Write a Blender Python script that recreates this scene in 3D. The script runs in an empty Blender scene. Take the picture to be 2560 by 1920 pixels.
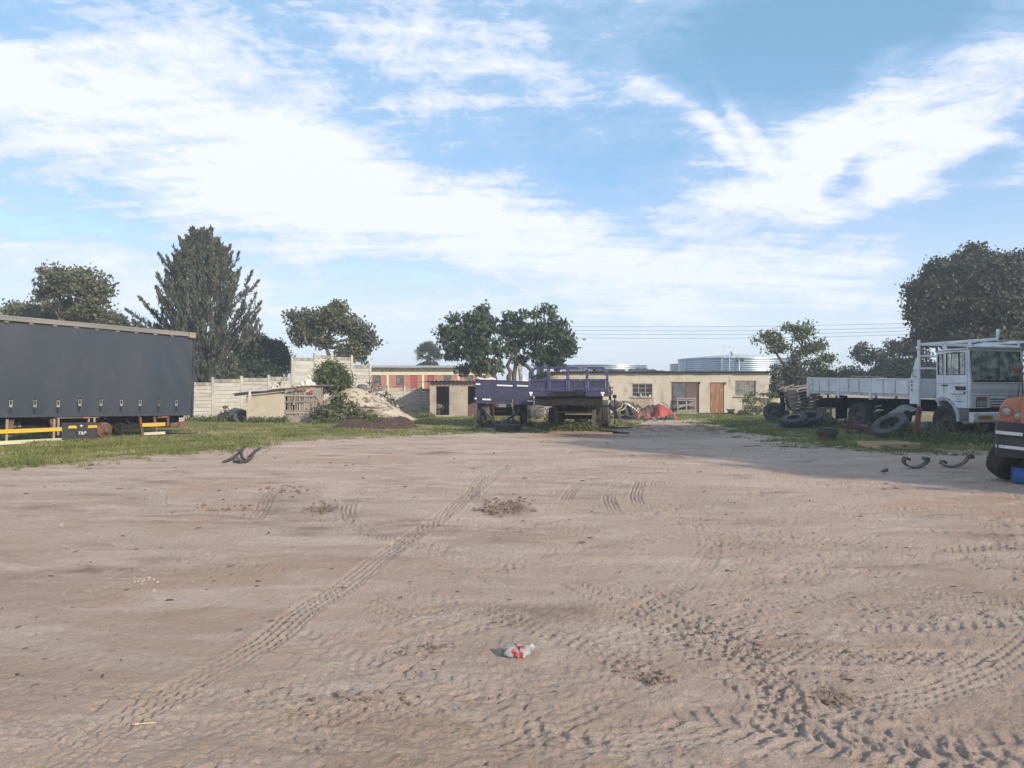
import bpy, math, random
import numpy as np
from mathutils import Vector, Matrix, Euler
PI = math.pi
C = bpy.context.scene.collection
SC = bpy.context.scene
# ------------------------------------------------------------------ camera
CH, FL, HZ = 1.7, 1850.0, 966.0        # eye height in metres, focal length and horizon row in photo pixels
cam_d = bpy.data.cameras.new('camera'); cam = bpy.data.objects.new('camera', cam_d); C.objects.link(cam)
cam_d.sensor_width = 36.0; cam_d.lens = 36.0 * FL / 2560.0
cam_d.clip_start = 0.1; cam_d.clip_end = 3000
cam.location = (0, 0, CH)
cam.rotation_euler = (PI / 2 + math.atan((HZ - 960) / FL), 0, 0)
SC.camera = cam
# ------------------------------------------------------------------ light and sky
SUN_EL = math.radians(23)
SUN_AZ = math.atan2(0.70, -0.71)       # clockwise from +Y
sdir = Vector((math.sin(SUN_AZ) * math.cos(SUN_EL), math.cos(SUN_AZ) * math.cos(SUN_EL), math.sin(SUN_EL)))
sun_d = bpy.data.lights.new('sun', 'SUN'); sun = bpy.data.objects.new('sun', sun_d); C.objects.link(sun)
sun_d.energy = 3.9; sun_d.angle = math.radians(1.2); sun_d.color = (1.0, 0.87, 0.70)
sun.rotation_euler = sdir.to_track_quat('Z', 'Y').to_euler()
sun.location = (30, -20, 30)
SC.view_settings.view_transform = 'Standard'; SC.view_settings.look = 'None'
SC.view_settings.exposure = 0.50; SC.view_settings.gamma = 1.0
SC.view_settings.use_curve_mapping = False

def make_world():
    w = bpy.data.worlds.new('World'); SC.world = w; w.use_nodes = True
    nt = w.node_tree; nt.nodes.clear(); N = nt.nodes; L = nt.links
    def nd(t, **k):
        n = N.new(t)
        for a, v in k.items(): setattr(n, a, v)
        return n
    def math_(op, a, b=None, clamp=False):
        n = nd('ShaderNodeMath', operation=op); n.use_clamp = clamp
        for i, v in enumerate((a, b)):
            if v is None: continue
            if isinstance(v, (int, float)): n.inputs[i].default_value = v
            else: L.new(v, n.inputs[i])
        return n.outputs[0]
    out = nd('ShaderNodeOutputWorld')
    sky = nd('ShaderNodeTexSky', sky_type='NISHITA'); sky.sun_disc = False
    sky.sun_elevation = SUN_EL; sky.sun_rotation = SUN_AZ; sky.air_density = 1.0; sky.dust_density = 0.6; sky.ozone_density = 2.2
    hs = nd('ShaderNodeHueSaturation'); hs.inputs['Hue'].default_value = 0.505; hs.inputs['Saturation'].default_value = 1.15; hs.inputs['Value'].default_value = 1.05
    L.new(sky.outputs[0], hs.inputs['Color'])
    HS = hs
    b1 = nd('ShaderNodeBackground'); b1.inputs[1].default_value = 0.142; L.new(hs.outputs[0], b1.inputs[0])
    tc = nd('ShaderNodeTexCoord'); sp = nd('ShaderNodeSeparateXYZ'); L.new(tc.outputs['Generated'], sp.inputs[0])
    az = math_('ARCTAN2', sp.outputs[0], sp.outputs[1]); el = math_('ARCSINE', sp.outputs[2])
    hm_ = nd('ShaderNodeMapRange'); L.new(el, hm_.inputs['Value']); hm_.inputs['From Min'].default_value = .05; hm_.inputs['From Max'].default_value = .45; hm_.inputs['To Min'].default_value = .515; hm_.inputs['To Max'].default_value = .478; L.new(hm_.outputs[0], HS.inputs['Hue'])
    cb = nd('ShaderNodeCombineXYZ'); L.new(az, cb.inputs[0]); L.new(el, cb.inputs[1])
    # cloud sheet coordinates: the view ray met with a plane high above
    zz = math_('ADD', math_('MAXIMUM', sp.outputs[2], 0.0), 0.16)
    pc = nd('ShaderNodeCombineXYZ'); L.new(math_('DIVIDE', sp.outputs[0], zz), pc.inputs[0]); L.new(math_('DIVIDE', sp.outputs[1], zz), pc.inputs[1])
    def noise(vec, scale, det, rough, rot=0, sx=1, sy=1, dist=0, loc=(0, 0, 0)):
        m = nd('ShaderNodeMapping'); m.inputs['Rotation'].default_value = (0, 0, rot); m.inputs['Scale'].default_value = (sx, sy, 1)
        m.inputs['Location'].default_value = loc
        L.new(vec, m.inputs[0]); n = nd('ShaderNodeTexNoise'); n.inputs['Scale'].default_value = scale
        n.inputs['Detail'].default_value = det; n.inputs['Roughness'].default_value = rough; n.inputs['Distortion'].default_value = dist
        L.new(m.outputs[0], n.inputs['Vector']); return n.outputs['Fac']
    # (x, y, rx, ry, angle, weight) of cloud banks and blue gaps, as directions
    blobs = [(250, 300, 560, 120, 18, .55), (760, 420, 430, 95, 20, .6), (1180, 540, 420, 80, 16, .6), (430, 180, 300, 90, 20, .25),
             (40, 160, 130, 55, 25, .5), (1080, 160, 300, 110, 10, .3), (300, 60, 420, 80, 8, .18), (1620, 590, 330, 70, 4, .42), (250, 610, 420, 60, 2, .30),
             (2010, 235, 270, 110, -18, .66), (1960, 400, 230, 50, -14, .5), (1500, 260, 230, 34, 42, .45), (1640, 300, 200, 28, 48, .42), (1560, 200, 130, 20, 60, .3), (1420, 220, 150, 26, 30, .3), (1450, 30, 150, 50, 0, .22), (1870, 550, 170, 26, -6, .35),
             (1700, 380, 190, 70, -30, .28), (2180, 400, 110, 30, -12, .30), (1480, 470, 230, 40, -6, .3),
             (1750, 40, 420, 120, -6, -.95), (2150, 330, 130, 70, -40, -.6), (1860, 385, 70, 34, -20, -.55), (1330, 390, 190, 110, 40, -.42), (1130, 290, 190, 60, 20, -.2),
             (60, 480, 300, 24, 4, -.30), (820, 590, 260, 20, 4, -.25), (2120, 500, 190, 60, -8, -.5), (1900, 480, 230, 26, -4, -.3), (700, 90, 160, 50, 20, -.15), (60, 15, 160, 60, 0, -.35), (1250, 60, 90, 80, 60, -.2),
             (450, 320, 150, 40, 25, -.18), (2150, 30, 200, 50, 0, -.3)]
    acc = None
    wn = nd('ShaderNodeTexNoise'); wn.inputs['Scale'].default_value = 5.0; wn.inputs['Detail'].default_value = 3; L.new(cb.outputs[0], wn.inputs['Vector'])
    wm = nd('ShaderNodeVectorMath', operation='MULTIPLY_ADD'); L.new(wn.outputs['Color'], wm.inputs[0]); wm.inputs[1].default_value = (.16, .10, 0); L.new(cb.outputs[0], wm.inputs[2])
    wo = nd('ShaderNodeVectorMath', operation='SUBTRACT'); L.new(wm.outputs[0], wo.inputs[0]); wo.inputs[1].default_value = (.08, .05, 0)
    for (x, y, rx, ry, ang, wt) in blobs:
        px, py = x * 1.1573, y * 1.1573
        a = math.atan((px - 1280) / FL); e = math.atan((HZ - py) / FL * math.cos(a))
        k = 1.1573 / FL * math.cos(a)
        m = nd('ShaderNodeMapping', vector_type='TEXTURE'); m.inputs['Location'].default_value = (a, e, 0)
        m.inputs['Rotation'].default_value = (0, 0, -math.radians(ang)); m.inputs['Scale'].default_value = (rx * k * 1.35, ry * k * 1.35, 1)
        L.new(wo.outputs[0], m.inputs[0])
        ln = nd('ShaderNodeVectorMath', operation='LENGTH'); L.new(m.outputs[0], ln.inputs[0])
        mr = nd('ShaderNodeMapRange', interpolation_type='SMOOTHSTEP'); L.new(ln.outputs['Value'], mr.inputs['Value'])
        mr.inputs['From Min'].default_value = 1.15; mr.inputs['From Max'].default_value = 0.15
        mr.inputs['To Min'].default_value = 0; mr.inputs['To Max'].default_value = wt
        acc = mr.outputs[0] if acc is None else math_('ADD', acc, mr.outputs[0])
    big = noise(pc.outputs[0], 0.9, 5, .55, rot=-.5, sx=.8, sy=1.5, dist=.6, loc=(3, 1, 0))
    streak = noise(pc.outputs[0], 2.2, 8, .62, rot=.9, sx=.45, sy=2.2, dist=.9)
    puff = noise(cb.outputs[0], 15, 7, .60, rot=.35, sx=.8, sy=1.7, dist=.6)
    fine = noise(cb.outputs[0], 44, 6, .62, rot=.35, sx=.7, sy=1.7, dist=.8)
    c = math_('ADD', math_('MULTIPLY', big, .9), math_('MULTIPLY', streak, 1.15))
    c = math_('ADD', c, math_('MULTIPLY', puff, .85)); c = math_('ADD', c, math_('MULTIPLY', fine, .60))
    c = math_('ADD', c, math_('MULTIPLY', acc, .62))
    c = math_('SUBTRACT', c, 1.72)
    fac = nd('ShaderNodeMapRange', interpolation_type='SMOOTHSTEP'); L.new(c, fac.inputs['Value'])
    fac.inputs['From Min'].default_value = -.56; fac.inputs['From Max'].default_value = .40; fac.inputs['To Min'].default_value = .21; fac.inputs['To Max'].default_value = .97
    cr = nd('ShaderNodeValToRGB'); L.new(c, cr.inputs[0])
    e = cr.color_ramp.elements; e[0].position = 0.0; e[0].color = (.36, .49, .70, 1); e[1].position = 0.42; e[1].color = (.70, .725, .735, 1)
    q = e.new(.12); q.color = (.50, .58, .73, 1)
    b2 = nd('ShaderNodeBackground'); L.new(cr.outputs[0], b2.inputs[0]); b2.inputs[1].default_value = 1.0
    mx = nd('ShaderNodeMixShader'); L.new(fac.outputs[0], mx.inputs[0]); L.new(b1.outputs[0], mx.inputs[1]); L.new(b2.outputs[0], mx.inputs[2])
    # pale band of haze low on the horizon
    hz = nd('ShaderNodeMapRange', interpolation_type='SMOOTHSTEP'); L.new(el, hz.inputs['Value'])
    hz.inputs['From Min'].default_value = 0.27; hz.inputs['From Max'].default_value = -0.02; hz.inputs['To Max'].default_value = .80
    b3 = nd('ShaderNodeBackground'); b3.inputs[0].default_value = (.63, .71, .80, 1); b3.inputs[1].default_value = 1.0
    mx2 = nd('ShaderNodeMixShader'); L.new(hz.outputs[0], mx2.inputs[0]); L.new(mx.outputs[0], mx2.inputs[1]); L.new(b3.outputs[0], mx2.inputs[2])
    L.new(mx2.outputs[0], out.inputs[0])
    w.cycles.sampling_method = 'MANUAL'; w.cycles.sample_map_resolution = 512
make_world()

# ------------------------------------------------------------------ helpers
def D(py): return CH * FL / (py - HZ)                       # distance of a ground point seen at a photo row
def gp(px, py, z=0.0):
    Y = D(py); return Vector(((px - 1280) / FL * Y, Y, z))
def pt(px, py, Y): return Vector(((px - 1280) / FL * Y, Y, CH + (HZ - py) / FL * Y))
def X_(px, Y): return (px - 1280) / FL * Y
def Z_(py, Y): return CH + (HZ - py) / FL * Y
RND = random.Random(7)

def col4(c): return (c[0], c[1], c[2], 1.0)
MATS = {}
def mat(name, col, rough=.8, metal=0.0, col2=None, nscale=3.0, lo=.45, hi=.65, bump=0.0, bscale=None, stretch=(1, 1, 1), rand=0.0, col3=None, n3=9.0, lo3=.6, hi3=.68, spec=.4, coat=0.0, detail=6):
    """Principled material; col2 and col3 are worn / stained colours mixed in by noise in the object's own space."""
    if name in MATS: return MATS[name]
    m = bpy.data.materials.new(name); m.use_nodes = True; nt = m.node_tree; N = nt.nodes; L = nt.links
    b = N['Principled BSDF']; b.inputs['Roughness'].default_value = rough; b.inputs['Metallic'].default_value = metal
    b.inputs['Specular IOR Level'].default_value = spec; b.inputs['Coat Weight'].default_value = coat
    tc = N.new('ShaderNodeTexCoord'); mp = N.new('ShaderNodeMapping'); mp.inputs['Scale'].default_value = stretch
    L.new(tc.outputs['Object'], mp.inputs[0])
    oi = N.new('ShaderNodeObjectInfo'); va = N.new('ShaderNodeVectorMath'); va.operation = 'MULTIPLY_ADD'
    va.inputs[1].default_value = (1, 1, 1)
    L.new(mp.outputs[0], va.inputs[0]); cbx = N.new('ShaderNodeCombineXYZ')
    mm = N.new('ShaderNodeMath'); mm.operation = 'MULTIPLY'; mm.inputs[1].default_value = 37.0; L.new(oi.outputs['Random'], mm.inputs[0])
    for i in range(3): L.new(mm.outputs[0], cbx.inputs[i])
    L.new(cbx.outputs[0], va.inputs[2]); V = va.outputs[0]
    cur = None
    def nz(s, d=detail, r=.6):
        n = N.new('ShaderNodeTexNoise'); n.inputs['Scale'].default_value = s; n.inputs['Detail'].default_value = d; n.inputs['Roughness'].default_value = r
        L.new(V, n.inputs['Vector']); return n.outputs['Fac']
    def mixin(cur, c2, s, lo, hi):
        r = N.new('ShaderNodeMapRange'); L.new(nz(s), r.inputs['Value']); r.inputs['From Min'].default_value = lo; r.inputs['From Max'].default_value = hi
        mx = N.new('ShaderNodeMix'); mx.data_type = 'RGBA'; L.new(r.outputs[0], mx.inputs['Factor'])
        if isinstance(cur, tuple): mx.inputs['A'].default_value = col4(cur)
        else: L.new(cur, mx.inputs['A'])
        mx.inputs['B'].default_value = col4(c2); return mx.outputs['Result']
    cur = tuple(col)
    if col2 is None: col2 = tuple(x * .8 for x in col)
    cur = mixin(cur, col2, nscale, lo, hi)
    if col3 is not None: cur = mixin(cur, col3, n3, lo3, hi3)
    if rand > 0:
        h = N.new('ShaderNodeHueSaturation'); L.new(cur, h.inputs['Color'])
        r = N.new('ShaderNodeMapRange'); L.new(oi.outputs['Random'], r.inputs['Value']); r.inputs['To Min'].default_value = 1 - rand; r.inputs['To Max'].default_value = 1 + rand
        L.new(r.outputs[0], h.inputs['Value']); cur = h.outputs[0]
    L.new(cur, b.inputs['Base Color'])
    if bump > 0:
        bp = N.new('ShaderNodeBump'); bp.inputs['Strength'].default_value = 1.0; bp.inputs['Distance'].default_value = bump
        L.new(nz(bscale or nscale * 6, 8, .65), bp.inputs['Height']); L.new(bp.outputs[0], b.inputs['Normal'])
    MATS[name] = m; return m

class MB:
    def __init__(s): s.v = []; s.f = []; s.sm = []
    def add(s, vs, fs, M=None, smooth=False):
        o = len(s.v)
        if M is not None: vs = [M @ Vector(p) for p in vs]
        s.v += [tuple(p) for p in vs]; s.f += [tuple(i + o for i in f) for f in fs]; s.sm += [smooth] * len(fs); return s
    def box(s, c, d, R=None, taper=1.0):
        x, y, z = d[0] / 2, d[1] / 2, d[2] / 2; t = taper
        vs = [(-x, -y, -z), (x, -y, -z), (x, y, -z), (-x, y, -z), (-x * t, -y * t, z), (x * t, -y * t, z), (x * t, y * t, z), (-x * t, y * t, z)]
        M = Matrix.Translation(Vector(c))
        if R is not None: M = M @ (Euler(R).to_matrix().to_4x4() if not isinstance(R, Matrix) else R)
        return s.add(vs, [(3, 2, 1, 0), (4, 5, 6, 7), (0, 1, 5, 4), (1, 2, 6, 5), (2, 3, 7, 6), (3, 0, 4, 7)], M)
    def b2(s, x0, x1, y0, y1, z0, z1): return s.box(((x0 + x1) / 2, (y0 + y1) / 2, (z0 + z1) / 2), (abs(x1 - x0), abs(y1 - y0), abs(z1 - z0)))
    def bar(s, p, q, w, h=None, up=(0, 0, 1)):
        p, q = Vector(p), Vector(q); h = h or w; d = q - p; l = d.length
        if l < 1e-6: return s
        d.normalize(); u = Vector(up)
        if abs(d.dot(u)) > .98: u = Vector((0, 1, 0))
        x = d.cross(u).normalized(); z = x.cross(d).normalized()
        M = Matrix((x, d, z)).transposed().to_4x4(); M.translation = (p + q) / 2
        vs = [(a * w / 2, b * l / 2, c * h / 2) for c in (-1, 1) for b in (-1, 1) for a in (-1, 1)]
        return s.add(vs, [(0, 2, 3, 1), (4, 5, 7, 6), (0, 1, 5, 4), (2, 6, 7, 3), (0, 4, 6, 2), (1, 3, 7, 5)], M)
    def tube(s, pts, r, n=8, cap=True, smooth=True):
        pts = [Vector(p) for p in pts]; k = len(pts); R = r if isinstance(r, (list, tuple)) else [r] * k
        o = len(s.v); prev = None
        for i, p in enumerate(pts):
            d = (pts[min(i + 1, k - 1)] - pts[max(i - 1, 0)])
            d = d.normalized() if d.length > 1e-9 else Vector((0, 0, 1))
            if prev is None:
                u = Vector((0, 0, 1)) if abs(d.z) < .9 else Vector((1, 0, 0)); x = d.cross(u).normalized()
            else:
                x = (prev - d * prev.dot(d)); x = x.normalized() if x.length > 1e-6 else d.orthogonal().normalized()
            prev = x; y = d.cross(x)
            for j in range(n):
                a = 2 * PI * j / n; s.v.append(tuple(p + (x * math.cos(a) + y * math.sin(a)) * R[i]))
        for i in range(k - 1):
            for j in range(n):
                a = o + i * n + j; b = o + i * n + (j + 1) % n
                s.f.append((a, b, b + n, a + n)); s.sm.append(smooth)
        if cap:
            s.f.append(tuple(o + j for j in range(n))[::-1]); s.f.append(tuple(o + (k - 1) * n + j for j in range(n))); s.sm += [False, False]
        return s
    def lathe(s, prof, n=24, M=None, smooth=True, cap=False, a0=0, a1=2 * PI):
        full = abs(a1 - a0 - 2 * PI) < 1e-6; m = n if full else n + 1
        vs = []; fs = []
        for r, z in prof:
            for j in range(m):
                a = a0 + (a1 - a0) * j / n; vs.append((r * math.cos(a), r * math.sin(a), z))
        for i in range(len(prof) - 1):
            for j in range(n):
                a = i * m + j; b = i * m + (j + 1) % m; fs.append((a, b, b + m, a + m))
        s.add(vs, fs, M, smooth)
        if cap:
            k = len(prof); s.add(vs[:m], [tuple(range(m))[::-1]], M); s.add(vs[(k - 1) * m:k * m], [tuple(range(m))], M)
        return s
    def prism(s, poly, t, M=None):
        """poly in local xz, thickness t along +y"""
        n = len(poly); vs = [(x, 0, z) for x, z in poly] + [(x, t, z) for x, z in poly]
        fs = [tuple(range(n)), tuple(range(n, 2 * n))[::-1]] + [((i + 1) % n, i, i + n, (i + 1) % n + n) for i in range(n)]
        return s.add(vs, fs, M)
    def grid(s, fn, nu, nv, smooth=True):
        vs = [fn(i / nu, j / nv) for j in range(nv + 1) for i in range(nu + 1)]
        fs = [(j * (nu + 1) + i, j * (nu + 1) + i + 1, (j + 1) * (nu + 1) + i + 1, (j + 1) * (nu + 1) + i) for j in range(nv) for i in range(nu)]
        return s.add(vs, fs, None, smooth)
    def mesh(s, name, off=None):
        me = bpy.data.meshes.new(name)
        v = s.v if off is None else [(p[0] - off[0], p[1] - off[1], p[2] - off[2]) for p in s.v]
        me.from_pydata(v, [], s.f); me.polygons.foreach_set('use_smooth', s.sm); me.update(); return me

def part(name, mb, m, parent=None, world=False, bev=0.0, loc=None, rot=None, kind=None, label=None):
    """ONE mesh object under parent; world=True: vertices are given in world space (parent not rotated)."""
    off = parent.location if (world and parent is not None) else None
    if world and parent is not None and parent.parent is not None: off = parent.location + parent.parent.location
    me = mb.mesh(name, off) if isinstance(mb, MB) else mb
    o = bpy.data.objects.new(name, me); C.objects.link(o)
    if not me.materials: me.materials.append(m)
    if parent is not None: o.parent = parent
    if loc is not None: o.location = loc
    if rot is not None: o.rotation_euler = rot
    if bev > 0:
        b = o.modifiers.new('bevel', 'BEVEL'); b.width = bev; b.segments = 2; b.limit_method = 'ANGLE'; b.harden_normals = False
    if kind: o['kind'] = kind
    if label: o['label'] = label
    return o
def tag(o, label, cat, group=None):
    o['label'] = label; o['category'] = cat
    if group: o['group'] = group
    return o
def thing(name, label, cat, loc=(0, 0, 0), rotz=0.0, group=None, rot=None):
    o = bpy.data.objects.new(name, None); C.objects.link(o); o.empty_display_size = .3
    o.location = loc; o.rotation_euler = rot if rot is not None else (0, 0, rotz); return tag(o, label, cat, group)
def solo(name, label, cat, mb, m, base, group=None, bev=0, kind=None):
    """a thing that is one mesh given in world space, with its origin at base"""
    o = bpy.data.objects.new(name, mb.mesh(name, base)); C.objects.link(o); o.location = base; o.data.materials.append(m)
    if bev:
        b = o.modifiers.new('bevel', 'BEVEL'); b.width = bev; b.segments = 2; b.limit_method = 'ANGLE'
    if kind: o['kind'] = kind
    return tag(o, label, cat, group)
def dup(root, loc, rot, label=None, group=None):
    r = root.copy(); C.objects.link(r); r.location = loc; r.rotation_euler = rot
    if label: r['label'] = label
    if group: r['group'] = group
    for ch in list(root.children):
        c = ch.copy(); C.objects.link(c); c.parent = r
        for g in list(ch.children):
            d = g.copy(); C.objects.link(d); d.parent = c
    return r
def text_mesh(txt, size, depth=.002, font_shear=0):
    cu = bpy.data.curves.new('lettering', 'FONT'); cu.body = txt; cu.size = size; cu.extrude = depth; cu.align_x = 'CENTER'; cu.align_y = 'CENTER'; cu.shear = font_shear; cu.resolution_u = 3
    o = bpy.data.objects.new('lettering', cu); C.objects.link(o); dg = bpy.context.evaluated_depsgraph_get()
    me = bpy.data.meshes.new_from_object(o.evaluated_get(dg)); bpy.data.objects.remove(o); me.name = 'lettering'; return me

# ------------------------------------------------------------------ noise for numpy
def _hash(ix, iy, seed):
    h = (ix.astype(np.int64) * 374761393 + iy.astype(np.int64) * 668265263 + seed * 974711) & 0x7fffffff
    h = ((h ^ (h >> 13)) * 1274126177) & 0x7fffffff
    return ((h ^ (h >> 16)) & 0xffff) / 65535.0
def vnoise(x, y, seed=0):
    ix = np.floor(x); iy = np.floor(y); fx = x - ix; fy = y - iy
    fx = fx * fx * (3 - 2 * fx); fy = fy * fy * (3 - 2 * fy)
    a = _hash(ix, iy, seed); b = _hash(ix + 1, iy, seed); c = _hash(ix, iy + 1, seed); d = _hash(ix + 1, iy + 1, seed)
    return (a * (1 - fx) + b * fx) * (1 - fy) + (c * (1 - fx) + d * fx) * fy
def fbm(x, y, oct=4, seed=0, g=.5):
    r = np.zeros_like(x); a = 1.0; t = 0
    for k in range(oct):
        r += a * vnoise(x * 2 ** k + 17.3 * k, y * 2 ** k - 9.1 * k, seed + k); t += a; a *= g
    return r / t
def npmesh(name, V, F, k=4):
    me = bpy.data.meshes.new(name); n = len(F)
    me.vertices.add(len(V)); me.vertices.foreach_set('co', np.asarray(V, dtype=np.float32).ravel())
    me.loops.add(n * k); me.loops.foreach_set('vertex_index', np.asarray(F, dtype=np.int32).ravel())
    me.polygons.add(n); me.polygons.foreach_set('loop_start', np.arange(0, n * k, k, dtype=np.int32))
    me.update(calc_edges=True); return me
# ------------------------------------------------------------------ the ground: one sheet to the horizon
def poly_mask(x, y, poly):
    inside = np.zeros(x.shape, bool); n = len(poly)
    for i in range(n):
        x1, y1 = poly[i]; x2, y2 = poly[(i + 1) % n]
        if y1 == y2: continue
        c = ((y1 > y) != (y2 > y)) & (x < (x2 - x1) * (y - y1) / (y2 - y1) + x1)
        inside ^= c
    return inside
def G2(px, py): p = gp(px, py); return (p.x, p.y)
GRASS_L = [(-60, 12.0), (-16, 12.2)] + [G2(*q) for q in [(-200, 1192), (0, 1168), (120, 1158), (270, 1160), (300, 1146), (420, 1136), (560, 1122), (690, 1106), (830, 1098), (980, 1090), (1150, 1083), (1240, 1079), (1330, 1078), (1500, 1076), (1535, 1068), (1555, 1053), (1690, 1047)]] + [(9.6, 46), (9.6, 140), (-120, 140), (-120, 12)]
GRASS_R = [G2(*q) for q in [(1700, 1040), (1760, 1056), (1830, 1069), (1905, 1080), (1950, 1095), (2050, 1118), (2180, 1128), (2330, 1131), (2450, 1128), (2560, 1126), (2700, 1124)]] + [(60, 19), (60, 140), (9.6, 140), (9.6, 44)]
def grass_cover(x, y):
    wx = x + (fbm(x * .8, y * .8, 3, 5) - .5) * 1.6 + (fbm(x * 3, y * 3, 2, 8) - .5) * .6; wy = y + (fbm(x * .8, y * .8, 3, 11) - .5) * 1.2 + (fbm(x * 3, y * 3, 2, 13) - .5) * .6
    g = np.zeros_like(wx); k = 0
    sc = np.clip(y / 24, .5, 1.6)
    for dx, dy in ((0, 0), (.5, .3), (-.5, .35), (.1, -.7), (-.15, .75), (1.0, -.3), (-.95, -.35), (.3, 1.3), (-.3, -1.3)):
        g += (poly_mask(wx + dx * sc, wy + dy * sc, GRASS_L) | poly_mask(wx + dx * sc, wy + dy * sc, GRASS_R)); k += 1
    g = g / k; n = fbm(x * 2.2, y * 2.2, 4, 15, .6)
    return np.clip((g - .5) * 1.1 + (n - .5) * 2.2 + .62, 0, 1) * (g > 0)

def spline(pts, step=.04):
    P = [np.array(p, float) for p in pts]; out = []
    for i in range(len(P) - 1):
        p0 = P[max(i - 1, 0)]; p1 = P[i]; p2 = P[i + 1]; p3 = P[min(i + 2, len(P) - 1)]
        n = max(2, int(np.linalg.norm(p2 - p1) / step))
        for t in np.linspace(0, 1, n, endpoint=False):
            out.append(.5 * ((2 * p1) + (-p0 + p2) * t + (2 * p0 - 5 * p1 + 4 * p2 - p3) * t * t + (-p0 + 3 * p1 - 3 * p2 + p3) * t ** 3))
    out.append(P[-1]); return np.array(out)
# tyre tracks: centre line in photo pixels, width in metres, tread pattern, depth
TR = [
 ([(60, 1990), (231, 1854), (405, 1744), (521, 1684), (665, 1600), (752, 1530), (868, 1461), (949, 1397), (1007, 1357), (1099, 1293), (1157, 1247), (1227, 1195), (1290, 1160)], .26, 'rib', .020),
 ([(905, 1215), (885, 1240), (868, 1265), (872, 1295), (905, 1322), (960, 1345), (1100, 1374), (1273, 1396), (1500, 1412), (1800, 1420)], .24, 'rib', .018),
 ([(860, 1225), (835, 1262), (838, 1300), (880, 1336), (960, 1366), (1100, 1392), (1280, 1420), (1480, 1440)], .24, 'lug', .014),
 ([(690, 1215), (668, 1240), (650, 1275), (632, 1300)], .24, 'rib', .020),
 ([(560, 1330), (650, 1290), (740, 1262), (840, 1240), (960, 1218), (1100, 1180), (1180, 1150)], .24, 'rib', .012),
 ([(1545, 1176), (1453, 1206), (1413, 1247), (1400, 1290)], .22, 'line', .012),
 ([(1545, 1205), (1520, 1240), (1534, 1281)], .22, 'line', .015), ([(1600, 1200), (1587, 1240), (1604, 1276)], .22, 'line', .015),
 ([(1240, 1160), (1200, 1195), (1180, 1230), (1210, 1262)], .22, 'rib', .016),
 ([(1400, 1440), (1511, 1501), (1627, 1565), (1754, 1640), (1858, 1710), (2000, 1790), (2200, 1900)], .26, 'rib2', .020),
 ([(1550, 1450), (1650, 1501), (1772, 1565), (1859, 1623), (1974, 1686), (2119, 1762), (2300, 1850), (2500, 1950)], .26, 'rib2', .018),
 ([(900, 1780), (1100, 1806), (1280, 1833), (1440, 1858), (1600, 1884), (1780, 1915), (2000, 1950)], .30, 'lug', .030),
 ([(1560, 1770), (1743, 1800), (1916, 1831), (2090, 1862), (2280, 1885), (2560, 1915), (2700, 1925)], .30, 'lug', .032),
 ([(1640, 1560), (1801, 1546), (1974, 1559), (2148, 1562), (2380, 1556), (2600, 1540)], .28, 'lug', .024),
 ([(1180, 1300), (1315, 1302), (1480, 1312), (1685, 1316), (1900, 1340), (2200, 1362), (2560, 1376)], .24, 'blk', .012),
 ([(1500, 1408), (1700, 1418), (1900, 1424), (2100, 1422)], .24, 'blk', .014),
 ([(680, 1560), (752, 1588), (868, 1640), (984, 1681), (1157, 1715), (1280, 1750), (1450, 1790), (1700, 1860)], .28, 'lug', .020),
 ([(560, 1700), (700, 1740), (839, 1765), (984, 1796), (1150, 1850), (1300, 1910)], .28, 'lug', .017),
 ([(900, 1490), (984, 1530), (1070, 1582), (1157, 1634), (1280, 1700), (1420, 1760)], .24, 'blk', .016),
 ([(1180, 1500), (1300, 1556), (1454, 1611), (1627, 1687), (1700, 1720)], .26, 'blk', .018),
 ([(940, 1462), (1000, 1484), (1099, 1496), (1200, 1500)], .22, 'blk', .014),
 ([(781, 1536), (984, 1528), (1150, 1512), (1280, 1501), (1450, 1500)], .26, 'net', .008),
 ([(1160, 1440), (1250, 1480), (1340, 1530), (1500, 1600)], .22, 'blk', .014),
 ([(1700, 1480), (1900, 1500), (2150, 1530), (2400, 1600), (2600, 1660)], .30, 'blk', .017),
 ([(1900, 1480), (2100, 1500), (2350, 1545), (2600, 1600)], .28, 'blk', .015),
 ([(2000, 1640), (2200, 1680), (2400, 1720), (2600, 1740)], .26, 'lug', .015),
 ([(1350, 1350), (1600, 1372), (1900, 1378), (2200, 1390), (2560, 1420)], .22, 'blk', .010),
 ([(1850, 1700), (2000, 1760), (2200, 1800), (2400, 1830), (2600, 1850)], .28, 'lug', .022),
 ([(2050, 1880), (2200, 1850), (2400, 1835), (2600, 1800)], .28, 'lug', .020),
 ([(380, 1290), (330, 1250), (300, 1210)], .24, 'line', .012), ([(400, 1225), (395, 1260), (425, 1285)], .24, 'rib', .014),
 ([(1100, 1620), (1250, 1590), (1400, 1570), (1600, 1560)], .26, 'lug', .014),
 ([(700, 1880), (900, 1840), (1100, 1870), (1300, 1960)], .28, 'net', .014),
 ([(1380, 1640), (1330, 1700), (1180, 1780), (1000, 1850), (700, 1960)], .26, 'lug', .014),
 ([(1650, 1620), (1900, 1640), (2200, 1640), (2560, 1650)], .28, 'net', .012),
 ([(1250, 1560), (1500, 1540), (1750, 1590), (1900, 1680), (1950, 1760), (1900, 1860)], .26, 'net', .012),
 ([(0, 1240), (200, 1225), (450, 1235), (700, 1200), (1000, 1160)], .3, 'net', .006),
 ([(0, 1400), (300, 1370), (600, 1330), (900, 1330)], .35, 'net', .006),
]
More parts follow.
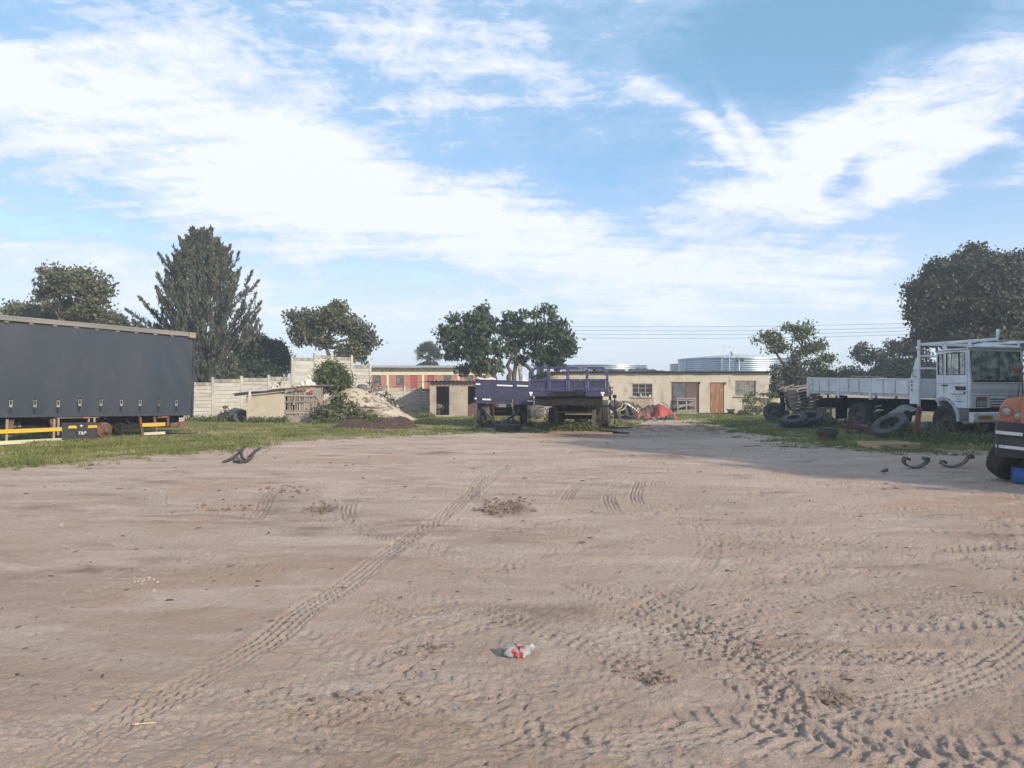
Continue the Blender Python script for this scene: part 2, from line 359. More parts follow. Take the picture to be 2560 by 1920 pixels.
def ground_height(x, y):
    """height and soil disturbance of the yard at world x, y (numpy arrays)"""
    r2 = np.hypot(x, y)
    h = (fbm(x * .35, y * .35, 3, 1) - .5) * .05 + (fbm(x * 1.7, y * 1.7, 3, 2) - .5) * .022
    near = np.clip((26 - r2) / 12, 0, 1)
    h = h + near * ((fbm(x * 7, y * 7, 4, 3) - .5) * .020)
    pits = np.clip(fbm(x * 14, y * 22, 3, 91, .6) - .60, 0, 1) * np.clip(fbm(x * 1.3, y * 1.3, 3, 92) * 3 - 1.1, 0, 1)
    h = h - near * pits * .10
    # churned areas
    ch = np.zeros_like(x)
    for (px, py, rx, ry, a) in [(2050, 1560, 700, 160, .6), (1250, 1800, 900, 170, .75), (2200, 1830, 600, 160, .8), (1600, 1640, 500, 120, .6), (750, 1255, 170, 40, .4), (1265, 1268, 75, 26, 1.3), (2080, 1745, 60, 26, .9), (600, 1300, 300, 40, .3), (1340, 1520, 220, 40, .5)]:
        c = gp(px, py); ax = rx / FL * c.y; ay = abs(D(py - ry) - D(py + ry)) / 2
        ch = np.maximum(ch, a * np.clip(1.4 - np.hypot((x - c.x) / ax, (y - c.y) / ay), 0, 1))
    n = fbm(x * 12 + 3, y * 12, 4, 21, .6)
    cl = fbm(x * 26, y * 26, 3, 22)
    h = h + ch * near * ((n - .5) * .018 + np.clip(cl - .56, 0, 1) * .032)
    dist = ch * np.clip((n - .45) * 3, 0, 1) * .5
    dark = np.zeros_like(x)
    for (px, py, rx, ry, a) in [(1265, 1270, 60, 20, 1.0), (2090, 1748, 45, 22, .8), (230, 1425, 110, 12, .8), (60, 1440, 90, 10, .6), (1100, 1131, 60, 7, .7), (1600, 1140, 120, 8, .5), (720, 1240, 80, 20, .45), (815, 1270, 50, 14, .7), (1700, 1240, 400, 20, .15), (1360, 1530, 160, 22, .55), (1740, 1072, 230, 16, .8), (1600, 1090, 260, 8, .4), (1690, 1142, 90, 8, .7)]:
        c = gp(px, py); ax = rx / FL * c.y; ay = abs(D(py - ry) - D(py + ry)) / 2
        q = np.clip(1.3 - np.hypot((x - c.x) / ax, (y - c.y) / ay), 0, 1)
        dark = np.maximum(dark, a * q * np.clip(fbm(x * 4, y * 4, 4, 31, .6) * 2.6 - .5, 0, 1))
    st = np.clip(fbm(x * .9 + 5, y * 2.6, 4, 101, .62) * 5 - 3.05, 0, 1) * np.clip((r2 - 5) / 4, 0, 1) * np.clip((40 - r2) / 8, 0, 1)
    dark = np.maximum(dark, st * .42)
    h = h + dark * (fbm(x * 9, y * 9, 3, 33, .6) - .35) * .06 * near
    rt = random.Random(77); extra = []
    for k in range(105):
        a0 = rt.choice([rt.uniform(-.25, .25), rt.uniform(-.25, .25), rt.uniform(.5, .9), rt.uniform(-.9, -.4)]); cx_, cy_ = rt.uniform(-9, 10), 3.2 + 14 * rt.random() ** 1.3; L2 = rt.uniform(1.5, 5); bd_ = rt.uniform(-.12, .12)
        extra.append(([(cx_ + math.cos(a0 + bd_ * j) * L2 * j / 4 , cy_ + math.sin(a0 + bd_ * j) * L2 * j / 4) for j in range(-4, 5)], rt.choice([.2, .24, .28]), rt.choice(['blk', 'net', 'lug', 'rib', 'blk', 'net']), rt.uniform(.006, .012)))
    for ti, (pp, wd, kind, dep) in enumerate(TR + extra):
        cl_ = spline([G2(*q) for q in pp]) if ti < len(TR) else spline(pp, .08); seg = np.diff(cl_, axis=0); sl = np.hypot(seg[:, 0], seg[:, 1]); acc = np.concatenate([[0], np.cumsum(sl)])
        # coarser polyline for the search
        st = max(1, len(cl_) // 70); idx = list(range(0, len(cl_) - 1, st)) + [len(cl_) - 1]
        best = np.full(x.shape, 9.0); S = np.zeros_like(x); Dd = np.zeros_like(x)
        sel_all = (x > cl_[:, 0].min() - .4) & (x < cl_[:, 0].max() + .4) & (y > cl_[:, 1].min() - .4) & (y < cl_[:, 1].max() + .4)
        if not sel_all.any(): continue
        ii = np.nonzero(sel_all.ravel())[0]; X = x.ravel()[ii]; Y = y.ravel()[ii]
        bd = np.full(X.shape, 9.0); s_ = np.zeros_like(X); d_ = np.zeros_like(X)
        for a, b in zip(idx[:-1], idx[1:]):
            p, q = cl_[a], cl_[b]; t = q - p; l = np.hypot(*t)
            if l < 1e-5: continue
            m = (X > min(p[0], q[0]) - .35) & (X < max(p[0], q[0]) + .35) & (Y > min(p[1], q[1]) - .35) & (Y < max(p[1], q[1]) + .35)
            j = np.nonzero(m)[0]
            if not len(j): continue
            t = t / l; u = (X[j] - p[0]) * t[0] + (Y[j] - p[1]) * t[1]; v = -(X[j] - p[0]) * t[1] + (Y[j] - p[1]) * t[0]
            uc = np.clip(u, 0, l); dd = np.hypot(u - uc, v); k = dd < bd[j]
            jj = j[k]; bd[jj] = dd[k]; s_[jj] = acc[a] + uc[k]; d_[jj] = v[k]
        dep = dep * {'rib': .58, 'rib2': .52, 'line': .8, 'lug': .26, 'blk': .46, 'net': .75}[kind]; w = wd / 2; inn = np.clip((w - bd) / .015, 0, 1)
        ends = np.clip(s_ / .25, 0, 1) * np.clip((acc[-1] - s_) / .25, 0, 1)
        fade = np.clip(fbm(s_ * .9 + ti * 7, s_ * 0 + ti, 2, 40 + ti) * 2.6 - (.2 if kind == 'rib' else .55), .12, 1) * ends * (.7 + .3 * np.clip(vnoise(X * 5, Y * 5, 55) * 2, 0, 1))
        sq = lambda z: np.clip(np.sin(z) * 2.2, -1, 1)
        if kind == 'rib': p_ = sq(2 * PI * d_ / .058 + .9 * np.sin(2 * PI * s_ / .085))
        elif kind == 'rib2': p_ = np.where(np.abs(d_) < .05, .8, sq(2 * PI * d_ / .07 + 1.3 * np.sin(2 * PI * s_ / .10)))
        elif kind == 'line': p_ = sq(2 * PI * d_ / .055)
        elif kind == 'lug': p_ = sq(2 * PI * (s_ + np.abs(d_) * .55 + .03 * np.sign(d_)) / .105) * np.clip(np.abs(d_) / .02, .2, 1)
        elif kind == 'blk': p_ = np.minimum(sq(2 * PI * d_ / .07), sq(2 * PI * (s_ + .03 * np.round(d_ / .07)) / .085))
        else: p_ = np.minimum(sq(2 * PI * (s_ + d_) / .10), sq(2 * PI * (s_ - d_) / .10)) * .8
        berm = np.exp(-((bd - w - .02) / .025) ** 2)
        dh = fade * dep * (inn * (-.55 + .75 * p_) + .45 * berm)
        hh = h.ravel(); hh[ii] += dh; h = hh.reshape(x.shape)
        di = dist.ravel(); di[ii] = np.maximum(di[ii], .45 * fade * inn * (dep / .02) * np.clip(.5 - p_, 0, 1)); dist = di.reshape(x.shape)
        pk = fade * inn * np.clip(vnoise(s_ * .5, s_ * 0 + 3, ti) * 1.5 - .3, 0, 1)
        # packed, paler band
        di2 = PALE.ravel() if PALE is not None and PALE.shape == x.shape else None
        if di2 is not None: di2[ii] = np.maximum(di2[ii], pk * .6)
    return h, dist, dark
PALE = None
def make_ground():
    global PALE
    inv0, inv1 = 1 / 2.55, 1 / 75.0; n = 500
    Yf = 1 / np.linspace(inv0, inv1, n)                      # rows closer together near the yard's front
    rows = np.concatenate([[-250, -120, -40, -12, -3, 0, 1.2, 2.0], Yf, [82, 92, 110, 140, 200, 300, 450]])
    nc = 1150
    t = np.linspace(-1, 1, nc); W = .74 * np.maximum(rows, 2.4) + .5
    X = t[None, :] * W[:, None]
    ext = np.array([1.03, 1.1, 1.25])
    lft = -W[:, None] * ext[None, ::-1]; rgt = W[:, None] * ext[None, :]
    far = np.full((len(rows), 1), 460.0)
    X = np.concatenate([-far, lft, X, rgt, far], axis=1); Y = np.repeat(rows[:, None], X.shape[1], axis=1)
    PALE = np.zeros_like(X)
    h, dist, dark = ground_height(X, Y)
    fade = np.clip((70 - np.hypot(X, Y)) / 20, 0, 1) * (Y > 0); h = h * fade
    g = grass_cover(X, Y); g[Y > 140] = 1; g[np.abs(X) > 110] = 1
    g[Y < 5] = 0
    h = h + g * (fbm(X * 2.3, Y * 2.3, 3, 71) - .4) * .05
    R, K = X.shape; V = np.stack([X, Y, h], -1).reshape(-1, 3)
    a = (np.arange(R - 1)[:, None] * K + np.arange(K - 1)[None, :]).ravel()
    F = np.stack([a, a + 1, a + K + 1, a + K], -1)
    me = npmesh('yard_ground', V, F)
    me.polygons.foreach_set('use_smooth', np.ones(len(F), bool))
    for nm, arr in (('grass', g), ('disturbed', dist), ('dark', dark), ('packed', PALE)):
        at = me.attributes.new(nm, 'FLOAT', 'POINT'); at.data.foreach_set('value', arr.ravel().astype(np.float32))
    o = bpy.data.objects.new('ground', me); C.objects.link(o); o['kind'] = 'structure'
    m = bpy.data.materials.new('yard_soil'); m.use_nodes = True; nt = m.node_tree; N = nt.nodes; L = nt.links; b = N['Principled BSDF']
    b.inputs['Roughness'].default_value = .95; b.inputs['Specular IOR Level'].default_value = .15
    tc = N.new('ShaderNodeTexCoord')
    def nz(s, d=6, r=.6, sc=(1, 1, 1), dist=0):
        mp = N.new('ShaderNodeMapping'); mp.inputs['Scale'].default_value = sc; L.new(tc.outputs['Object'], mp.inputs[0])
        q = N.new('ShaderNodeTexNoise'); q.inputs['Scale'].default_value = s; q.inputs['Detail'].default_value = d; q.inputs['Roughness'].default_value = r; q.inputs['Distortion'].default_value = dist
        L.new(mp.outputs[0], q.inputs['Vector']); return q.outputs['Fac']
    def rng(v, lo, hi, a=0, c=1):
        r = N.new('ShaderNodeMapRange'); L.new(v, r.inputs['Value']); r.inputs['From Min'].default_value = lo; r.inputs['From Max'].default_value = hi
        r.inputs['To Min'].default_value = a; r.inputs['To Max'].default_value = c; return r.outputs[0]
    def mix(A, B, f):
        x = N.new('ShaderNodeMix'); x.data_type = 'RGBA'
        if isinstance(f, float): x.inputs['Factor'].default_value = f
        else: L.new(f, x.inputs['Factor'])
        for nm, c in (('A', A), ('B', B)):
            if isinstance(c, tuple): x.inputs[nm].default_value = col4(c)
            else: L.new(c, x.inputs[nm])
        return x.outputs['Result']
    def attr(nm): q = N.new('ShaderNodeAttribute'); q.attribute_name = nm; return q.outputs['Fac']
    base = mix((.59, .455, .37), (.48, .365, .285), rng(nz(.35, 5, .6, (1, 1.6, 1), .6), .38, .62))
    base = mix(base, (.50, .345, .25), rng(nz(.22, 5, .62, (.8, 1.4, 1), 1.0), .50, .66, 0, .7))
    base = mix(base, (.64, .52, .435), rng(nz(.9, 6, .62, (.6, 1.8, 1), .8), .50, .66))
    base = mix(base, (.53, .375, .27), rng(nz(1.7, 6, .65, (.7, 1.5, 1), .8), .55, .72, 0, .75))
    base = mix(base, (.61, .51, .425), attr('packed'))
    base = mix(base, (.34, .25, .195), rng(nz(22, 8, .75), .54, .70, 0, .75))
    base = mix(base, (.57, .46, .39), rng(nz(60, 6, .75), .60, .70, 0, .55))
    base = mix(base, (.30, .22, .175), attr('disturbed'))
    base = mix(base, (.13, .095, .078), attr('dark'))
    base = mix(base, (.22, .16, .13), rng(nz(3.2, 7, .68, (.6, 1.9, 1), 1.2), .60, .72, 0, .55))
    base = mix(base, (.65, .555, .47), rng(nz(2.4, 7, .66, (.5, 2.2, 1), 1.0), .60, .74, 0, .6))
    gr = mix((.22, .20, .095), (.36, .30, .19), rng(nz(1.3, 6, .65), .4, .62))
    gr = mix(gr, (.14, .15, .06), rng(nz(6, 6, .65), .45, .65))
    base = mix(base, gr, attr('grass'))
    hs_ = N.new('ShaderNodeHueSaturation'); hs_.inputs['Saturation'].default_value = 1.05; hs_.inputs['Value'].default_value = 1.07; L.new(base, hs_.inputs['Color']); base = hs_.outputs[0]
    L.new(base, b.inputs['Base Color'])
    bp = N.new('ShaderNodeBump'); bp.inputs['Distance'].default_value = .030; bp.inputs['Strength'].default_value = 1
    ad = N.new('ShaderNodeMath'); ad.operation = 'MULTIPLY_ADD'; L.new(nz(24, 9, .72), ad.inputs[0]); ad.inputs[1].default_value = 1.5; L.new(nz(90, 5, .7), ad.inputs[2])
    L.new(ad.outputs[0], bp.inputs['Height']); L.new(bp.outputs[0], b.inputs['Normal'])
    me.materials.append(m)
make_ground()

# ------------------------------------------------------------------ leaves, blades
def leaf_mat(name, c1, c2, trans=.25, c3=None):
    if name in MATS: return MATS[name]
    m = bpy.data.materials.new(name); m.use_nodes = True; nt = m.node_tree; N = nt.nodes; L = nt.links; N.clear()
    out = N.new('ShaderNodeOutputMaterial'); at = N.new('ShaderNodeAttribute'); at.attribute_name = 'tone'
    cr = N.new('ShaderNodeValToRGB'); e = cr.color_ramp.elements; e[0].color = col4(c1); e[1].color = col4(c2)
    if c3: q = e.new(.93); q.color = col4(c2); e[-1].color = col4(c3)
    L.new(at.outputs['Fac'], cr.inputs[0])
    d = N.new('ShaderNodeBsdfPrincipled'); d.inputs['Roughness'].default_value = .6; d.inputs['Specular IOR Level'].default_value = .25
    t = N.new('ShaderNodeBsdfTranslucent'); mx = N.new('ShaderNodeMixShader'); mx.inputs[0].default_value = trans
    L.new(cr.outputs[0], d.inputs['Base Color']); L.new(cr.outputs[0], t.inputs[0]); L.new(d.outputs[0], mx.inputs[1]); L.new(t.outputs[0], mx.inputs[2]); L.new(mx.outputs[0], out.inputs[0])
    MATS[name] = m; return m
def leaf_quads(P, size, rng, aspect=.55, dirs=None, jitter=.5, droop=0.0):
    """rhombus leaves at points P; dirs = main axis"""
    n = len(P)
    a = rng.normal(size=(n, 3))
    if dirs is not None: a = dirs + jitter * a
    a[:, 2] -= droop
    a /= np.linalg.norm(a, axis=1, keepdims=True) + 1e-9
    b = np.cross(a, rng.normal(size=(n, 3))); b /= np.linalg.norm(b, axis=1, keepdims=True) + 1e-9
    s = size * rng.uniform(.65, 1.35, (n, 1))
    V = np.stack([P - a * s * .5, P + b * s * aspect * .5, P + a * s * .5, P - b * s * aspect * .5], 1).reshape(-1, 3)
    F = np.arange(n * 4).reshape(n, 4); return V, F
def leaf_mesh(name, P, size, rng, tone, aspect=.55, dirs=None, jitter=.5, droop=0, off=(0, 0, 0)):
    V, F = leaf_quads(P - np.array(off), size, rng, aspect, dirs, jitter, droop)
    me = npmesh(name, V, F); at = me.attributes.new('tone', 'FLOAT', 'FACE'); at.data.foreach_set('value', np.clip(tone, 0, 1).astype(np.float32)); return me
def clump_points(clumps, dens, per, spread, rng, shell=.45):
    """points in tufts through ellipsoids (cx,cy,cz,rx,ry,rz)"""
    out = []; tn = []
    for (cx, cy, cz, rx, ry, rz) in clumps:
        k = max(3, int(dens * (rx * ry * rz) ** (2 / 3) * 10))
        d = rng.normal(size=(k, 3)); d /= np.linalg.norm(d, axis=1, keepdims=True)
        r = rng.uniform(0, 1, (k, 1)) ** shell * rng.uniform(.82, 1.1, (k, 1))
        c = np.array([cx, cy, cz]) + d * r * np.array([rx, ry, rz])
        p = c[:, None, :] + rng.normal(size=(k, per, 3)) * spread * np.array([1, 1, .7])
        t = rng.uniform(0, 1, (k, 1)) * .6 + rng.uniform(0, 1, (k, per)) * .4
        out.append(p.reshape(-1, 3)); tn.append(t.ravel())
    return np.concatenate(out), np.concatenate(tn)
BARK = mat('bark', (.115, .095, .078), .9, col2=(.07, .06, .05), nscale=6, bump=.03, stretch=(1, 1, .3))
def wavy(p, q, n, amp, rng):
    p = np.array(p, float); q = np.array(q, float); L_ = np.linalg.norm(q - p)
    pts = [p + (q - p) * i / n for i in range(n + 1)]
    for i in range(1, n): pts[i] = pts[i] + rng.normal(size=3) * amp * L_ * .5
    return pts
def broad_tree(name, label, blobs, Y, base, size, lm, seed, dens=8, per=16, spread=.22, trunks=None, trunk_r=.16, depth=.9, group=None, aspect=.6, limbs=True, cat='tree', droop=0.0, shell=.45, extra_twigs=0):
    """blobs: (px, py, rx_px, ry_px[, dY]) crown clumps measured on the photo at distance Y"""
    rng = np.random.default_rng(seed); k = Y / FL; cl = []
    for b in blobs:
        c = pt(b[0], b[1], Y); rx = b[2] * k; rz = b[3] * k; dy = b[4] if len(b) > 4 else float(rng.uniform(-.5, .5)) * rx
        cl.append((c.x, Y + dy, c.z, rx, max(rx, rz) * depth, rz))
    bx = base[0]; root = thing(name, label, cat, (bx, Y, 0), group=group)
    P, tn = clump_points(cl, dens, per, spread, rng, shell)
    P = P[P[:, 2] > .05][:]; tn = tn[:len(P)]
    me = leaf_mesh('crown', P, size, rng, tn, aspect, droop=droop, off=root.location)
    me.materials.append(lm); o = bpy.data.objects.new('crown', me); C.objects.link(o); o.parent = root
    mb = MB(); trunks = trunks or [[(bx, Y, 0), (bx, Y, max(.4, min(c[2] for c in cl)))]]
    ends = []
    for t in trunks:
        t = [Vector(q) for q in t]; n = len(t); mb.tube(t, [trunk_r * (1 - .45 * i / max(1, n - 1)) for i in range(n)], 9); ends.append(t[-1])
    if limbs:
        for c in cl:
            e = min(ends, key=lambda q: (q - Vector(c[:3])).length); w = wavy(e, (c[0], c[1], c[2] + c[5] * .2), 4, .10, rng)
            r0 = trunk_r * .42; mb.tube([Vector(q) for q in w], [r0 * (1 - .7 * i / 4) for i in range(5)], 6)
            for _ in range(4):
                s = w[2] + (w[4] - w[2]) * rng.uniform(0, 1); d = rng.normal(size=3); d /= np.linalg.norm(d); d[2] = abs(d[2]) * .6
                q = np.array(c[:3]) + d * np.array(c[3:]) * .85
                ww = wavy(s, q, 3, .12, rng); mb.tube([Vector(a) for a in ww], [r0 * .35, r0 * .25, r0 * .18, r0 * .07], 5, cap=False)
    for _ in range(extra_twigs):
        c = cl[int(rng.integers(len(cl)))]; d = rng.normal(size=3); d /= np.linalg.norm(d); d[2] = abs(d[2])
        q = np.array(c[:3]) + d * np.array(c[3:]) * 1.5; ww = wavy(c[:3], q, 4, .15, rng); mb.tube([Vector(a) for a in ww], [.03, .025, .018, .012, .006], 4, cap=False)
    part('trunk', mb, BARK, root, world=True); return root
# ------------------------------------------------------------------ buildings
PLASTER = mat('cream_plaster', (.475, .43, .36), .92, col2=(.40, .36, .30), nscale=1.0, bump=.010, bscale=18, col3=(.27, .225, .18), n3=2.6, lo3=.55, hi3=.74, stretch=(1, 1, .5))
PLASTER_G = mat('grey_plaster', (.40, .345, .28), .92, col2=(.31, .265, .215), nscale=1.5, bump=.006, bscale=30, col3=(.22, .19, .155), n3=4.0, lo3=.58, hi3=.72)
CONC = mat('precast_concrete', (.42, .405, .36), .95, col2=(.33, .315, .28), nscale=1.6, rand=.10, bump=.004, bscale=50, col3=(.21, .20, .17), n3=5.0, lo3=.62, hi3=.78, stretch=(1, 1, 1))
CONC_T = mat('weathered_concrete_cap', (.34, .32, .28), .95, col2=(.17, .165, .15), nscale=3.5, rand=.08, lo=.42, hi=.6, bump=.004, bscale=50, stretch=(1.6, 1.6, .35))
DARK = mat('dark_interior', (.030, .028, .027), .95)
CORR = mat('corrugated_sheet', (.14, .135, .14), .6, metal=.2, col2=(.09, .08, .08), nscale=2, col3=(.19, .10, .06), n3=3, lo3=.6, hi3=.7)
GALV = mat('galvanised_steel', (.38, .45, .53), .40, metal=.8, col2=(.30, .38, .46), nscale=1.2, bump=0)
GALV_R = mat('galvanised_roof', (.55, .60, .64), .5, metal=.5, col2=(.48, .54, .60))
STEEL_DK = mat('window_steel', (.12, .11, .10), .6, col2=(.08, .07, .06))
GREYPAINT = mat('grey_window_paint', (.34, .31, .27), .7, col2=(.25, .22, .19))
GLASS = mat('window_glass', (.035, .04, .042), .12, spec=.6)
WOOD_OLD = mat('weathered_timber', (.33, .285, .24), .9, col2=(.23, .19, .155), nscale=4, rand=.22, stretch=(1, 1, 1), bump=.004, bscale=30)
WOOD_NEW = mat('pale_timber', (.52, .38, .23), .85, col2=(.42, .30, .18), nscale=5, rand=.12, bump=.002, bscale=40)
WOOD_DOOR = mat('brown_door_timber', (.30, .155, .075), .75, col2=(.17, .095, .06), nscale=3.5, rand=.12, col3=(.45, .30, .18), n3=4, lo3=.56, hi3=.68, stretch=(3, 3, .5))

def wall_holes(mb, x0, x1, z0, z1, y, th, holes):
    xs = sorted({x0, x1} | {h[0] for h in holes} | {h[1] for h in holes}); zs = sorted({z0, z1} | {h[2] for h in holes} | {h[3] for h in holes})
    for a, b in zip(xs[:-1], xs[1:]):
        for c, d in zip(zs[:-1], zs[1:]):
            if any(a >= h[0] - 1e-6 and b <= h[1] + 1e-6 and c >= h[2] - 1e-6 and d <= h[3] + 1e-6 for h in holes): continue
            mb.add([(a, y, c), (b, y, c), (b, y, d), (a, y, d)], [(0, 1, 2, 3)])
            mb.add([(a, y + th, c), (b, y + th, c), (b, y + th, d), (a, y + th, d)], [(3, 2, 1, 0)])
    for (a, b, c, d) in list(holes) + [(x0, x1, z0, z1)]:
        q = [(a, c), (b, c), (b, d), (a, d)]
        for i in range(4):
            p, r = q[i], q[(i + 1) % 4]; mb.add([(p[0], y, p[1]), (r[0], y, r[1]), (r[0], y + th, r[1]), (p[0], y + th, p[1])], [(0, 1, 2, 3)])
def window(parent, x0, x1, z0, z1, y, cols, rows, fm, gm=GLASS, bar=.035, sill=True, sm=None, grille=False):
    mb = MB(); d = .05
    for i in range(cols + 1):
        x = x0 + (x1 - x0) * i / cols; w = bar * (1.5 if i in (0, cols) else 1); x = min(max(x, x0 + w / 2), x1 - w / 2); mb.b2(x - w / 2, x + w / 2, y, y + d, z0, z1)
    for i in range(rows + 1):
        z = z0 + (z1 - z0) * i / rows; w = bar * (1.5 if i in (0, rows) else .8); z = min(max(z, z0 + w / 2), z1 - w / 2); mb.b2(x0 + .002, x1 - .002, y + .004, y + d - .004, z - w / 2, z + w / 2)
    fr = part('window', mb, fm, parent, world=True)
    off = parent.location
    gw, gh = (x1 - x0) / cols, (z1 - z0) / rows
    pm = MB().b2(-gw / 2 + bar * .4, gw / 2 - bar * .4, -.003, .003, -gh / 2 + bar * .3, gh / 2 - bar * .3).mesh('pane'); pm.materials.append(gm)
    for i in range(cols):
        for j in range(rows):
            o = part('pane', pm, gm, fr); o.location = (x0 + gw * (i + .5) - off.x, y + .025 - off.y, z0 + gh * (j + .5) - off.z); o.rotation_euler = (RND.uniform(-.01, .01), 0, RND.uniform(-.012, .012))
    if sill: part('sill', MB().b2(x0 - .06, x1 + .06, y - .16, y - .002, z0 - .07, z0 - .002), sm or PLASTER_G, parent, world=True, bev=.008)
    return fr
def roof_sheets(parent, x0, x1, ya, za, yb, zb, pitch, amp, m, wsheet=.8, name='roof_sheet', ragged=.03):
    """corrugated sheets side by side, corrugation across x, running from (ya,za) to (yb,zb)"""
    n = max(1, round((x1 - x0) / wsheet)); w = (x1 - x0) / n; per = max(2, round(w / pitch)); nu = per * 6; off = parent.location
    L_ = math.hypot(yb - ya, zb - za); ang = math.atan2(zb - za, yb - ya)
    mb = MB(); th = .012
    f = lambda u: amp * math.cos(2 * PI * per * u)
    for s, dz in ((1, 0), (-1, -th)): mb.grid(lambda u, v: ((u - .5) * (w + .02), v * L_, f(u) + dz), nu, 1)
    vs = []
    for i in range(nu + 1):
        u = i / nu; vs += [((u - .5) * (w + .02), 0, f(u)), ((u - .5) * (w + .02), 0, f(u) - th)]
    mb.add(vs, [(2 * i, 2 * i + 1, 2 * i + 3, 2 * i + 2) for i in range(nu)])
    me = mb.mesh(name); me.materials.append(m)
    for i in range(n):
        o = part(name, me, m, parent); o.location = (x0 + w * (i + .5) - off.x, ya - RND.uniform(0, ragged * 2) - off.y, za + RND.uniform(-.4, 1) * ragged * .5 + .004 * (i % 2) - off.z); o.rotation_euler = (ang, RND.uniform(-.006, .006), RND.uniform(-.006, .006))

# --- main plastered workshop row
def main_building():
    Y = 46.2; x = lambda p: X_(p, Y); z = lambda p: Z_(p, Y)
    x0, x1 = x(1372), x(1922); zt0, zt1 = z(930), z(930)
    r = thing('workshop_building', 'long low cream plastered workshop with rippled sheet roof, two doors and two steel windows', 'building', (x(1650), Y, 0))
    zt = z(932)
    holes = [(x(1580), x(1631), z(991.6), z(959)), (x(1681.7), x(1745.6), -.02, z(956.8)), (x(1775), x(1810), 0.02, z(956)), (x(1837), x(1889.5), z(990), z(951.7))]
    holes[1] = (holes[1][0], holes[1][1], .03, holes[1][3]); holes[2] = (holes[2][0], holes[2][1], .03, holes[2][3])
    mb = MB(); wall_holes(mb, x0, x1, -.3, zt, Y, .22, holes)
    part('wall', mb, PLASTER, r, world=True)
    mb = MB(); mb.b2(x0, x0 + .2, Y + .222, Y + 5, -.3, zt - .01); mb.b2(x1 - .2, x1, Y + .222, Y + 5, -.3, zt - .01); mb.b2(x0, x1, Y + 5, Y + 5.2, -.3, zt - .3)
    part('rear_wall', mb, PLASTER, r, world=True)
    part('inner_floor', MB().b2(x0 + .2, x1 - .2, Y + .23, Y + 4.99, -.2, .02), DARK, r, world=True)
    part('doorstep', MB().b2(x(1660), x(1830), Y - .55, Y - .003, -.1, .06), mat('step_concrete', (.38, .34, .30), .9), r, world=True)
    roof_sheets(r, x0 - .15, x1 + .45, Y - .32, zt + .075, Y + 5.3, zt - .12, .165, .045, CORR)
    # loose dark sheet laid on the roof
    mb = MB(); xa, xb = x(1490), x(1662)
    mb.grid(lambda u, v: (xa + (xb - xa) * u, Y + .1 + v * 2.2, zt + .10 + .18 * math.sin(PI * min(1, v * 1.1)) * (1 - u ** 6) + .02 * math.sin(u * 60) + .05 * math.sin(u * 9 + v * 3)), 90, 10)
    part('loose_roof_sheet', mb, mat('dark_roofing', (.075, .075, .085), .6, col2=(.05, .05, .06)), r, world=True)
    mb = MB(); mb.b2(x(1565), x(1572), Y + .3, Y + .42, zt + .05, zt + .36); mb.b2(x(1564), x(1573), Y + .28, Y + .44, zt + .362, zt + .40)
    part('flue', mb, GALV_R, r, world=True)
    window(r, holes[0][0], holes[0][1], holes[0][2], holes[0][3], Y + .06, 3, 3, GREYPAINT)
    window(r, holes[3][0], holes[3][1], holes[3][2], holes[3][3], Y + .06, 4, 2, GREYPAINT, gm=mat('frosted_pane', (.20, .20, .19), .35, col2=(.11, .11, .11), nscale=4))
    # things on the inner sill
    # steel double door, two leaves of different colour
    a, b, c, d = holes[1]; m_ = (a + b) / 2
    s1 = mat('slate_door_steel', (.095, .10, .11), .6, col2=(.06, .065, .07), nscale=2); s2 = mat('rust_brown_door_steel', (.13, .085, .07), .75, col2=(.09, .055, .045), nscale=2)
    for xa, xb, m, lb in ((a, m_ - .01, s1, 'slate grey left door leaf'), (m_ + .01, b, s2, 'rusty brown right door leaf')):
        mb = MB(); mb.grid(lambda u, v: (xa + (xb - xa) * u, Y + .02 + .015 * math.sin(u * 7 + v * 5) * (v * 2 - 1), c + (d - c - .01) * v + .02 * math.sin(u * 9) * v), 14, 10); mb.b2(xa + .03, xb - .03, Y + .06, Y + .09, c + .05, d - .06)
        lf = part('door', mb, m, r, world=True, label=lb)
        for hz in (.35, 1.5): mb = MB().b2(xa + .002, xb - .002, Y - .005, Y + .002, c + hz, c + hz + .05); part('door_rail', mb, m, lf, loc=(-r.location.x, -r.location.y, 0))
    mb = MB(); mb.b2(a - .05, a, Y - .03, Y + .05, c, d + .04); mb.b2(b, b + .05, Y - .03, Y + .05, c, d + .04); mb.b2(a - .12, b + .12, Y - .032, Y + .048, d + .002, d + .05)
    part('door_frame', mb, mat('rust_black_steel', (.06, .05, .045), .8), r, world=True)
    # boarded wooden door
    a, b, c, d = holes[2]; n = 7; w = (b - a - .08) / n; dr = None
    for i in range(n):
        mb = MB().b2(-w / 2 + .005, w / 2 - .005, -.02, .02, 0, d - c - .05)
        part('door_board', mb, WOOD_DOOR, r, loc=(a + .04 + w * (i + .5) - r.location.x, .05 + RND.uniform(-.004, .004), c + .005), bev=.003)
    mb = MB(); mb.b2(a, a + .038, Y + .005, Y + .1, c, d); mb.b2(b - .038, b, Y + .005, Y + .1, c, d); mb.b2(a + .038, b - .038, Y + .005, Y + .1, d - .04, d)
    part('door_frame', mb, mat('dark_red_frame', (.13, .055, .04), .7), r, world=True)
    part('door_handle', MB().b2(a + .06, a + .09, Y - .03, Y + .025, 1.0, 1.09), STEEL_DK, r, world=True)
    # damp stain render below the window, a repair patch and small wall fittings
    part('wall_patch', MB().b2(x(1576), x(1634), Y - .012, Y - .003, z(1022), z(994)), mat('grey_render_patch', (.285, .245, .195), .95, col2=(.40, .345, .265), nscale=2.2, lo=.48, hi=.62, stretch=(2, 1, .35)), r, world=True)
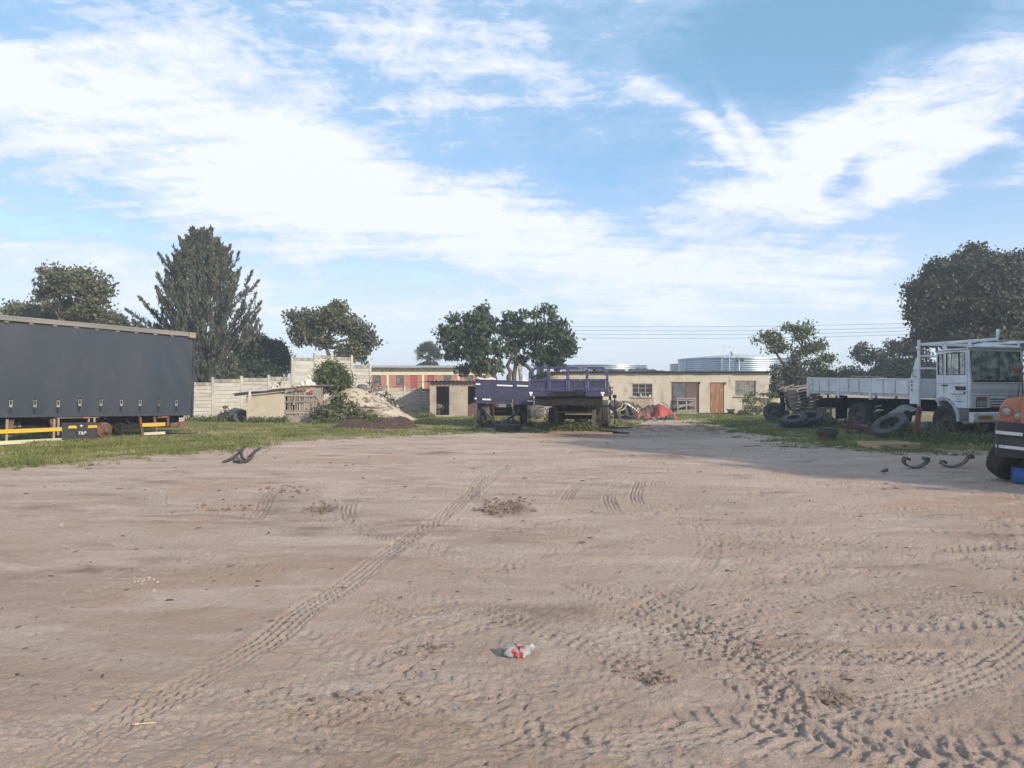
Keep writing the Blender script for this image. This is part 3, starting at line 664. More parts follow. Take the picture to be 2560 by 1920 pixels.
    mb = MB(); mb.lathe([(.22, 0), (.23, .006), (0, .007)], 20, Matrix.Translation((x(1527), Y - .002, z(963))) @ Euler((PI / 2, 0, 0)).to_matrix().to_4x4()); part('wall_patch', mb, mat('pale_repair', (.44, .38, .285), .92), r, world=True)
    mb = MB(); mb.b2(x(1566), x(1592), Y - .02, Y - .004, z(939.8), z(938.6)); mb.b2(x(1580.5), x(1581.6), Y - .03, Y - .021, z(940), z(934)); part('wall_bracket', mb, STEEL_DK, r, world=True)
    for px, py in ((1598, 939), (1621, 941), (1609, 954), (1553, 956), (1745, 934)): part('bolt', MB().box((x(px), Y - .012, z(py)), (.05, .02, .04)), STEEL_DK, r, world=True)
    # lamps beside the doors
    for px, py in ((1748, 957), (1812, 958)): part('hinge_post', MB().b2(x(px), x(px) + .06, Y - .10, Y - .003, z(py) - .08, z(py) + .08), STEEL_DK, r, world=True)
    # what stands in the left window
    j = MB().lathe([(0, 0), (.055, 0), (.06, .02), (.06, .15), (.045, .17), (.05, .18), (.05, .2), (0, .2)], 12); o = solo('plastic_jug', 'pale turquoise plastic tub behind the bars of the left workshop window', 'tub', j, mat('turquoise_plastic', (.25, .52, .56), .4), Vector((0, 0, 0))); o.location = (x(1601), Y - .07, holes[0][2] - .0)
    j = MB().lathe([(0, 0), (.04, 0), (.045, .02), (.045, .10), (.025, .12), (.025, .14), (0, .14)], 12); o = solo('white_bottle', 'small white bottle on the right end of the left workshop window ledge', 'bottle', j, mat('white_plastic', (.75, .75, .72), .4), Vector((0, 0, 0))); o.location = (x(1624), Y - .07, holes[0][2])
    return r
main_building()

# --- small grey outhouse with two doorways
def outhouse():
    Y = D(1042); x = lambda p: X_(p, Y); z = lambda p: Z_(p, Y); x0, x1 = x(1074.5), x(1222); zt = z(955)
    r = thing('outhouse', 'small grey plastered outhouse with empty doorways and rippled roof beside the purple trailer', 'shed', (x(1140), Y, 0))
    holes = [(x(1090), x(1123.5), .06, z(965)), (x(1169), x(1206), .02, z(964.5))]
    mb = MB(); wall_holes(mb, x0, x1, -.2, zt, Y, .18, holes); part('wall', mb, PLASTER_G, r, world=True)
    mb = MB(); mb.b2(x0, x0 + .15, Y + .182, Y + 2.6, -.2, zt - .01); mb.b2(x1 - .15, x1, Y + .182, Y + 2.6, -.2, zt - .01); mb.b2(x0, x1, Y + 2.6, Y + 2.75, -.2, zt - .02); mb.b2(x(1138), x(1144), Y + .182, Y + 2.59, -.2, zt - .02)
    part('rear_wall', mb, PLASTER_G, r, world=True)
    roof_sheets(r, x0 - .28, x1 + .1, Y - .35, zt + .05, Y + 2.9, zt + .02, .21, .036, CORR, wsheet=.85)
    part('eave_board', MB().b2(x0 - .9, x0 + .3, Y - .22, Y - .19, zt - .02, zt + .012), STEEL_DK, r, world=True)
    for h in holes:
        mb = MB(); a, b, c, d = h; mb.b2(a, a + .03, Y + .02, Y + .1, c, d); mb.b2(b - .03, b, Y + .02, Y + .1, c, d); mb.b2(a + .03, b - .03, Y + .02, Y + .1, d - .035, d)
        part('door_frame', mb, mat('timber_frame_dk', (.12, .10, .08), .8), r, world=True)
    part('threshold', MB().b2(x(1092), x(1124), Y - .22, Y - .003, -.05, .10), mat('step_concrete', (.38, .34, .30), .9), r, world=True)
    part('broken_render', MB().prism([(x(1168), 0), (x(1196), 0), (x(1196), z(1010)), (x(1184), z(1007)), (x(1176), z(1010)), (x(1170), z(1013))], .05, Matrix.Translation((0, Y + .03, 0))), mat('brown_board', (.12, .085, .065), .9), r, world=True)
    # rubble heaped inside the first doorway
    rb = thing('rubbish_heap', 'pale heap of rubble and sacks filling the left doorway of the grey outhouse', 'rubbish', (x(1107), Y + .6, 0))
    rr = random.Random(3)
    for i in range(16):
        s = rr.uniform(.12, .26); part('rubble', lump(s, rr, i), mat('rubble_mix', (.22, .20, .19), .9, col2=(.12, .11, .11), rand=.4), rb, loc=(rr.uniform(-.33, .33), rr.uniform(-.2, .5), .08 + s * .5 + rr.uniform(0, .45)), rot=(rr.uniform(0, 3), rr.uniform(0, 3), 0))
def lump(s, rr, seed, n=8, sq=(1, 1, .7), rough=.3):
    """irregular stone or clod"""
    mb = MB(); ph = [rr.uniform(0, 6) for _ in range(6)]
    def f(u, v):
        a = 2 * PI * u; b = PI * (v - .5); k = s * (1 + rough * math.sin(3 * a + ph[0]) * math.cos(2 * b + ph[1]) + rough * .6 * math.sin(5 * a + ph[2] + 3 * b))
        return (math.cos(a) * math.cos(b) * k * sq[0], math.sin(a) * math.cos(b) * k * sq[1], math.sin(b) * s * sq[2] * (1 + .2 * math.sin(2 * a + ph[3])))
    mb.grid(f, n, max(4, n // 2), smooth=False); return mb
outhouse()

# --- brick rooms beyond the wall
def brick_mat():
    m = bpy.data.materials.new('red_facing_brick'); m.use_nodes = True; nt = m.node_tree; N = nt.nodes; L = nt.links; b = N['Principled BSDF']; b.inputs['Roughness'].default_value = .9
    tc = N.new('ShaderNodeTexCoord'); mp = N.new('ShaderNodeMapping'); mp.inputs['Rotation'].default_value = (PI / 2, 0, 0); L.new(tc.outputs['Object'], mp.inputs[0])
    br = N.new('ShaderNodeTexBrick'); L.new(mp.outputs[0], br.inputs[0]); br.inputs['Scale'].default_value = 1; br.inputs['Brick Width'].default_value = .26; br.inputs['Row Height'].default_value = .10; br.inputs['Mortar Size'].default_value = .012
    br.inputs['Color1'].default_value = (.40, .135, .07, 1); br.inputs['Color2'].default_value = (.30, .095, .05, 1); br.inputs['Mortar'].default_value = (.36, .30, .25, 1)
    nz = N.new('ShaderNodeTexNoise'); nz.inputs['Scale'].default_value = 1.5; L.new(tc.outputs['Object'], nz.inputs[0])
    mx = N.new('ShaderNodeMix'); mx.data_type = 'RGBA'; mx.inputs['B'].default_value = (.46, .22, .13, 1); L.new(br.outputs[0], mx.inputs['A'])
    r = N.new('ShaderNodeMapRange'); r.inputs[1].default_value = .5; r.inputs[2].default_value = .65; r.inputs[4].default_value = .5; L.new(nz.outputs[0], r.inputs[0]); L.new(r.outputs[0], mx.inputs['Factor'])
    L.new(mx.outputs['Result'], b.inputs['Base Color']); return m
def brick_rooms():
    Y = 74; x = lambda p: X_(p, Y); z = lambda p: Z_(p, Y); x0, x1 = x(850), x(1231)
    r = thing('brick_rooms', 'row of red brick rooms with cream band and tin roof beyond the concrete wall', 'building', (x(1060), Y, 0))
    bm = brick_mat(); cream = mat('cream_paint', (.66, .60, .45), .85, col2=(.58, .52, .39), nscale=2, stretch=(1, 1, .4)); red = mat('red_door_paint', (.34, .075, .06), .6, col2=(.27, .06, .05))
    wins = [(931.6, 951.5), (990, 1009), (1109, 1128), (1163, 1182), (1194, 1213), (880, 899)]; doors = [(1026, 1043), (1068, 1085)]
    zb = z(937.3); za = z(921)
    holes = [(x(a), x(b), z(963.5), z(938.6)) for a, b in wins] + [(x(a), x(b), -.2, z(938)) for a, b in doors]
    mb = MB(); wall_holes(mb, x0, x1, -.5, zb, Y, .2, holes); part('wall', mb, bm, r, world=True)
    part('cream_band', MB().b2(x0, x1 + .03, Y - .03, Y + .17, zb + .001, za), cream, r, world=True)
    for p in (912, 969, 1057.5, 1146, 1229): part('pilaster', MB().b2(x(p) - .10, x(p) + .11, Y - .04, Y - .003, -.5, zb - .001), cream, r, world=True)
    part('rear_wall', MB().b2(x0, x1, Y + 4, Y + 4.2, -.5, za + .3), bm, r, world=True)
    part('end_wall', MB().add([(x1, Y + .3, -.5), (x1, Y + 4, -.5), (x1, Y + 4, za + .65), (x1, Y + .3, z(899))], [(0, 1, 2, 3)]).b2(x1 - .28, x1 - .01, Y + .21, Y + 3.99, za - .2, z(900)), bm, r, world=True)
    for (a, b) in wins: window(r, x(a), x(b), z(963.5), z(938.6), Y + .05, 2, 4, STEEL_DK, gm=mat('bright_pane', (.16, .18, .19), .2, col2=(.05, .055, .06), nscale=1.8, rand=.5), bar=.05, sm=bm)
    for (a, b) in doors: part('door', MB().b2(x(a) + .01, x(b) - .01, Y + .06, Y + .10, -.2, z(938.2)), red, r, world=True, bev=.01)
    for p in (956, 1044, 1072, 1136, 1218): part('air_vent', MB().box((x(p), Y - .04, z(928)), (.22, .02, .12)), GREYPAINT, r, world=True)
    for p in (975, 1026, 1082, 1130, 1190): part('roof_bracket', MB().bar((x(p), Y - .04, z(924)), (x(p) + .75, Y - .6, z(919.5)), .05), STEEL_DK, r, world=True)
    roof_sheets(r, x0 - .2, x1 - .29, Y - .65, z(919.5), Y + 4.4, z(911), .25, .03, mat('aged_tin', (.34, .33, .32), .55, metal=.2, col2=(.27, .25, .25), nscale=.8), wsheet=1.6)
    part('fascia', MB().b2(x0 - .2, x1 - .3, Y - .6, Y - .57, z(921.4), z(920.2)), STEEL_DK, r, world=True)
brick_rooms()

# --- precast panel wall: posts and panels, each a part
def precast_wall():
    seg = [(440, 531, 955.7, 11), (531, 603, 947.6, 11), (603, 671, 944.7, 12), (671, 730, 942, 12), (730, 787, 894, 17), (787, 829, 887.7, 18), (829, 879, 892, 18), (879, 925, 912, 15), (925, 970, 969, 9), (970, 1011, 970, 9), (1011, 1052.5, 971, 9), (1052.5, 1092, 971.5, 9)]
    def yy(px): return 36.6 + (px - 531) / 521.5 * 7.6
    r = thing('precast_wall', 'grey precast concrete panel wall stepping up to its tallest bays behind the round bush', 'wall', (X_(780, yy(780)), yy(780), 0))
    prev = None
    for (pa, pb, py, n) in seg:
        ya, yb = yy(pa), yy(pb); A = Vector((X_(pa, ya), ya, 0)); B = Vector((X_(pb, yb), yb, 0)); d = B - A; L_ = d.length; ang = math.atan2(d.y, d.x)
        top = Z_(py, (ya + yb) / 2); ph = (top + .06) / n
        mb = MB().box((0, 0, 0), (L_ - .10, .042, ph - .014)); me = mb.mesh('panel'); me.materials.append(CONC)
        mt = MB().box((0, 0, 0), (L_ - .10, .048, ph - .012)); mt2 = mt.mesh('top_panel'); mt2.materials.append(CONC_T)
        mid = (A + B) / 2 - r.location
        for i in range(n):
            last = i == n - 1
            o = part('panel', mt2 if last else me, CONC, r); o.location = (mid.x + RND.uniform(-.004, .004), mid.y + RND.uniform(-.006, .006), -.06 + ph * (i + .5)); o.rotation_euler = (RND.uniform(-.02, .02), RND.uniform(-.004, .004), ang)
            o.modifiers.new('bevel', 'BEVEL').width = .006
        h = max(top, prev or 0) + .05; prev = top
        mb = MB().box((0, 0, h / 2 - .05), (.13, .13, h + .1)).box((0, 0, h + .02), (.15, .15, .04), taper=.8)
        part('post', mb, CONC, r, loc=tuple(A - r.location), rot=(0, 0, ang), bev=.012)
precast_wall()
# second stretch seen between the purple trailers
def far_wall():
    Y = 44.5; xa, xb = X_(1290, Y), X_(1372, Y)
    r = thing('precast_wall', 'short grey precast wall stretch seen between the two purple trailers', 'wall', ((xa + xb) / 2, Y, 0))
    n = 9; zt = Z_(987, Y); nb = 2; w = (xb - xa) / nb
    me = MB().box((0, 0, 0), (w - .1, .045, (zt + .05) / n - .014)).mesh('panel'); me.materials.append(CONC)
    for b in range(nb):
        for i in range(n): part('panel', me, CONC, r, loc=(-w / 2 + w * b, RND.uniform(-.006, .006), -.05 + (zt + .05) / n * (i + .5)))
    for b in range(nb + 1): part('post', MB().b2(-.06, .06, -.06, .06, -.1, zt + .05), CONC, r, loc=(xa + w * b - r.location.x, 0, 0), bev=.01)
far_wall()

# --- kennel-like shed by the left wall
def low_shed():
    Y = 34.2; x = lambda p: X_(p, Y); z = lambda p: Z_(p, Y)
    r = thing('low_shed', 'low cream plastered shed with sloping sheet roof and slatted timber end by the left wall', 'shed', (x(700), Y, 0))
    mb = MB(); mb.prism([(x(616), -.1), (x(711.5), -.1), (x(711.5), z(979)), (x(616), z(989.5))], .12, Matrix.Translation((0, Y, 0))); mb.prism([(x(616), -.1), (x(616) + .12, -.1), (x(616) + .12, z(989)), (x(616), z(989.5))], 1.5, Matrix.Translation((0, Y + .121, 0)))
    part('wall', mb, mat('shed_plaster', (.50, .44, .34), .92, col2=(.43, .37, .285), nscale=1.5, bump=.006, bscale=30, col3=(.30, .25, .19), n3=2.5, lo3=.60, hi3=.72), r, world=True, bev=.01)
    part('rear_wall', MB().b2(x(616) + .01, x(781), Y + 1.63, Y + 1.72, -.1, z(990)), WOOD_OLD, r, world=True)
    # roof: overlapping sheets, rising to the right
    pts = [(590, 985.5), (672, 976.5), (740, 967.5), (806, 961)]
    for i in range(3):
        (pa, qa), (pb, qb) = pts[i], pts[i + 1]; A = (x(pa) - .05, z(qa)); B = (x(pb) + .1, z(qb))
        mb = MB(); d = .025
        f = lambda u, v, dz: (A[0] + (B[0] - A[0]) * u, Y - .28 + v * 2.2, A[1] + (B[1] - A[1]) * u + .018 * math.cos(v * 2 * PI * 11) + dz - .02 * i + .02 * math.sin(u * 5))
        mb.grid(lambda u, v: f(u, v, d), 6, 66); mb.grid(lambda u, v: f(u, v, 0), 6, 66); vs = []
        for k in range(7): vs += [f(k / 6, 0, d), f(k / 6, 0, 0)]
        mb.add(vs, [(2 * k, 2 * k + 1, 2 * k + 3, 2 * k + 2) for k in range(6)])
        part('roof_sheet', mb, mat('pale_roof_sheet', (.33, .33, .32), .6, metal=.1, col2=(.22, .21, .20)), r, world=True)
    mb = MB(); mb.bar((x(590), Y - .16, z(988)), (x(716), Y - .16, z(974.5)), .06, .09); part('fascia_board', mb, mat('tarred_wood', (.06, .055, .05), .9), r, world=True)
    mb = MB(); mb.bar((x(711), Y - .14, z(976)), (x(786), Y - .14, z(966.5)), .05, .16); part('fascia_board', mb, WOOD_OLD, r, world=True)
    mb = MB(); mb.bar((x(742), Y - .19, z(973)), (x(781), Y - .19, z(968.5)), .03, .10); part('fascia_board', mb, mat('rust_sheet', (.33, .15, .085), .85, col2=(.22, .10, .06)), r, world=True)
    # slatted end: uprights, rails and a pallet
    xs0, xs1 = x(713), x(786); n = 13
    for i in range(n):
        xx = xs0 + (xs1 - xs0) * i / (n - 1); part('slat', MB().bar((xx, Y + .02 + .02 * (i % 2), -.05), (xx + RND.uniform(-.05, .05), Y + .04, z(975) + RND.uniform(-.1, .02)), RND.uniform(.04, .075), .022, up=(0, 1, 0)), WOOD_OLD, r, world=True)
    for zz in (.14, .48, .56, .98, 1.28): part('rail', MB().bar((xs0, Y - .02, zz), (xs1, Y - .02, zz + RND.uniform(-.03, .03)), .03, .07), WOOD_OLD, r, world=True)
    part('brace', MB().bar((x(742), Y - .06, z(975)), (x(735), Y - .06, z(1012)), .09, .03, up=(0, 1, 0)), mat('grey_board', (.30, .26, .22), .9), r, world=True)
    part('kick_board', MB().b2(x(711.8), x(775), Y - .09, Y - .055, .02, .36), mat('grey_board', (.30, .26, .22), .9), r, world=True)
    mb = MB(); mb.prism([(x(782), z(975)), (x(792), z(967)), (x(803), z(968)), (x(805), z(985)), (x(797), z(996)), (x(789), z(990))], .03, Matrix.Translation((0, Y - .1, 0))); part('hanging_board', mb, mat('grey_board', (.30, .26, .22), .9), r, world=True)
    part('red_cloth', MB().prism([(x(775), z(976)), (x(783), z(974)), (x(784), z(983)), (x(778), z(984))], .03, Matrix.Translation((0, Y - .16, 0))), mat('red_cloth', (.40, .05, .04), .8), r, world=True)
    part('post', MB().b2(x(803), x(806), Y + .0, Y + .08, -.1, z(963)), WOOD_OLD, r, world=True)
    for i in range(9): part('slat', MB().bar((x(788 + i * 2), Y + .12 + .12 * i, -.05), (x(788 + i * 2) + RND.uniform(-.1, .1), Y + .12 + .12 * i, RND.uniform(1.0, 1.35)), .05, .03, up=(1, 0, 0)), WOOD_OLD, r, world=True)
    # scrap thrown on the roof
    wp = mat('dirty_white_plastic', (.62, .60, .54), .6, col2=(.50, .47, .40))
    j = thing('plastic_chair_scrap', 'broken white plastic chair lying on the left of the low shed roof', 'scrap', (x(682), Y + .4, z(978)))
    mb = MB(); mb.tube([Vector((0, 0, 0)) + Vector((math.cos(a) * .16, 0, .2 + math.sin(a) * .13)) for a in np.linspace(0, 2 * PI, 14)], .035, 6); part('seat_ring', mb, wp, j)
    for p, q in (((-.35, 0, .05), (-.2, 0, .38)), ((-.35, 0, .38), (.3, .05, .0)), ((.05, 0, 0), (.35, 0, .32)), ((.25, .1, .05), (.42, .1, .30))): part('leg', MB().bar(p, q, .06, .03), wp, j)
    solo('metal_strip', 'pale bent metal strip leaning on the low shed roof', 'scrap', MB().bar((x(704), Y + .3, z(975)), (x(713.5), Y + .35, z(957)), .07, .02).bar((x(693), Y + .3, z(973)), (x(704), Y + .3, z(975)), .12, .02), wp, Vector((x(704), Y + .3, z(975))))
    mb = MB(); rr = random.Random(5)
    mb.grid(lambda u, v: (x(738) + (x(782) - x(738)) * u, Y + .1 + v * .9, z(966) + .02 + (.30 * math.sin(PI * u) ** .7 + .22 * math.exp(-((u - .62) / .1) ** 2)) * math.sin(PI * v) + .05 * math.sin(u * 23 + v * 9)), 30, 12, smooth=False)
    solo('crumpled_sheeting', 'crumpled off-white sheeting heaped on the right of the low shed roof', 'scrap', mb, wp, Vector((x(760), Y + .4, z(966))))
    mb = MB(); mb.tube([Vector((x(764) + .13 * math.cos(a), Y + .35, z(948) + .17 * math.sin(a))) for a in np.linspace(0, 2 * PI, 12)], .045, 6); solo('plastic_ring', 'cream plastic toilet seat ring on top of the sheeting on the low shed roof', 'scrap', mb, mat('cream_plastic', (.66, .63, .48), .5), Vector((x(764), Y + .35, z(955))))
    mb = MB().bar((x(628), Y - .3, z(1003)), (x(630), Y - .3, z(977)), .07, .03).bar((x(633), Y - .3, z(996)), (x(631), Y - .3, z(978)), .05, .02); solo('hanging_strip', 'pale plastic strip hanging over the left roof edge of the low shed', 'scrap', mb, wp, Vector((x(630), Y - .3, z(977))))
low_shed()

# --- corrugated steel tanks
def tank(label, px, Y, R, zt, roof, ribs=0.21, extra=None):
    cx = X_(px, Y); r = thing('steel_tank', label, 'tank', (cx, Y, 0), group='corrugated steel tanks')
    prof = []; n = int(zt / ribs * 4)
    for i in range(n + 1): prof.append((R + .03 * math.sin(2 * PI * i / 4), zt * i / n))
    part('shell', MB().lathe(prof, 72), GALV, r)
    part('roof', MB().lathe([(R + .06, zt - .02), (R + .06, zt + .04), (R * .5, zt + roof * .6), (.3, zt + roof), (0, zt + roof)], 72), GALV_R, r)
    part('rim', MB().lathe([(R + .05, zt - .08), (R + .08, zt - .04), (R + .05, zt + .0)], 72), GALV, r)
    for k in range(8):
        a = k * PI / 4 + .3; part('seam', MB().b2(R + .01, R + .05, -.05, .05, 0, zt), GALV_R, r, rot=(0, 0, a))
    return r
tA = tank('large ribbed steel tank with shallow roof, ladder frame and vent behind the workshop', 1834, 80, 5.85, Z_(893, 74), .55)
x = lambda p: X_(p, 80); zt_ = Z_(893, 74)
mb = MB(); lx, ly = X_(1824, 74.1) - tA.location.x, 74.1 - 80
for dx in (-.45, .45, 0): mb.bar((lx + dx, ly, .5 if dx == 0 else zt_ - .1), (lx + dx, ly, Z_(865, 74)), .05)
for zz in (Z_(865, 74), Z_(866.5, 74)): mb.bar((lx - .45, ly, zz), (lx + .45, ly, zz), .05)
mb.bar((lx - .45, ly + .8, Z_(865, 74)), (lx - .45, ly, Z_(865, 74)), .04); mb.bar((lx + .45, ly + .8, Z_(865, 74)), (lx + .45, ly, Z_(865, 74)), .04)
part('ladder', mb, GALV_R, tA)
part('vent', MB().lathe([(.16, 0), (.16, .25), (.34, .28), (.30, .45), (.12, .55), (0, .56)], 16), GALV_R, tA, loc=(X_(1836, 76) - tA.location.x, -3.4, zt_ + .2))
for px in (1845, 1856): part('outlet', MB().lathe([(.0, -.01), (.16, -.01), (.17, .08), (0, .09)], 14, Euler((PI / 2, 0, 0)).to_matrix().to_4x4()), STEEL_DK, tA, loc=(X_(px, 74.2) - tA.location.x, -math.sqrt(5.85 ** 2 - (X_(px, 74.2) - tA.location.x) ** 2) - .03, Z_(899, 74.2)))
part('downpipe', MB().tube([(0, 0, 0), (0, 0, zt_ - .3)], .06, 8), GALV_R, tA, loc=(X_(1847, 74.2) - tA.location.x, -5.92, 0))
tank('narrow ribbed steel tank half hidden behind the left side of the large tank', 1742, 96, 3.4, Z_(909, 93), .3)
tank('low ribbed steel tank behind the purple headboard trailer', 1512, 78, 4.35, Z_(911.5, 74), .12)

# --- overhead wires and poles
WIRE = mat('wire_black', (.05, .05, .05), .6)
for i, (ya, ym, yb) in enumerate([(816, 820, 803), (825, 828.5, 812), (834, 838, 821), (844, 847.5, 829)]):
    pts = []
    for k in range(25):
        t = k / 24; px = 1345 + (2620 - 1345) * t; py = ya + (yb - 6 - ya) * t + 10 * math.sin(PI * t) * (1 if i else .8); pts.append(pt(px, py, 62 - 4 * t))
    solo('overhead_wire', ['topmost of four thin overhead wires crossing the sky right of the middle trees', 'second from top of four thin overhead wires right of the middle trees', 'third from top of four thin overhead wires right of the middle trees', 'lowest of four thin overhead wires right of the middle trees'][i], 'wire', MB().tube(pts, .011, 5), WIRE, pts[0], group='overhead wires')
for px, Y, py in ((1345, 62, 806), (2620, 58, 780)):
    r = thing('utility_pole', 'wooden utility pole hidden in the middle tree crown' if px < 2000 else 'wooden utility pole beyond the right edge', 'pole', (X_(px, Y), Y, 0), group='poles carrying the wires')
    part('shaft', MB().tube([(0, 0, 0), (0, 0, Z_(py, Y))], [.14, .10], 10), BARK, r); part('rack', MB().b2(-.03, .03, -.18, -.10, Z_(850, Y), Z_(810, Y)), STEEL_DK, r)

# --- pale boundary panels under the creeper at the right end of the workshop
Yc = 44.0
r = thing('board_fence', 'pale board fence overgrown by creeper to the right of the workshop', 'fence', (X_(1905, Yc), Yc, 0))
nb_ = 12
me = MB().box((0, 0, 0), (X_(1960, Yc) / 1e9 + (X_(1962, Yc) - X_(1856, Yc)) / nb_ - .012, .03, 1.0)).mesh('board'); me.materials.append(mat('lime_board', (.44, .42, .27), .85, col2=(.33, .31, .19), rand=.12, stretch=(1, 1, .3)))
for i in range(nb_): part('board', me, None, r, loc=(X_(1856, Yc) + (X_(1962, Yc) - X_(1856, Yc)) * (i + .5) / nb_ - r.location.x, RND.uniform(-.01, .01), .52 + RND.uniform(-.03, .03)))
for zz in (.3, .8): part('rail', MB().b2(X_(1856, Yc) - r.location.x, X_(1962, Yc) - r.location.x, .03, .08, zz, zz + .06), WOOD_OLD, r)
# ------------------------------------------------------------------ trees and shrubs
L_OLIVE = leaf_mat('olive_leaves', (.040, .050, .030), (.18, .18, .105), .2, (.27, .23, .13))
L_GREEN = leaf_mat('green_leaves', (.025, .042, .026), (.105, .145, .080), .22)
L_DEEP = leaf_mat('deep_green_leaves', (.020, .036, .022), (.050, .080, .042), .15)
L_DUSTY = leaf_mat('dusty_leaves', (.035, .045, .032), (.10, .105, .065), .15, (.15, .10, .07))
L_NEEDLE = leaf_mat('grey_needles', (.045, .055, .042), (.12, .13, .095), .15)
L_PALE = leaf_mat('pale_leaves', (.07, .10, .045), (.19, .23, .10), .3)
L_BUSH = leaf_mat('bush_leaves', (.055, .08, .03), (.18, .20, .08), .25)
L_BROWN = leaf_mat('brown_vine', (.07, .05, .04), (.19, .13, .09), .2)
L_PALM = leaf_mat('palm_green', (.06, .085, .045), (.17, .20, .11), .2)

broad_tree('broadleaf_tree', 'olive green broadleaf tree with open crown rising above the left end of the grey trailer', [(185, 715, 55, 40), (235, 742, 45, 42), (130, 720, 32, 35), (150, 690, 42, 25), (110, 742, 20, 22), (190, 690, 45, 24), (255, 715, 26, 24), (225, 780, 40, 22), (160, 760, 30, 25)], 46,
           (X_(140, 46), 46), .25, L_OLIVE, 11, dens=4.3, per=24, spread=.24, shell=.7, trunks=[[(X_(130, 46), 46, 0), (X_(138, 46), 46, 3.5), (X_(150, 46), 46, 6)]], trunk_r=.2)
broad_tree('spreading_tree', 'low wide dark green tree spreading behind the top of the grey trailer', [(120, 800, 75, 34), (215, 805, 70, 32), (280, 815, 40, 22), (60, 778, 42, 12), (35, 768, 14, 8), (170, 780, 50, 26), (60, 820, 60, 30), (245, 790, 30, 20), (325, 818, 12, 12)], 50,
           (X_(170, 50), 50), .24, L_OLIVE, 12, dens=9, per=26, spread=.25, trunk_r=.25)
def conifer():
    Y = 49.0; k = Y / FL; rng = np.random.default_rng(21); bx = X_(508, Y); r = thing('conifer', 'tall grey green conifer with upswept branches behind the trailer end', 'tree', (bx, Y, 0))
    P = []; T = []; Dd = []; tw = MB()
    env = [(575, 486, 520), (600, 460, 545), (640, 430, 575), (660, 425, 570), (690, 408, 598), (720, 402, 612), (750, 406, 640), (780, 420, 640), (805, 400, 652), (830, 390, 640), (860, 440, 610), (900, 468, 585), (935, 470, 590)]
    def at_(py):
        for (a, b) in zip(env[:-1], env[1:]):
            if a[0] <= py <= b[0]: t = (py - a[0]) / (b[0] - a[0]); return a[1] + (b[1] - a[1]) * t, a[2] + (b[2] - a[2]) * t
        return (490, 512)
    def plume(tip, root, n, wid):
        root = np.array(root); tip = np.array(tip); mid = root + (tip - root) * .55 + np.array([0, 0, -.10 * np.linalg.norm(tip[:2] - root[:2])])
        t = rng.uniform(0, 1, n) ** .75; t = np.maximum(t, .12)
        c = ((1 - t) ** 2)[:, None] * root + (2 * t * (1 - t))[:, None] * mid + (t ** 2)[:, None] * tip
        tg = (2 * (1 - t))[:, None] * (mid - root) + (2 * t)[:, None] * (tip - mid); tg /= np.linalg.norm(tg, axis=1, keepdims=True)
        rad = wid * (1.22 - t)[:, None] * rng.uniform(.1, 1, (n, 1)); o = rng.normal(size=(n, 3)); o /= np.linalg.norm(o, axis=1, keepdims=True)
        P.append(c + o * rad); dd = tg + np.array([0, 0, .7]) + o * .45; Dd.append(dd / np.linalg.norm(dd, axis=1, keepdims=True)); T.append(rng.uniform(0, 1) * .55 + rng.uniform(0, .45, n))
        q = [root, (root + mid) / 2, mid, (mid + tip) / 2, tip]; tw.tube([Vector(a) for a in q], [.05, .04, .03, .02, .008], 4, cap=False)
    for i in range(560):
        py = 580 + (935 - 580) * rng.uniform(0, 1) ** .9; a, b = at_(py); th = rng.uniform(0, 2 * PI); cx_ = 507; side = math.cos(th); wpx = (b - cx_ if side > 0 else cx_ - a); rr = rng.uniform(0, 1) ** .5
        tip = np.array([X_(cx_ + wpx * side * rr, Y), Y + math.sin(th) * rr * (b - a) / 2 * k, Z_(py, Y)]); ln = rng.uniform(.9, 1.7); out = np.array([side * .55 * rr, math.sin(th) * .55 * rr, 1.0]); out[0] += rng.normal() * .15; out /= np.linalg.norm(out)
        plume(tuple(tip + out * .25 * ln), tuple(tip - out * ln * .75), 62, .33 + .12 * rng.uniform())
    for i in range(46):
        py = rng.uniform(600, 900); a, b = at_(py); th = rng.uniform(0, 2 * PI); q = (X_(507 + ((b - 507) if math.cos(th) > 0 else (507 - a)) * math.cos(th) * .85, Y), Y + math.sin(th) * 2, Z_(py, Y)); tw.tube([Vector((bx, Y, max(1, q[2] - 2.2))), Vector(((bx + q[0]) / 2, (Y + q[1]) / 2, q[2] - 1.3)), Vector(q)], [.07, .05, .015], 5, cap=False)
    for (px, py) in [(395, 632), (416, 640), (428, 672), (410, 700), (472, 592), (458, 606), (500, 578), (522, 582), (548, 600), (576, 612), (598, 628), (603, 668), (632, 675), (648, 700), (655, 752), (640, 790), (652, 770), (620, 820), (488, 576), (512, 577)]:
        tip = pt(px, py, Y + rng.uniform(-.6, .6)); plume(tuple(tip), (tip.x + (bx - tip.x) * .22, Y, tip.z - 1.0), 80, .27)
    for (px, py, rx_, ry_) in [(313, 772, 440, 838), (345, 740, 455, 840), (330, 800, 450, 850), (375, 775, 470, 860), (415, 755, 470, 830), (345, 815, 460, 865), (390, 810, 470, 870)]:
        plume(tuple(pt(px, py, Y - .4)), tuple(pt(rx_, ry_, Y)), 230, .42)
    P = np.concatenate(P); Dd = np.concatenate(Dd); T = np.concatenate(T)
    V, F = leaf_quads(P - np.array(r.location), .30, rng, .28, Dd, .42); me = npmesh('needles', V, F); at = me.attributes.new('tone', 'FLOAT', 'FACE'); at.data.foreach_set('value', T.astype(np.float32)); me.materials.append(L_NEEDLE)
    o = bpy.data.objects.new('crown', me); C.objects.link(o); o.parent = r
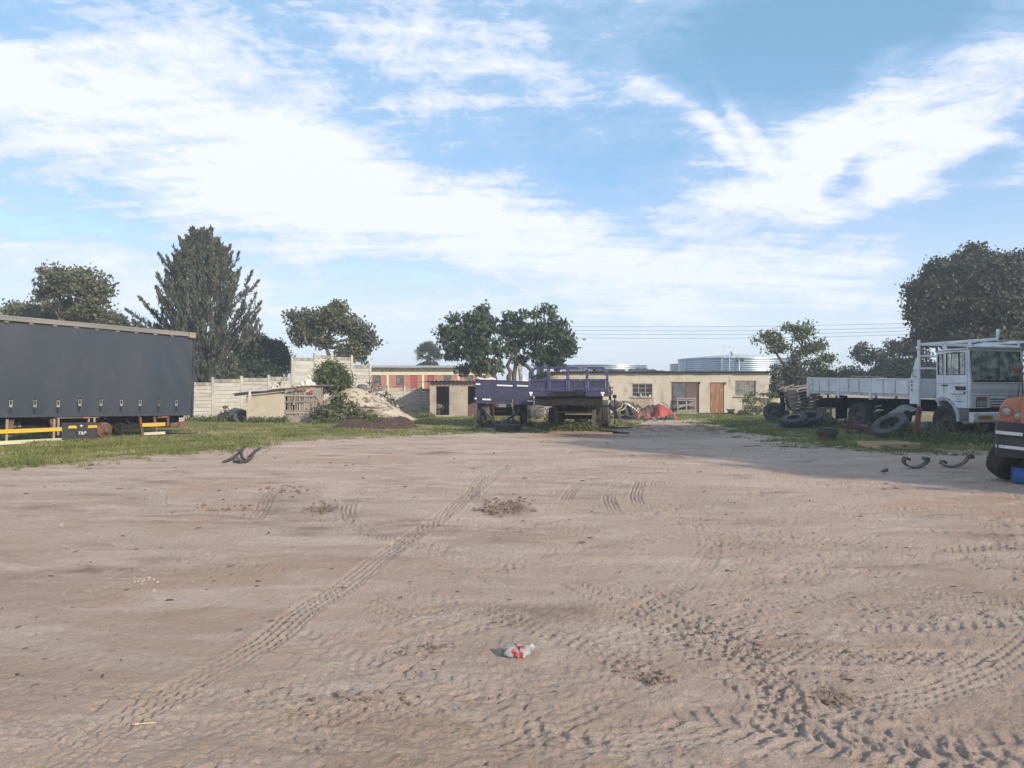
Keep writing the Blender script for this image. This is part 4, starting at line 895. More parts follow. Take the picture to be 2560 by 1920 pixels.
    tw.tube([(bx, Y, 0), (bx + .05, Y, 4), (bx - .05, Y, 8), (bx - .1, Y, 11)], [.34, .24, .12, .03], 10); part('trunk', tw, BARK, r, world=True)
conifer()
broad_tree('round_tree', 'dense dark green round-crowned tree between the conifer and the tall wall bays', [(650, 895, 62, 50), (620, 890, 40, 42), (685, 900, 36, 40), (645, 860, 36, 22), (655, 935, 68, 30), (600, 915, 22, 30), (605, 875, 22, 22), (690, 870, 20, 16)], 53, (X_(650, 53), 53), .22, L_DEEP, 13, dens=14, per=26, spread=.22, trunk_r=.2)
broad_tree('scrub_tree', 'shaggy grey green growth at the foot of the conifer behind the wall', [(560, 930, 40, 24), (590, 942, 26, 16), (520, 930, 40, 30), (500, 900, 28, 40), (550, 905, 30, 24)], 50.5, (X_(545, 50), 50), .22, L_DUSTY, 31, dens=9, per=22, spread=.22, trunk_r=.1)
broad_tree('broadleaf_tree', 'olive green tree with wide ragged crown behind the tallest bays of the wall', [(790, 800, 60, 38), (850, 810, 52, 40), (745, 818, 30, 36), (900, 845, 42, 34), (835, 775, 36, 20), (735, 790, 20, 16), (870, 880, 46, 26), (925, 855, 24, 14), (800, 850, 40, 20), (770, 838, 30, 24), (902, 880, 22, 26), (845, 764, 16, 12), (750, 850, 18, 14), (900, 818, 20, 14)], 50,
           (X_(850, 50), 50), .24, L_OLIVE, 14, dens=4.4, per=24, spread=.22, shell=.7, trunks=[[(X_(850, 50), 50, 0), (X_(835, 50), 50, 2.6), (X_(815, 50), 50, 4.4)]], trunk_r=.2)
# middle pair with big drooping leaves
YM = 44
broad_tree('leafy_tree', 'dark green tree with drooping leaf tufts and one leaning trunk behind the grey outhouse', [(1150, 840, 38, 36), (1195, 810, 32, 34), (1115, 845, 20, 36), (1215, 850, 38, 40), (1130, 880, 26, 22), (1180, 885, 34, 40), (1195, 915, 30, 26), (1105, 820, 14, 10), (1192, 778, 13, 10), (1213, 778, 9, 12), (1143, 792, 9, 11), (1125, 800, 9, 8), (1225, 795, 14, 14), (1160, 925, 16, 18), (1240, 880, 14, 18), (1170, 800, 16, 14), (1243, 906, 5, 5), (1245, 922, 4, 3)], YM,
           (X_(1240, YM), YM), .30, L_GREEN, 15, dens=4.5, per=22, spread=.19, trunks=[[(X_(1241, YM), YM, 0), (X_(1239, YM), YM, Z_(955, YM)), (X_(1232, YM), YM, Z_(932, YM)), (X_(1222, YM), YM, Z_(912, YM)), (X_(1205, YM), YM, Z_(895, YM))]], trunk_r=.19, aspect=.5, droop=.5, shell=.5)
broad_tree('leafy_tree', 'dark green tree with several crooked trunks behind the purple trailers', [(1285, 820, 34, 32), (1330, 830, 34, 30), (1375, 830, 34, 38), (1410, 850, 24, 40), (1280, 870, 28, 24), (1345, 880, 30, 22), (1390, 890, 34, 26), (1425, 870, 14, 30), (1275, 790, 16, 12), (1335, 788, 14, 12), (1362, 768, 8, 8), (1380, 780, 10, 12), (1388, 798, 10, 8), (1405, 806, 12, 10), (1300, 895, 22, 14), (1355, 910, 22, 14), (1400, 915, 24, 12), (1360, 945, 18, 18), (1305, 785, 10, 8), (1258, 826, 12, 20)], YM + 1,
           (X_(1290, YM + 1), YM + 1), .30, L_GREEN, 16, dens=4.5, per=22, spread=.19, trunks=[[(X_(1272, YM + 1), YM + 1, 0), (X_(1272, YM + 1), YM + 1, Z_(940, YM + 1)), (X_(1277, YM + 1), YM + 1, Z_(930, YM + 1)), (X_(1268, YM + 1), YM + 1, Z_(915, YM + 1)), (X_(1280, YM + 1), YM + 1, Z_(890, YM + 1))], [(X_(1289, YM + 1), YM + 1, 0), (X_(1285, YM + 1), YM + 1, Z_(940, YM + 1)), (X_(1290, YM + 1), YM + 1, Z_(910, YM + 1)), (X_(1289, YM + 1), YM + 1, Z_(870, YM + 1))],
           [(X_(1287, YM + 1), YM + 1, Z_(912, YM + 1)), (X_(1310, YM + 1), YM + 1, Z_(900, YM + 1)), (X_(1340, YM + 1), YM + 1, Z_(878, YM + 1))], [(X_(1350, YM + 1), YM + 1, .2), (X_(1328, YM + 1), YM + 1, Z_(925, YM + 1)), (X_(1295, YM + 1), YM + 1, Z_(895, YM + 1))]], trunk_r=.17, aspect=.5, droop=.5, shell=.5)
# dead stump and pale sheet behind the first trailer
Yq = 40; mb = MB().tube([pt(1305, 975, Yq), pt(1302, 945, Yq), pt(1299, 925, Yq), pt(1297, 908, Yq)], [.13, .10, .09, .02], 8).tube([pt(1302, 930, Yq), pt(1306, 915, Yq)], [.06, .02], 6); s = solo('dead_stump', 'bare grey broken stump standing between the two purple trailers', 'stump', mb, mat('grey_dead_wood', (.26, .23, .20), .9), pt(1305, 1045, Yq))
# palm
def palm():
    Y = 88; r = thing('palm_tree', 'fan palm with shaggy skirt rising behind the brick rooms', 'tree', (X_(1072, Y), Y, 0)); rng = np.random.default_rng(5); V = []; T = []; F = []
    top = Z_(888, Y); c0 = np.array([0, 0, top])
    part('trunk', MB().tube([(0, 0, 0), (0, 0, top)], [.4, .28], 10), BARK, r)
    for i in range(120):
        dead = i > 70; th = rng.uniform(0, 2 * PI); el = rng.uniform(-.25, 1.35) if not dead else rng.uniform(-1.2, -.4); d = np.array([math.cos(th) * math.cos(el), math.sin(th) * math.cos(el), math.sin(el)])
        L0 = rng.uniform(.5, 1.1); hub = c0 + d * L0 + (np.array([0, 0, -.7]) * rng.uniform(.4, 1.3) if dead else 0)
        side = np.cross(d, [0, 0, 1.0]); side /= np.linalg.norm(side) + 1e-9; up = np.cross(side, d); ro = rng.uniform(-.7, .7); side, up = side * math.cos(ro) + up * math.sin(ro), up * math.cos(ro) - side * math.sin(ro); t = rng.uniform(.4, 1) if not dead else rng.uniform(0, .3)
        for j in range(11):
            a = (j - 5) / 5 * 1.2; dd = d * math.cos(a) + side * math.sin(a); L1 = rng.uniform(.85, 1.15); tip = hub + dd * L1 + np.array([0, 0, -.22 * L1 ** 2 - (.35 if dead else 0)]); w = .085; n0 = len(V); pp = np.cross(dd, up); pp /= np.linalg.norm(pp) + 1e-9
            V += [hub - pp * .02, hub + dd * L1 * .5 + pp * w + up * .03, tip, hub + dd * L1 * .5 - pp * w - up * .03]; F.append((n0, n0 + 1, n0 + 2, n0 + 3)); T.append(t)
    me = npmesh('fronds', np.array(V), np.array(F)); at = me.attributes.new('tone', 'FLOAT', 'FACE'); at.data.foreach_set('value', np.array(T, dtype=np.float32)); me.materials.append(L_PALM); o = bpy.data.objects.new('crown', me); C.objects.link(o); o.parent = r
palm()
# right side
broad_tree('sparse_tree', 'thin tree with open feathery tufts and bare twigs right of the large tank', [(1935, 850, 36, 20), (1965, 820, 22, 15), (1950, 868, 28, 14), (1910, 838, 18, 9), (2012, 825, 30, 18), (2002, 845, 26, 14), (2035, 870, 34, 14), (2010, 880, 30, 14), (2045, 860, 24, 10), (1925, 875, 14, 9), (2060, 900, 34, 14), (2035, 915, 30, 16), (1890, 850, 8, 4)], 52,
           (X_(1975, 52), 52), .22, L_BUSH, 17, dens=5, per=15, spread=.2, trunks=[[(X_(1972, 52), 52, 0), (X_(1965, 52), 52, Z_(920, 52)), (X_(1942, 52), 52, Z_(885, 52))], [(X_(1985, 52), 52, 0), (X_(1988, 52), 52, Z_(900, 52)), (X_(2005, 52), 52, Z_(870, 52))]], trunk_r=.14, extra_twigs=26)
broad_tree('ivy_tree', 'brown green overgrown trunk mass to the right of the large tank', [(1985, 905, 22, 22), (1990, 935, 30, 26), (1965, 940, 22, 30), (1990, 965, 44, 26), (1940, 985, 30, 18)], 50, (X_(1985, 50), 50), .17, L_DUSTY, 18, dens=9, per=20, spread=.2, trunk_r=.15)
broad_tree('slim_shrub', 'narrow upright grey green shrub against the right end of the workshop', [(1938, 925, 7, 22), (1938, 950, 12, 22), (1942, 975, 16, 22), (1945, 990, 20, 18)], 48, (X_(1940, 48), 48), .14, L_DUSTY, 19, dens=12, per=18, spread=.13, trunk_r=.05, limbs=False)
broad_tree('hedge_row', 'mixed green brown scrub behind the truck bed', [(2030, 945, 44, 26), (2075, 945, 36, 20), (2120, 935, 26, 22), (2095, 960, 50, 20), (2010, 965, 40, 20), (2150, 960, 44, 16)], 58, (X_(2070, 58), 58), .2, L_BUSH, 20, dens=9, per=22, spread=.24, trunk_r=.1, limbs=False, cat='shrub')
broad_tree('dark_thicket', 'dark green thicket behind the middle of the white truck bed', [(2180, 950, 36, 20), (2220, 935, 44, 28), (2270, 930, 46, 32), (2250, 915, 30, 16), (2320, 940, 44, 30), (2215, 960, 60, 16), (2160, 945, 16, 14), (2380, 940, 60, 34), (2440, 930, 60, 34)], 66, (X_(2240, 66), 66), .25, L_DEEP, 22, dens=12, per=26, spread=.3, trunk_r=.15, limbs=False)
broad_tree('feathery_tree', 'feathery grey green trees with open crowns above the thicket left of the big tree', [(2148, 880, 16, 20), (2160, 868, 12, 8), (2185, 886, 18, 12), (2200, 900, 22, 10), (2240, 862, 22, 12), (2262, 880, 24, 16), (2225, 880, 16, 8), (2275, 860, 24, 14), (2160, 900, 16, 12), (2300, 885, 26, 16)], 68, (X_(2190, 68), 68), .27, L_DUSTY, 23, dens=6, per=15, spread=.26, trunk_r=.14, extra_twigs=14)
broad_tree('big_tree', 'very large dark tree with dense crown and bare top twigs above the white truck cab', [(2420, 700, 90, 62), (2350, 740, 66, 60), (2500, 700, 90, 60), (2310, 760, 34, 60), (2440, 625, 22, 12), (2430, 648, 42, 20), (2360, 690, 44, 30), (2480, 790, 110, 60), (2370, 800, 70, 50), (2590, 720, 90, 80), (2540, 655, 40, 24), (2290, 720, 20, 24), (2350, 664, 22, 16), (2440, 855, 120, 30), (2330, 845, 40, 25), (2650, 700, 110, 90), (2300, 790, 26, 30), (2480, 660, 44, 26), (2560, 840, 100, 50)], 52,
           (X_(2450, 52), 52), .27, L_DUSTY, 24, dens=8, per=22, spread=.32, shell=.6, trunks=[[(X_(2450, 52), 52, 0), (X_(2445, 52), 52, 4.5), (X_(2440, 52), 52, 7.5)]], trunk_r=.32, extra_twigs=26)
# row of trees beyond the right edge: their long shadow lies over the yard
for i, (x_, y_, h_, r_) in enumerate([(18.8, 3.2, 7.0, 2.0), (17.6, 7.2, 7.9, 2.5), (17.0, 11.3, 7.8, 2.7), (17.9, 15.3, 7.2, 2.6), (19.8, 19.0, 6.9, 2.5), (22.4, 22.6, 6.6, 2.5), (25.4, 26.2, 6.6, 2.6)]):
    rng = np.random.default_rng(60 + i); r = thing('shade_tree', 'dense green tree beyond the right edge, ' + ['nearest the camera of the row', 'second nearest of the row', 'third nearest of the row', 'middle one of the row', 'third farthest of the row', 'second farthest of the row', 'farthest of the row'][i], 'tree', (x_, y_, 0), group='trees beyond the right edge')
    cl = [(x_ + rng.uniform(-.3, .3) * r_, y_ + rng.uniform(-.3, .3) * r_, h_ * f, r_ * g, r_ * g, h_ * .24) for f, g in ((.25, .8), (.45, 1.0), (.62, 1.0), (.78, .8), (.9, .5))]
    P, tn = clump_points(cl, 5, 22, .35, rng); me = leaf_mesh('crown', P, .55, rng, tn, .7, off=r.location); me.materials.append(L_DEEP); o = bpy.data.objects.new('crown', me); C.objects.link(o); o.parent = r
    part('trunk', MB().tube([(0, 0, 0), (.1, 0, h_ * .6)], [.2, .1], 8), BARK, r)
# bushes in the yard
def bush(name, label, blobs, Y, size, lm, seed, dens=9, per=22, spread=.16, **k): return broad_tree(name, label, blobs, Y, (X_(blobs[0][0], Y), Y), size, lm, seed, dens=dens, per=per, spread=spread, trunk_r=.05, limbs=True, cat='shrub', **k)
bush('round_bush', 'round olive green bush in front of the tallest wall bays', [(833, 940, 38, 32), (830, 918, 26, 15), (812, 945, 22, 28), (855, 950, 24, 26), (835, 965, 40, 18)], 37, .13, L_BUSH, 41, dens=17, per=30)
bush('leafy_shrub', 'dark leafy shrub in front of the sand heap', [(842, 1004, 20, 13), (858, 1020, 30, 16), (884, 1032, 26, 12), (826, 1026, 18, 20), (850, 990, 11, 9), (878, 1010, 12, 7), (810, 1042, 18, 13), (912, 1042, 20, 8), (935, 1044, 22, 5)], 33.2, .17, L_BUSH, 42, dens=8, per=16, spread=.14)
bush('dry_creeper', 'brown straggling creeper over the right side of the sand heap', [(940, 975, 14, 16), (960, 990, 18, 12), (985, 1000, 18, 14), (1000, 1020, 12, 16), (925, 960, 8, 22), (1010, 1040, 10, 10), (970, 1012, 16, 8)], 38.3, .12, L_BROWN, 43, dens=5, per=12, spread=.16, extra_twigs=24)
bush('weed_clump', 'brown green weeds beside the timber end of the low shed', [(800, 1030, 16, 24), (790, 1042, 14, 14), (815, 1040, 14, 14)], 33.6, .14, L_DUSTY, 44, dens=8, per=14, spread=.12)
bush('wild_shrub', 'green creeper leaves hanging over the pale board fence', [(1870, 985, 16, 8), (1895, 983, 18, 8), (1920, 986, 18, 9), (1945, 990, 14, 10), (1880, 1004, 12, 6), (1930, 1008, 20, 8), (1900, 1020, 18, 6), (1945, 1022, 14, 10), (1870, 1028, 14, 6), (1865, 1000, 6, 12)], 43.4, .17, L_PALE, 45, dens=6, per=10, spread=.12)
bush('dry_weed', 'thin dry brown weed in front of the panel wall left of the low shed', [(562, 1018, 7, 14), (566, 1035, 12, 8), (552, 1035, 8, 6)], 35.6, .09, L_BROWN, 46, dens=3, per=8, spread=.08, extra_twigs=10)
bush('rusty_shoot', 'reddish dry shoot rising behind the low shed roof', [(700, 958, 4, 12), (698, 968, 6, 8)], 36.4, .09, L_BROWN, 47, dens=4, per=10, spread=.06, extra_twigs=6)
bush('pale_tuft', 'pale dry tuft showing over the top of the left wall', [(626, 938, 6, 8), (650, 944, 5, 4)], 38.5, .10, L_PALE, 48, dens=4, per=10, spread=.08, extra_twigs=6)
# ------------------------------------------------------------------ wheels, tyres
TYRE = mat('tyre_rubber', (.040, .039, .039), .85, col2=(.075, .068, .062), nscale=3, lo=.4, hi=.7, bump=.002, bscale=60)
TYRE_D = mat('dusty_tyre', (.060, .057, .055), .9, col2=(.11, .095, .08), nscale=3, lo=.4, hi=.7)
RIM = mat('dull_rim', (.12, .11, .105), .6, metal=.3, col2=(.10, .065, .045), nscale=5)
RUST = mat('rusty_steel', (.16, .085, .055), .85, col2=(.09, .055, .045), nscale=5, col3=(.26, .13, .07), n3=8, lo3=.58, hi3=.7)
CHAS = mat('chassis_black', (.018, .018, .019), .85, spec=.15, col2=(.040, .034, .03), nscale=4, lo=.5, hi=.7)
GREASY = mat('greasy_grey', (.085, .08, .075), .8, col2=(.14, .12, .10), nscale=4)
def tyre_mesh(R=.52, w=.28, ri=.29, lug=.012, n=60, name='tyre'):
    mb = MB(); h = w / 2
    prof = [(ri, -h * .72), (ri + .02, -h * .86), ((R + ri) / 2, -h * 1.0), (R - .035, -h * .92), (R - .006, -h * .80)]
    zs = [-.80, -.56, -.50, -.28, -.22, -.02, .04, .24, .30, .52, .58, .80]
    prof += [(R - (lug if k % 2 else 0), z * h) for k, z in enumerate(zs[1:-1])]
    prof += [(R - .006, h * .80), (R - .035, h * .92), ((R + ri) / 2, h * 1.0), (ri + .02, h * .86), (ri, h * .72), (ri + .03, h * .5), (ri + .03, -h * .5), (ri, -h * .72)]
    vs = []; m = len(prof)
    for j in range(n):
        a = 2 * PI * j / n
        for k, (r, z) in enumerate(prof):
            rr = r
            if 4 <= k <= 15 and (j + (1 if z > 0 else 0)) % 2: rr = r - lug * .8
            vs.append((rr * math.cos(a), rr * math.sin(a), z))
    fs = [(j * m + k, j * m + k + 1, ((j + 1) % n) * m + k + 1, ((j + 1) % n) * m + k) for j in range(n) for k in range(m - 1)]
    mb.add(vs, [f[::-1] for f in fs], None, False); me = mb.mesh(name); me.materials.append(TYRE); return me
def rim_mesh(ri=.29, w=.28, dish=.06, holes=10, name='rim', m=RIM):
    mb = MB(); h = w / 2
    mb.lathe([(ri + .015, h * .86), (ri - .005, h * .84), (ri - .02, h * .6), (ri - .035, h * .3), (ri - .05, h * .3 - dish), (ri * .55, h * .3 - dish * .2), (ri * .5, h * .3 + .02), (ri * .25, h * .3 + .03), (ri * .22, h * .3 + .10), (0, h * .3 + .11)], 30)
    mb.lathe([(ri + .015, -h * .86), (ri - .02, -h * .6), (ri - .03, h * .3)], 30)
    for k in range(holes): a = 2 * PI * k / holes; mb.box((ri * .42 * math.cos(a), ri * .42 * math.sin(a), h * .3 + .045), (.03, .03, .04))
    me = mb.mesh(name); me.materials.append(m); return me
TY = tyre_mesh(); RM = rim_mesh(); TYS = tyre_mesh(.40, .25, .22, .010); RMS = rim_mesh(.22, .25)
def wheel(parent, loc, rot, ty=TY, rm=RM, tm=None, flip=False, scale=1.0):
    t = part('wheel', ty, TYRE, parent, loc=loc, rot=rot); t.scale = (scale,) * 3
    if rm: part('rim', rm, RIM, t, rot=(PI if flip else 0, 0, 0))
    return t
AX_X = (0, PI / 2, 0); AX_Y = (PI / 2, 0, 0)

# ------------------------------------------------------------------ curtain-sided trailer on the left
def curtain_trailer():
    ox, oy = -11.31, 26.14; tilt = .0223
    r = thing('curtain_trailer', 'long wheel-less trailer with dark grey curtain side and yellow side guards', 'trailer', (ox, oy, 0), rot=(0, tilt, math.atan2(.843, .538)))
    def S(px): q = (px - 1280) / FL; return (ox - q * oy) / (.538 - .843 * q)
    def Yd(px): return oy - .843 * S(px)
    def Zl(px, py): return CH + (HZ - py) / FL * Yd(px) - math.sin(tilt) * S(px)
    zb, zt = .697, 3.62
    cur = mat('curtain_pvc', (.036, .046, .063), .55, col2=(.045, .053, .068), nscale=.7, col3=(.065, .064, .066), n3=2.2, lo3=.55, hi3=.8, spec=.3, stretch=(1, 1, .5))
    def cf(u, v):
        x = -12 + 12 * u; z = zb + .02 + (zt - .18 - zb) * v; rear = max(0, (x + 1.6) / 1.6)
        y = .03 + .008 * math.sin(x * 4.9 + .6 * math.sin(v * 4)) * (1 - .4 * v) + .018 * math.sin(x * 1.3 + v * 3) - .05 * math.sin(PI * v) ** .8
        y += .07 * rear * math.sin((x * 2.2 + v * 2.9) * 4.4) * math.sin(PI * min(1, v * 1.05)) * .5 + .02 * math.sin(x * 9.8 + v * 2) * (v < .12) * (1 - v / .12)
        return (x, y, z)
    part('curtain', MB().grid(cf, 260, 40), cur, r)
    part('hem', MB().b2(-12, 0, -.005, .02, zb - .02, zb + .05), cur, r)
    body = MB(); body.b2(-12, -.06, .12, 2.5, zb + .02, zb + .16); body.b2(-12, -.03, 2.46, 2.5, zb + .16, zt - .1); body.b2(-.045, -.005, .04, 2.45, zb + .1, zt - .1); body.b2(-12, -11.95, .12, 2.45, zb + .16, zt - .1)
    part('body', body, mat('trailer_grey', (.09, .095, .10), .6), r)
    al = mat('weathered_aluminium', (.20, .195, .18), .5, metal=.3, col2=(.27, .25, .22), nscale=1.2, stretch=(.3, 1, 3))
    rail = MB(); rail.b2(-12, -.02, -.06, .10, zt - .17, zt - .08); rail.b2(-12, -.02, -.035, .06, zt - .078, zt - .015)
    part('cant_rail', rail, al, r, bev=.01)
    part('roof', MB().grid(lambda u, v: (-12 + 11.98 * u, -.04 + 2.54 * v, zt - .015 + .05 * math.sin(PI * v)), 20, 10), mat('roof_cover', (.5, .48, .44), .6), r)
    part('corner_cap', MB().b2(-.22, .03, -.09, .12, zt - .22, zt - .02), mat('cap_brown', (.27, .22, .18), .7), r, bev=.02)
    part('corner_post', MB().b2(-.03, .035, -.03, .09, zb - .08, zt - .27), mat('navy_post', (.03, .035, .055), .5), r, bev=.01)
    for k in range(14): part('hook', MB().b2(.036, .05, -.02, .03, zb + .2 + .19 * k, zb + .25 + .19 * k), STEEL_DK, r)
    # curtain rollers and buckles
    steel = mat('bright_buckle', (.55, .55, .53), .35, metal=.7)
    for px in (8, 70, 130, 183, 236, 287, 334, 382, 424): s = S(px); part('roller', MB().prism([(-.09, .0), (.09, .0), (.03, -.05), (-.03, -.05)], .03, Matrix.Translation((-s, -.02, zt - .175))), al, r)
    for i, px in enumerate((23.5, 83.9, 142, 196, 249, 300, 347, 394, 438)):
        s = S(px); z0 = Zl(px, 1018 if i < 3 else 1015); hh = .20; w = .085
        mb = MB(); mb.b2(-w / 2, -w / 2 + .014, 0, .02, 0, hh); mb.b2(w / 2 - .014, w / 2, 0, .02, 0, hh); mb.b2(-w / 2, w / 2, .001, .019, hh - .02, hh); mb.b2(-w / 2 + .015, w / 2 - .015, -.01, .015, .0, .075)
        b = part('buckle', mb, steel if i != 7 else STEEL_DK, r, loc=(-s, -.04, z0)); part('strap', MB().b2(-.022, .022, .004, .012, -.16, .25), mat('black_webbing', (.02, .02, .022), .9), b)
    # chassis
    ch = MB()
    for y in (.62, 1.78): ch.b2(-12, -.1, y, y + .12, .24, zb + .02)
    for s in np.arange(.3, 12, .9): ch.b2(-s - .05, -s + .05, .12, 2.4, zb - .10, zb + .0)
    ch.b2(-3.6, -2.4, .3, 2.2, .28, .38); part('chassis', ch, CHAS, r)
    for s in (4.55, 5.72, 6.9, 8.1):
        part('outrigger', MB().prism([(-.12, zb + .0), (.12, zb + .0), (.07, .40), (.05, .12), (-.04, .12), (-.06, .40)], .06, Matrix.Translation((-s, .16, 0))), RUST, r)
    yel = mat('yellow_guard', (.62, .36, .035), .6, col2=(.50, .29, .04), nscale=4, col3=(.50, .44, .30), n3=7, lo3=.62, hi3=.72, stretch=(.3, 1, 4)); crm = mat('cream_guard', (.50, .49, .35), .6, col2=(.42, .42, .31), nscale=4, stretch=(.3, 1, 4))
    g1 = MB().b2(-9.5, -S(158), .02, .05, Zl(158, 1077.6), Zl(158, 1068.2)); part('side_guard', g1, yel, r, label='yellow upper side guard rail', rot=(0, -.017, 0), loc=(0, 0, .075))
    g2 = MB().b2(-9.5, -S(160), .02, .05, Zl(158, 1104), Zl(158, 1095)); part('side_guard', g2, crm, r, label='cream lower side guard rail', rot=(0, -.017, 0), loc=(0, 0, .075))
    part('side_guard', MB().b2(-S(357), -S(414), .02, .05, Zl(385, 1066), Zl(385, 1057)), yel, r, label='short yellow guard rail near the rear', rot=(0, -.015, 0), loc=(0, 0, .02))
    part('side_guard', MB().b2(-S(361), -S(414), .02, .05, Zl(385, 1087), Zl(385, 1080)), crm, r, label='short cream guard rail near the rear', rot=(0, -.015, 0), loc=(0, 0, .02))
    pale = mat('tan_strut', (.30, .24, .18), .8, col2=(.20, .15, .11))
    for px in (19, 137): s = S(px); part('guard_post', MB().b2(-s - .03, -s + .03, .055, .10, -.1, .62), pale, r)
    for px in (148, 224, 238): s = S(px); part('hanger', MB().b2(-s - .028, -s + .028, .056, .10, .12 if px == 148 else .50, zb - .03), pale, r)
    part('hanger_rail', MB().b2(-S(140), -S(250), .06, .11, zb - .065, zb - .03), pale, r); part('side_marker', MB().b2(-S(209), -S(221), .03, .055, zb - .075, zb - .035), mat('orange_lamp', (.45, .13, .04), .4), r)
    # black tool box with reflectors and lettering
    s0, s1 = S(244.5), S(155); zb0, zb1 = Zl(200, 1099), Zl(200, 1056.5)
    bx = part('tool_box', MB().b2(-s1, -s0, .0, .5, zb0, zb1), mat('toolbox_plastic', (.035, .037, .038), .5), r, bev=.02)
    part('box_lid_edge', MB().b2(-s1 + .03, -s0 - .02, -.012, .0, zb1 - .05, zb1 - .035), mat('toolbox_plastic', (.035, .037, .038), .5), bx)
    for a, b in ((169, 193), (218, 242)): part('reflector', MB().prism([(-S(a), zb1 - .17), (-S(b), zb1 - .17), (-S(b) - .02 * (a == 169) * 3, zb1 - .09), (-S(a) + .03, zb1 - .09)], .008, Matrix.Translation((0, -.012, 0))), mat('reflector_yellow', (.72, .40, .03), .4), bx)
    part('lock', MB().lathe([(.05, 0), (.05, .02), (0, .025)], 12, Matrix.Translation((-S(203), -.002, zb1 - .11)) @ Euler((PI / 2, 0, 0)).to_matrix().to_4x4()), steel, bx)
    part('badge', MB().b2(-S(190) - .0, -S(215), -.010, -.001, Zl(203, 1089), Zl(203, 1078)), mat('badge_black', (.01, .01, .01), .5), bx, bev=.004)
    tm = text_mesh('TRP', .145, .002, .3); part('lettering', tm, mat('badge_white', (.8, .8, .8), .5), bx, loc=(-S(203), -.014, (Zl(203, 1078) + Zl(203, 1089)) / 2), rot=(PI / 2, 0, 0))
    tx = mat('chalk_yellow', (.42, .38, .22), .9)
    for i, (t, px, py) in enumerate((('UNITED SS', 54, 1063.5), ('CHASSIS 46', 54, 1069.5))): part('lettering', text_mesh(t, .10, .002, .1), tx, r, loc=(-S(px), .612, Zl(px, py) + .03), rot=(PI / 2, 0, 0))
    # bare hub, arch, suspension, far tyre
    s = S(270)
    Mx = Matrix.Translation((-s, .42, .235)) @ Euler((PI / 2, 0, 0)).to_matrix().to_4x4()
    hub = MB().lathe([(.0, -.05), (.24, -.04), (.25, 0), (.25, .20), (.22, .23), (.16, .22), (.15, .26), (.11, .27), (.10, .36), (.07, .40), (0, .41)], 26, Mx)
    for k in range(10): a = k * PI / 5; hub.add([Mx @ Vector(q) for q in [(.18 * math.cos(a) - .015, .18 * math.sin(a) - .015, .22), (.18 * math.cos(a) + .015, .18 * math.sin(a) - .015, .22), (.18 * math.cos(a) + .015, .18 * math.sin(a) + .015, .30), (.18 * math.cos(a) - .015, .18 * math.sin(a) + .015, .30)]], [(0, 1, 2, 3)])
    part('wheel_hub', hub, RUST, r)
    part('mudguard', MB().grid(lambda u, v: (-s + .50 * math.cos(PI * (.02 + .86 * u)), .22 + .30 * v, .17 + .42 * math.sin(PI * (.02 + .86 * u))), 20, 2), RUST, r)
    part('suspension', MB().bar((-S(300), .35, .25), (-S(352), .35, .35), .10, .12).bar((-S(312), .22, .02), (-S(312), .22, .40), .06).bar((-S(318), .25, zb - .05), (-S(335), .3, .42), .06).bar((-s, .35, .24), (-s, 2.2, .24), .12).b2(-S(355), -S(310), .4, .5, .32, .45), CHAS, r)
    wheel(r, (-S(345), 1.9, .38), AX_Y, TYS, RMS)
    for px in (352, 388): part('rear_hanger', MB().bar((-S(px), .1, zb), (-S(px) + .12, .1, .02), .08, .06), RUST, r)
    part('rear_bracket', MB().b2(-S(397), -S(424), .08, .14, zb - .10, zb - .03).b2(-S(424) - .05, -S(424) + .03, .08, .14, .30, zb - .03), RUST, r)
    part('under_run_bar', MB().bar((-S(428), .1, .34), (-S(464), .1, .40), .12, .14).bar((-S(448), 0, .37), (-S(466), -.05, .38), .06, .13), RUST, r)
    part('rear_lamp', MB().b2(-S(406), -S(420), .05, .07, zb - .07, zb - .03), mat('orange_lamp', (.45, .13, .04), .4), r)
    return r
curtain_trailer()

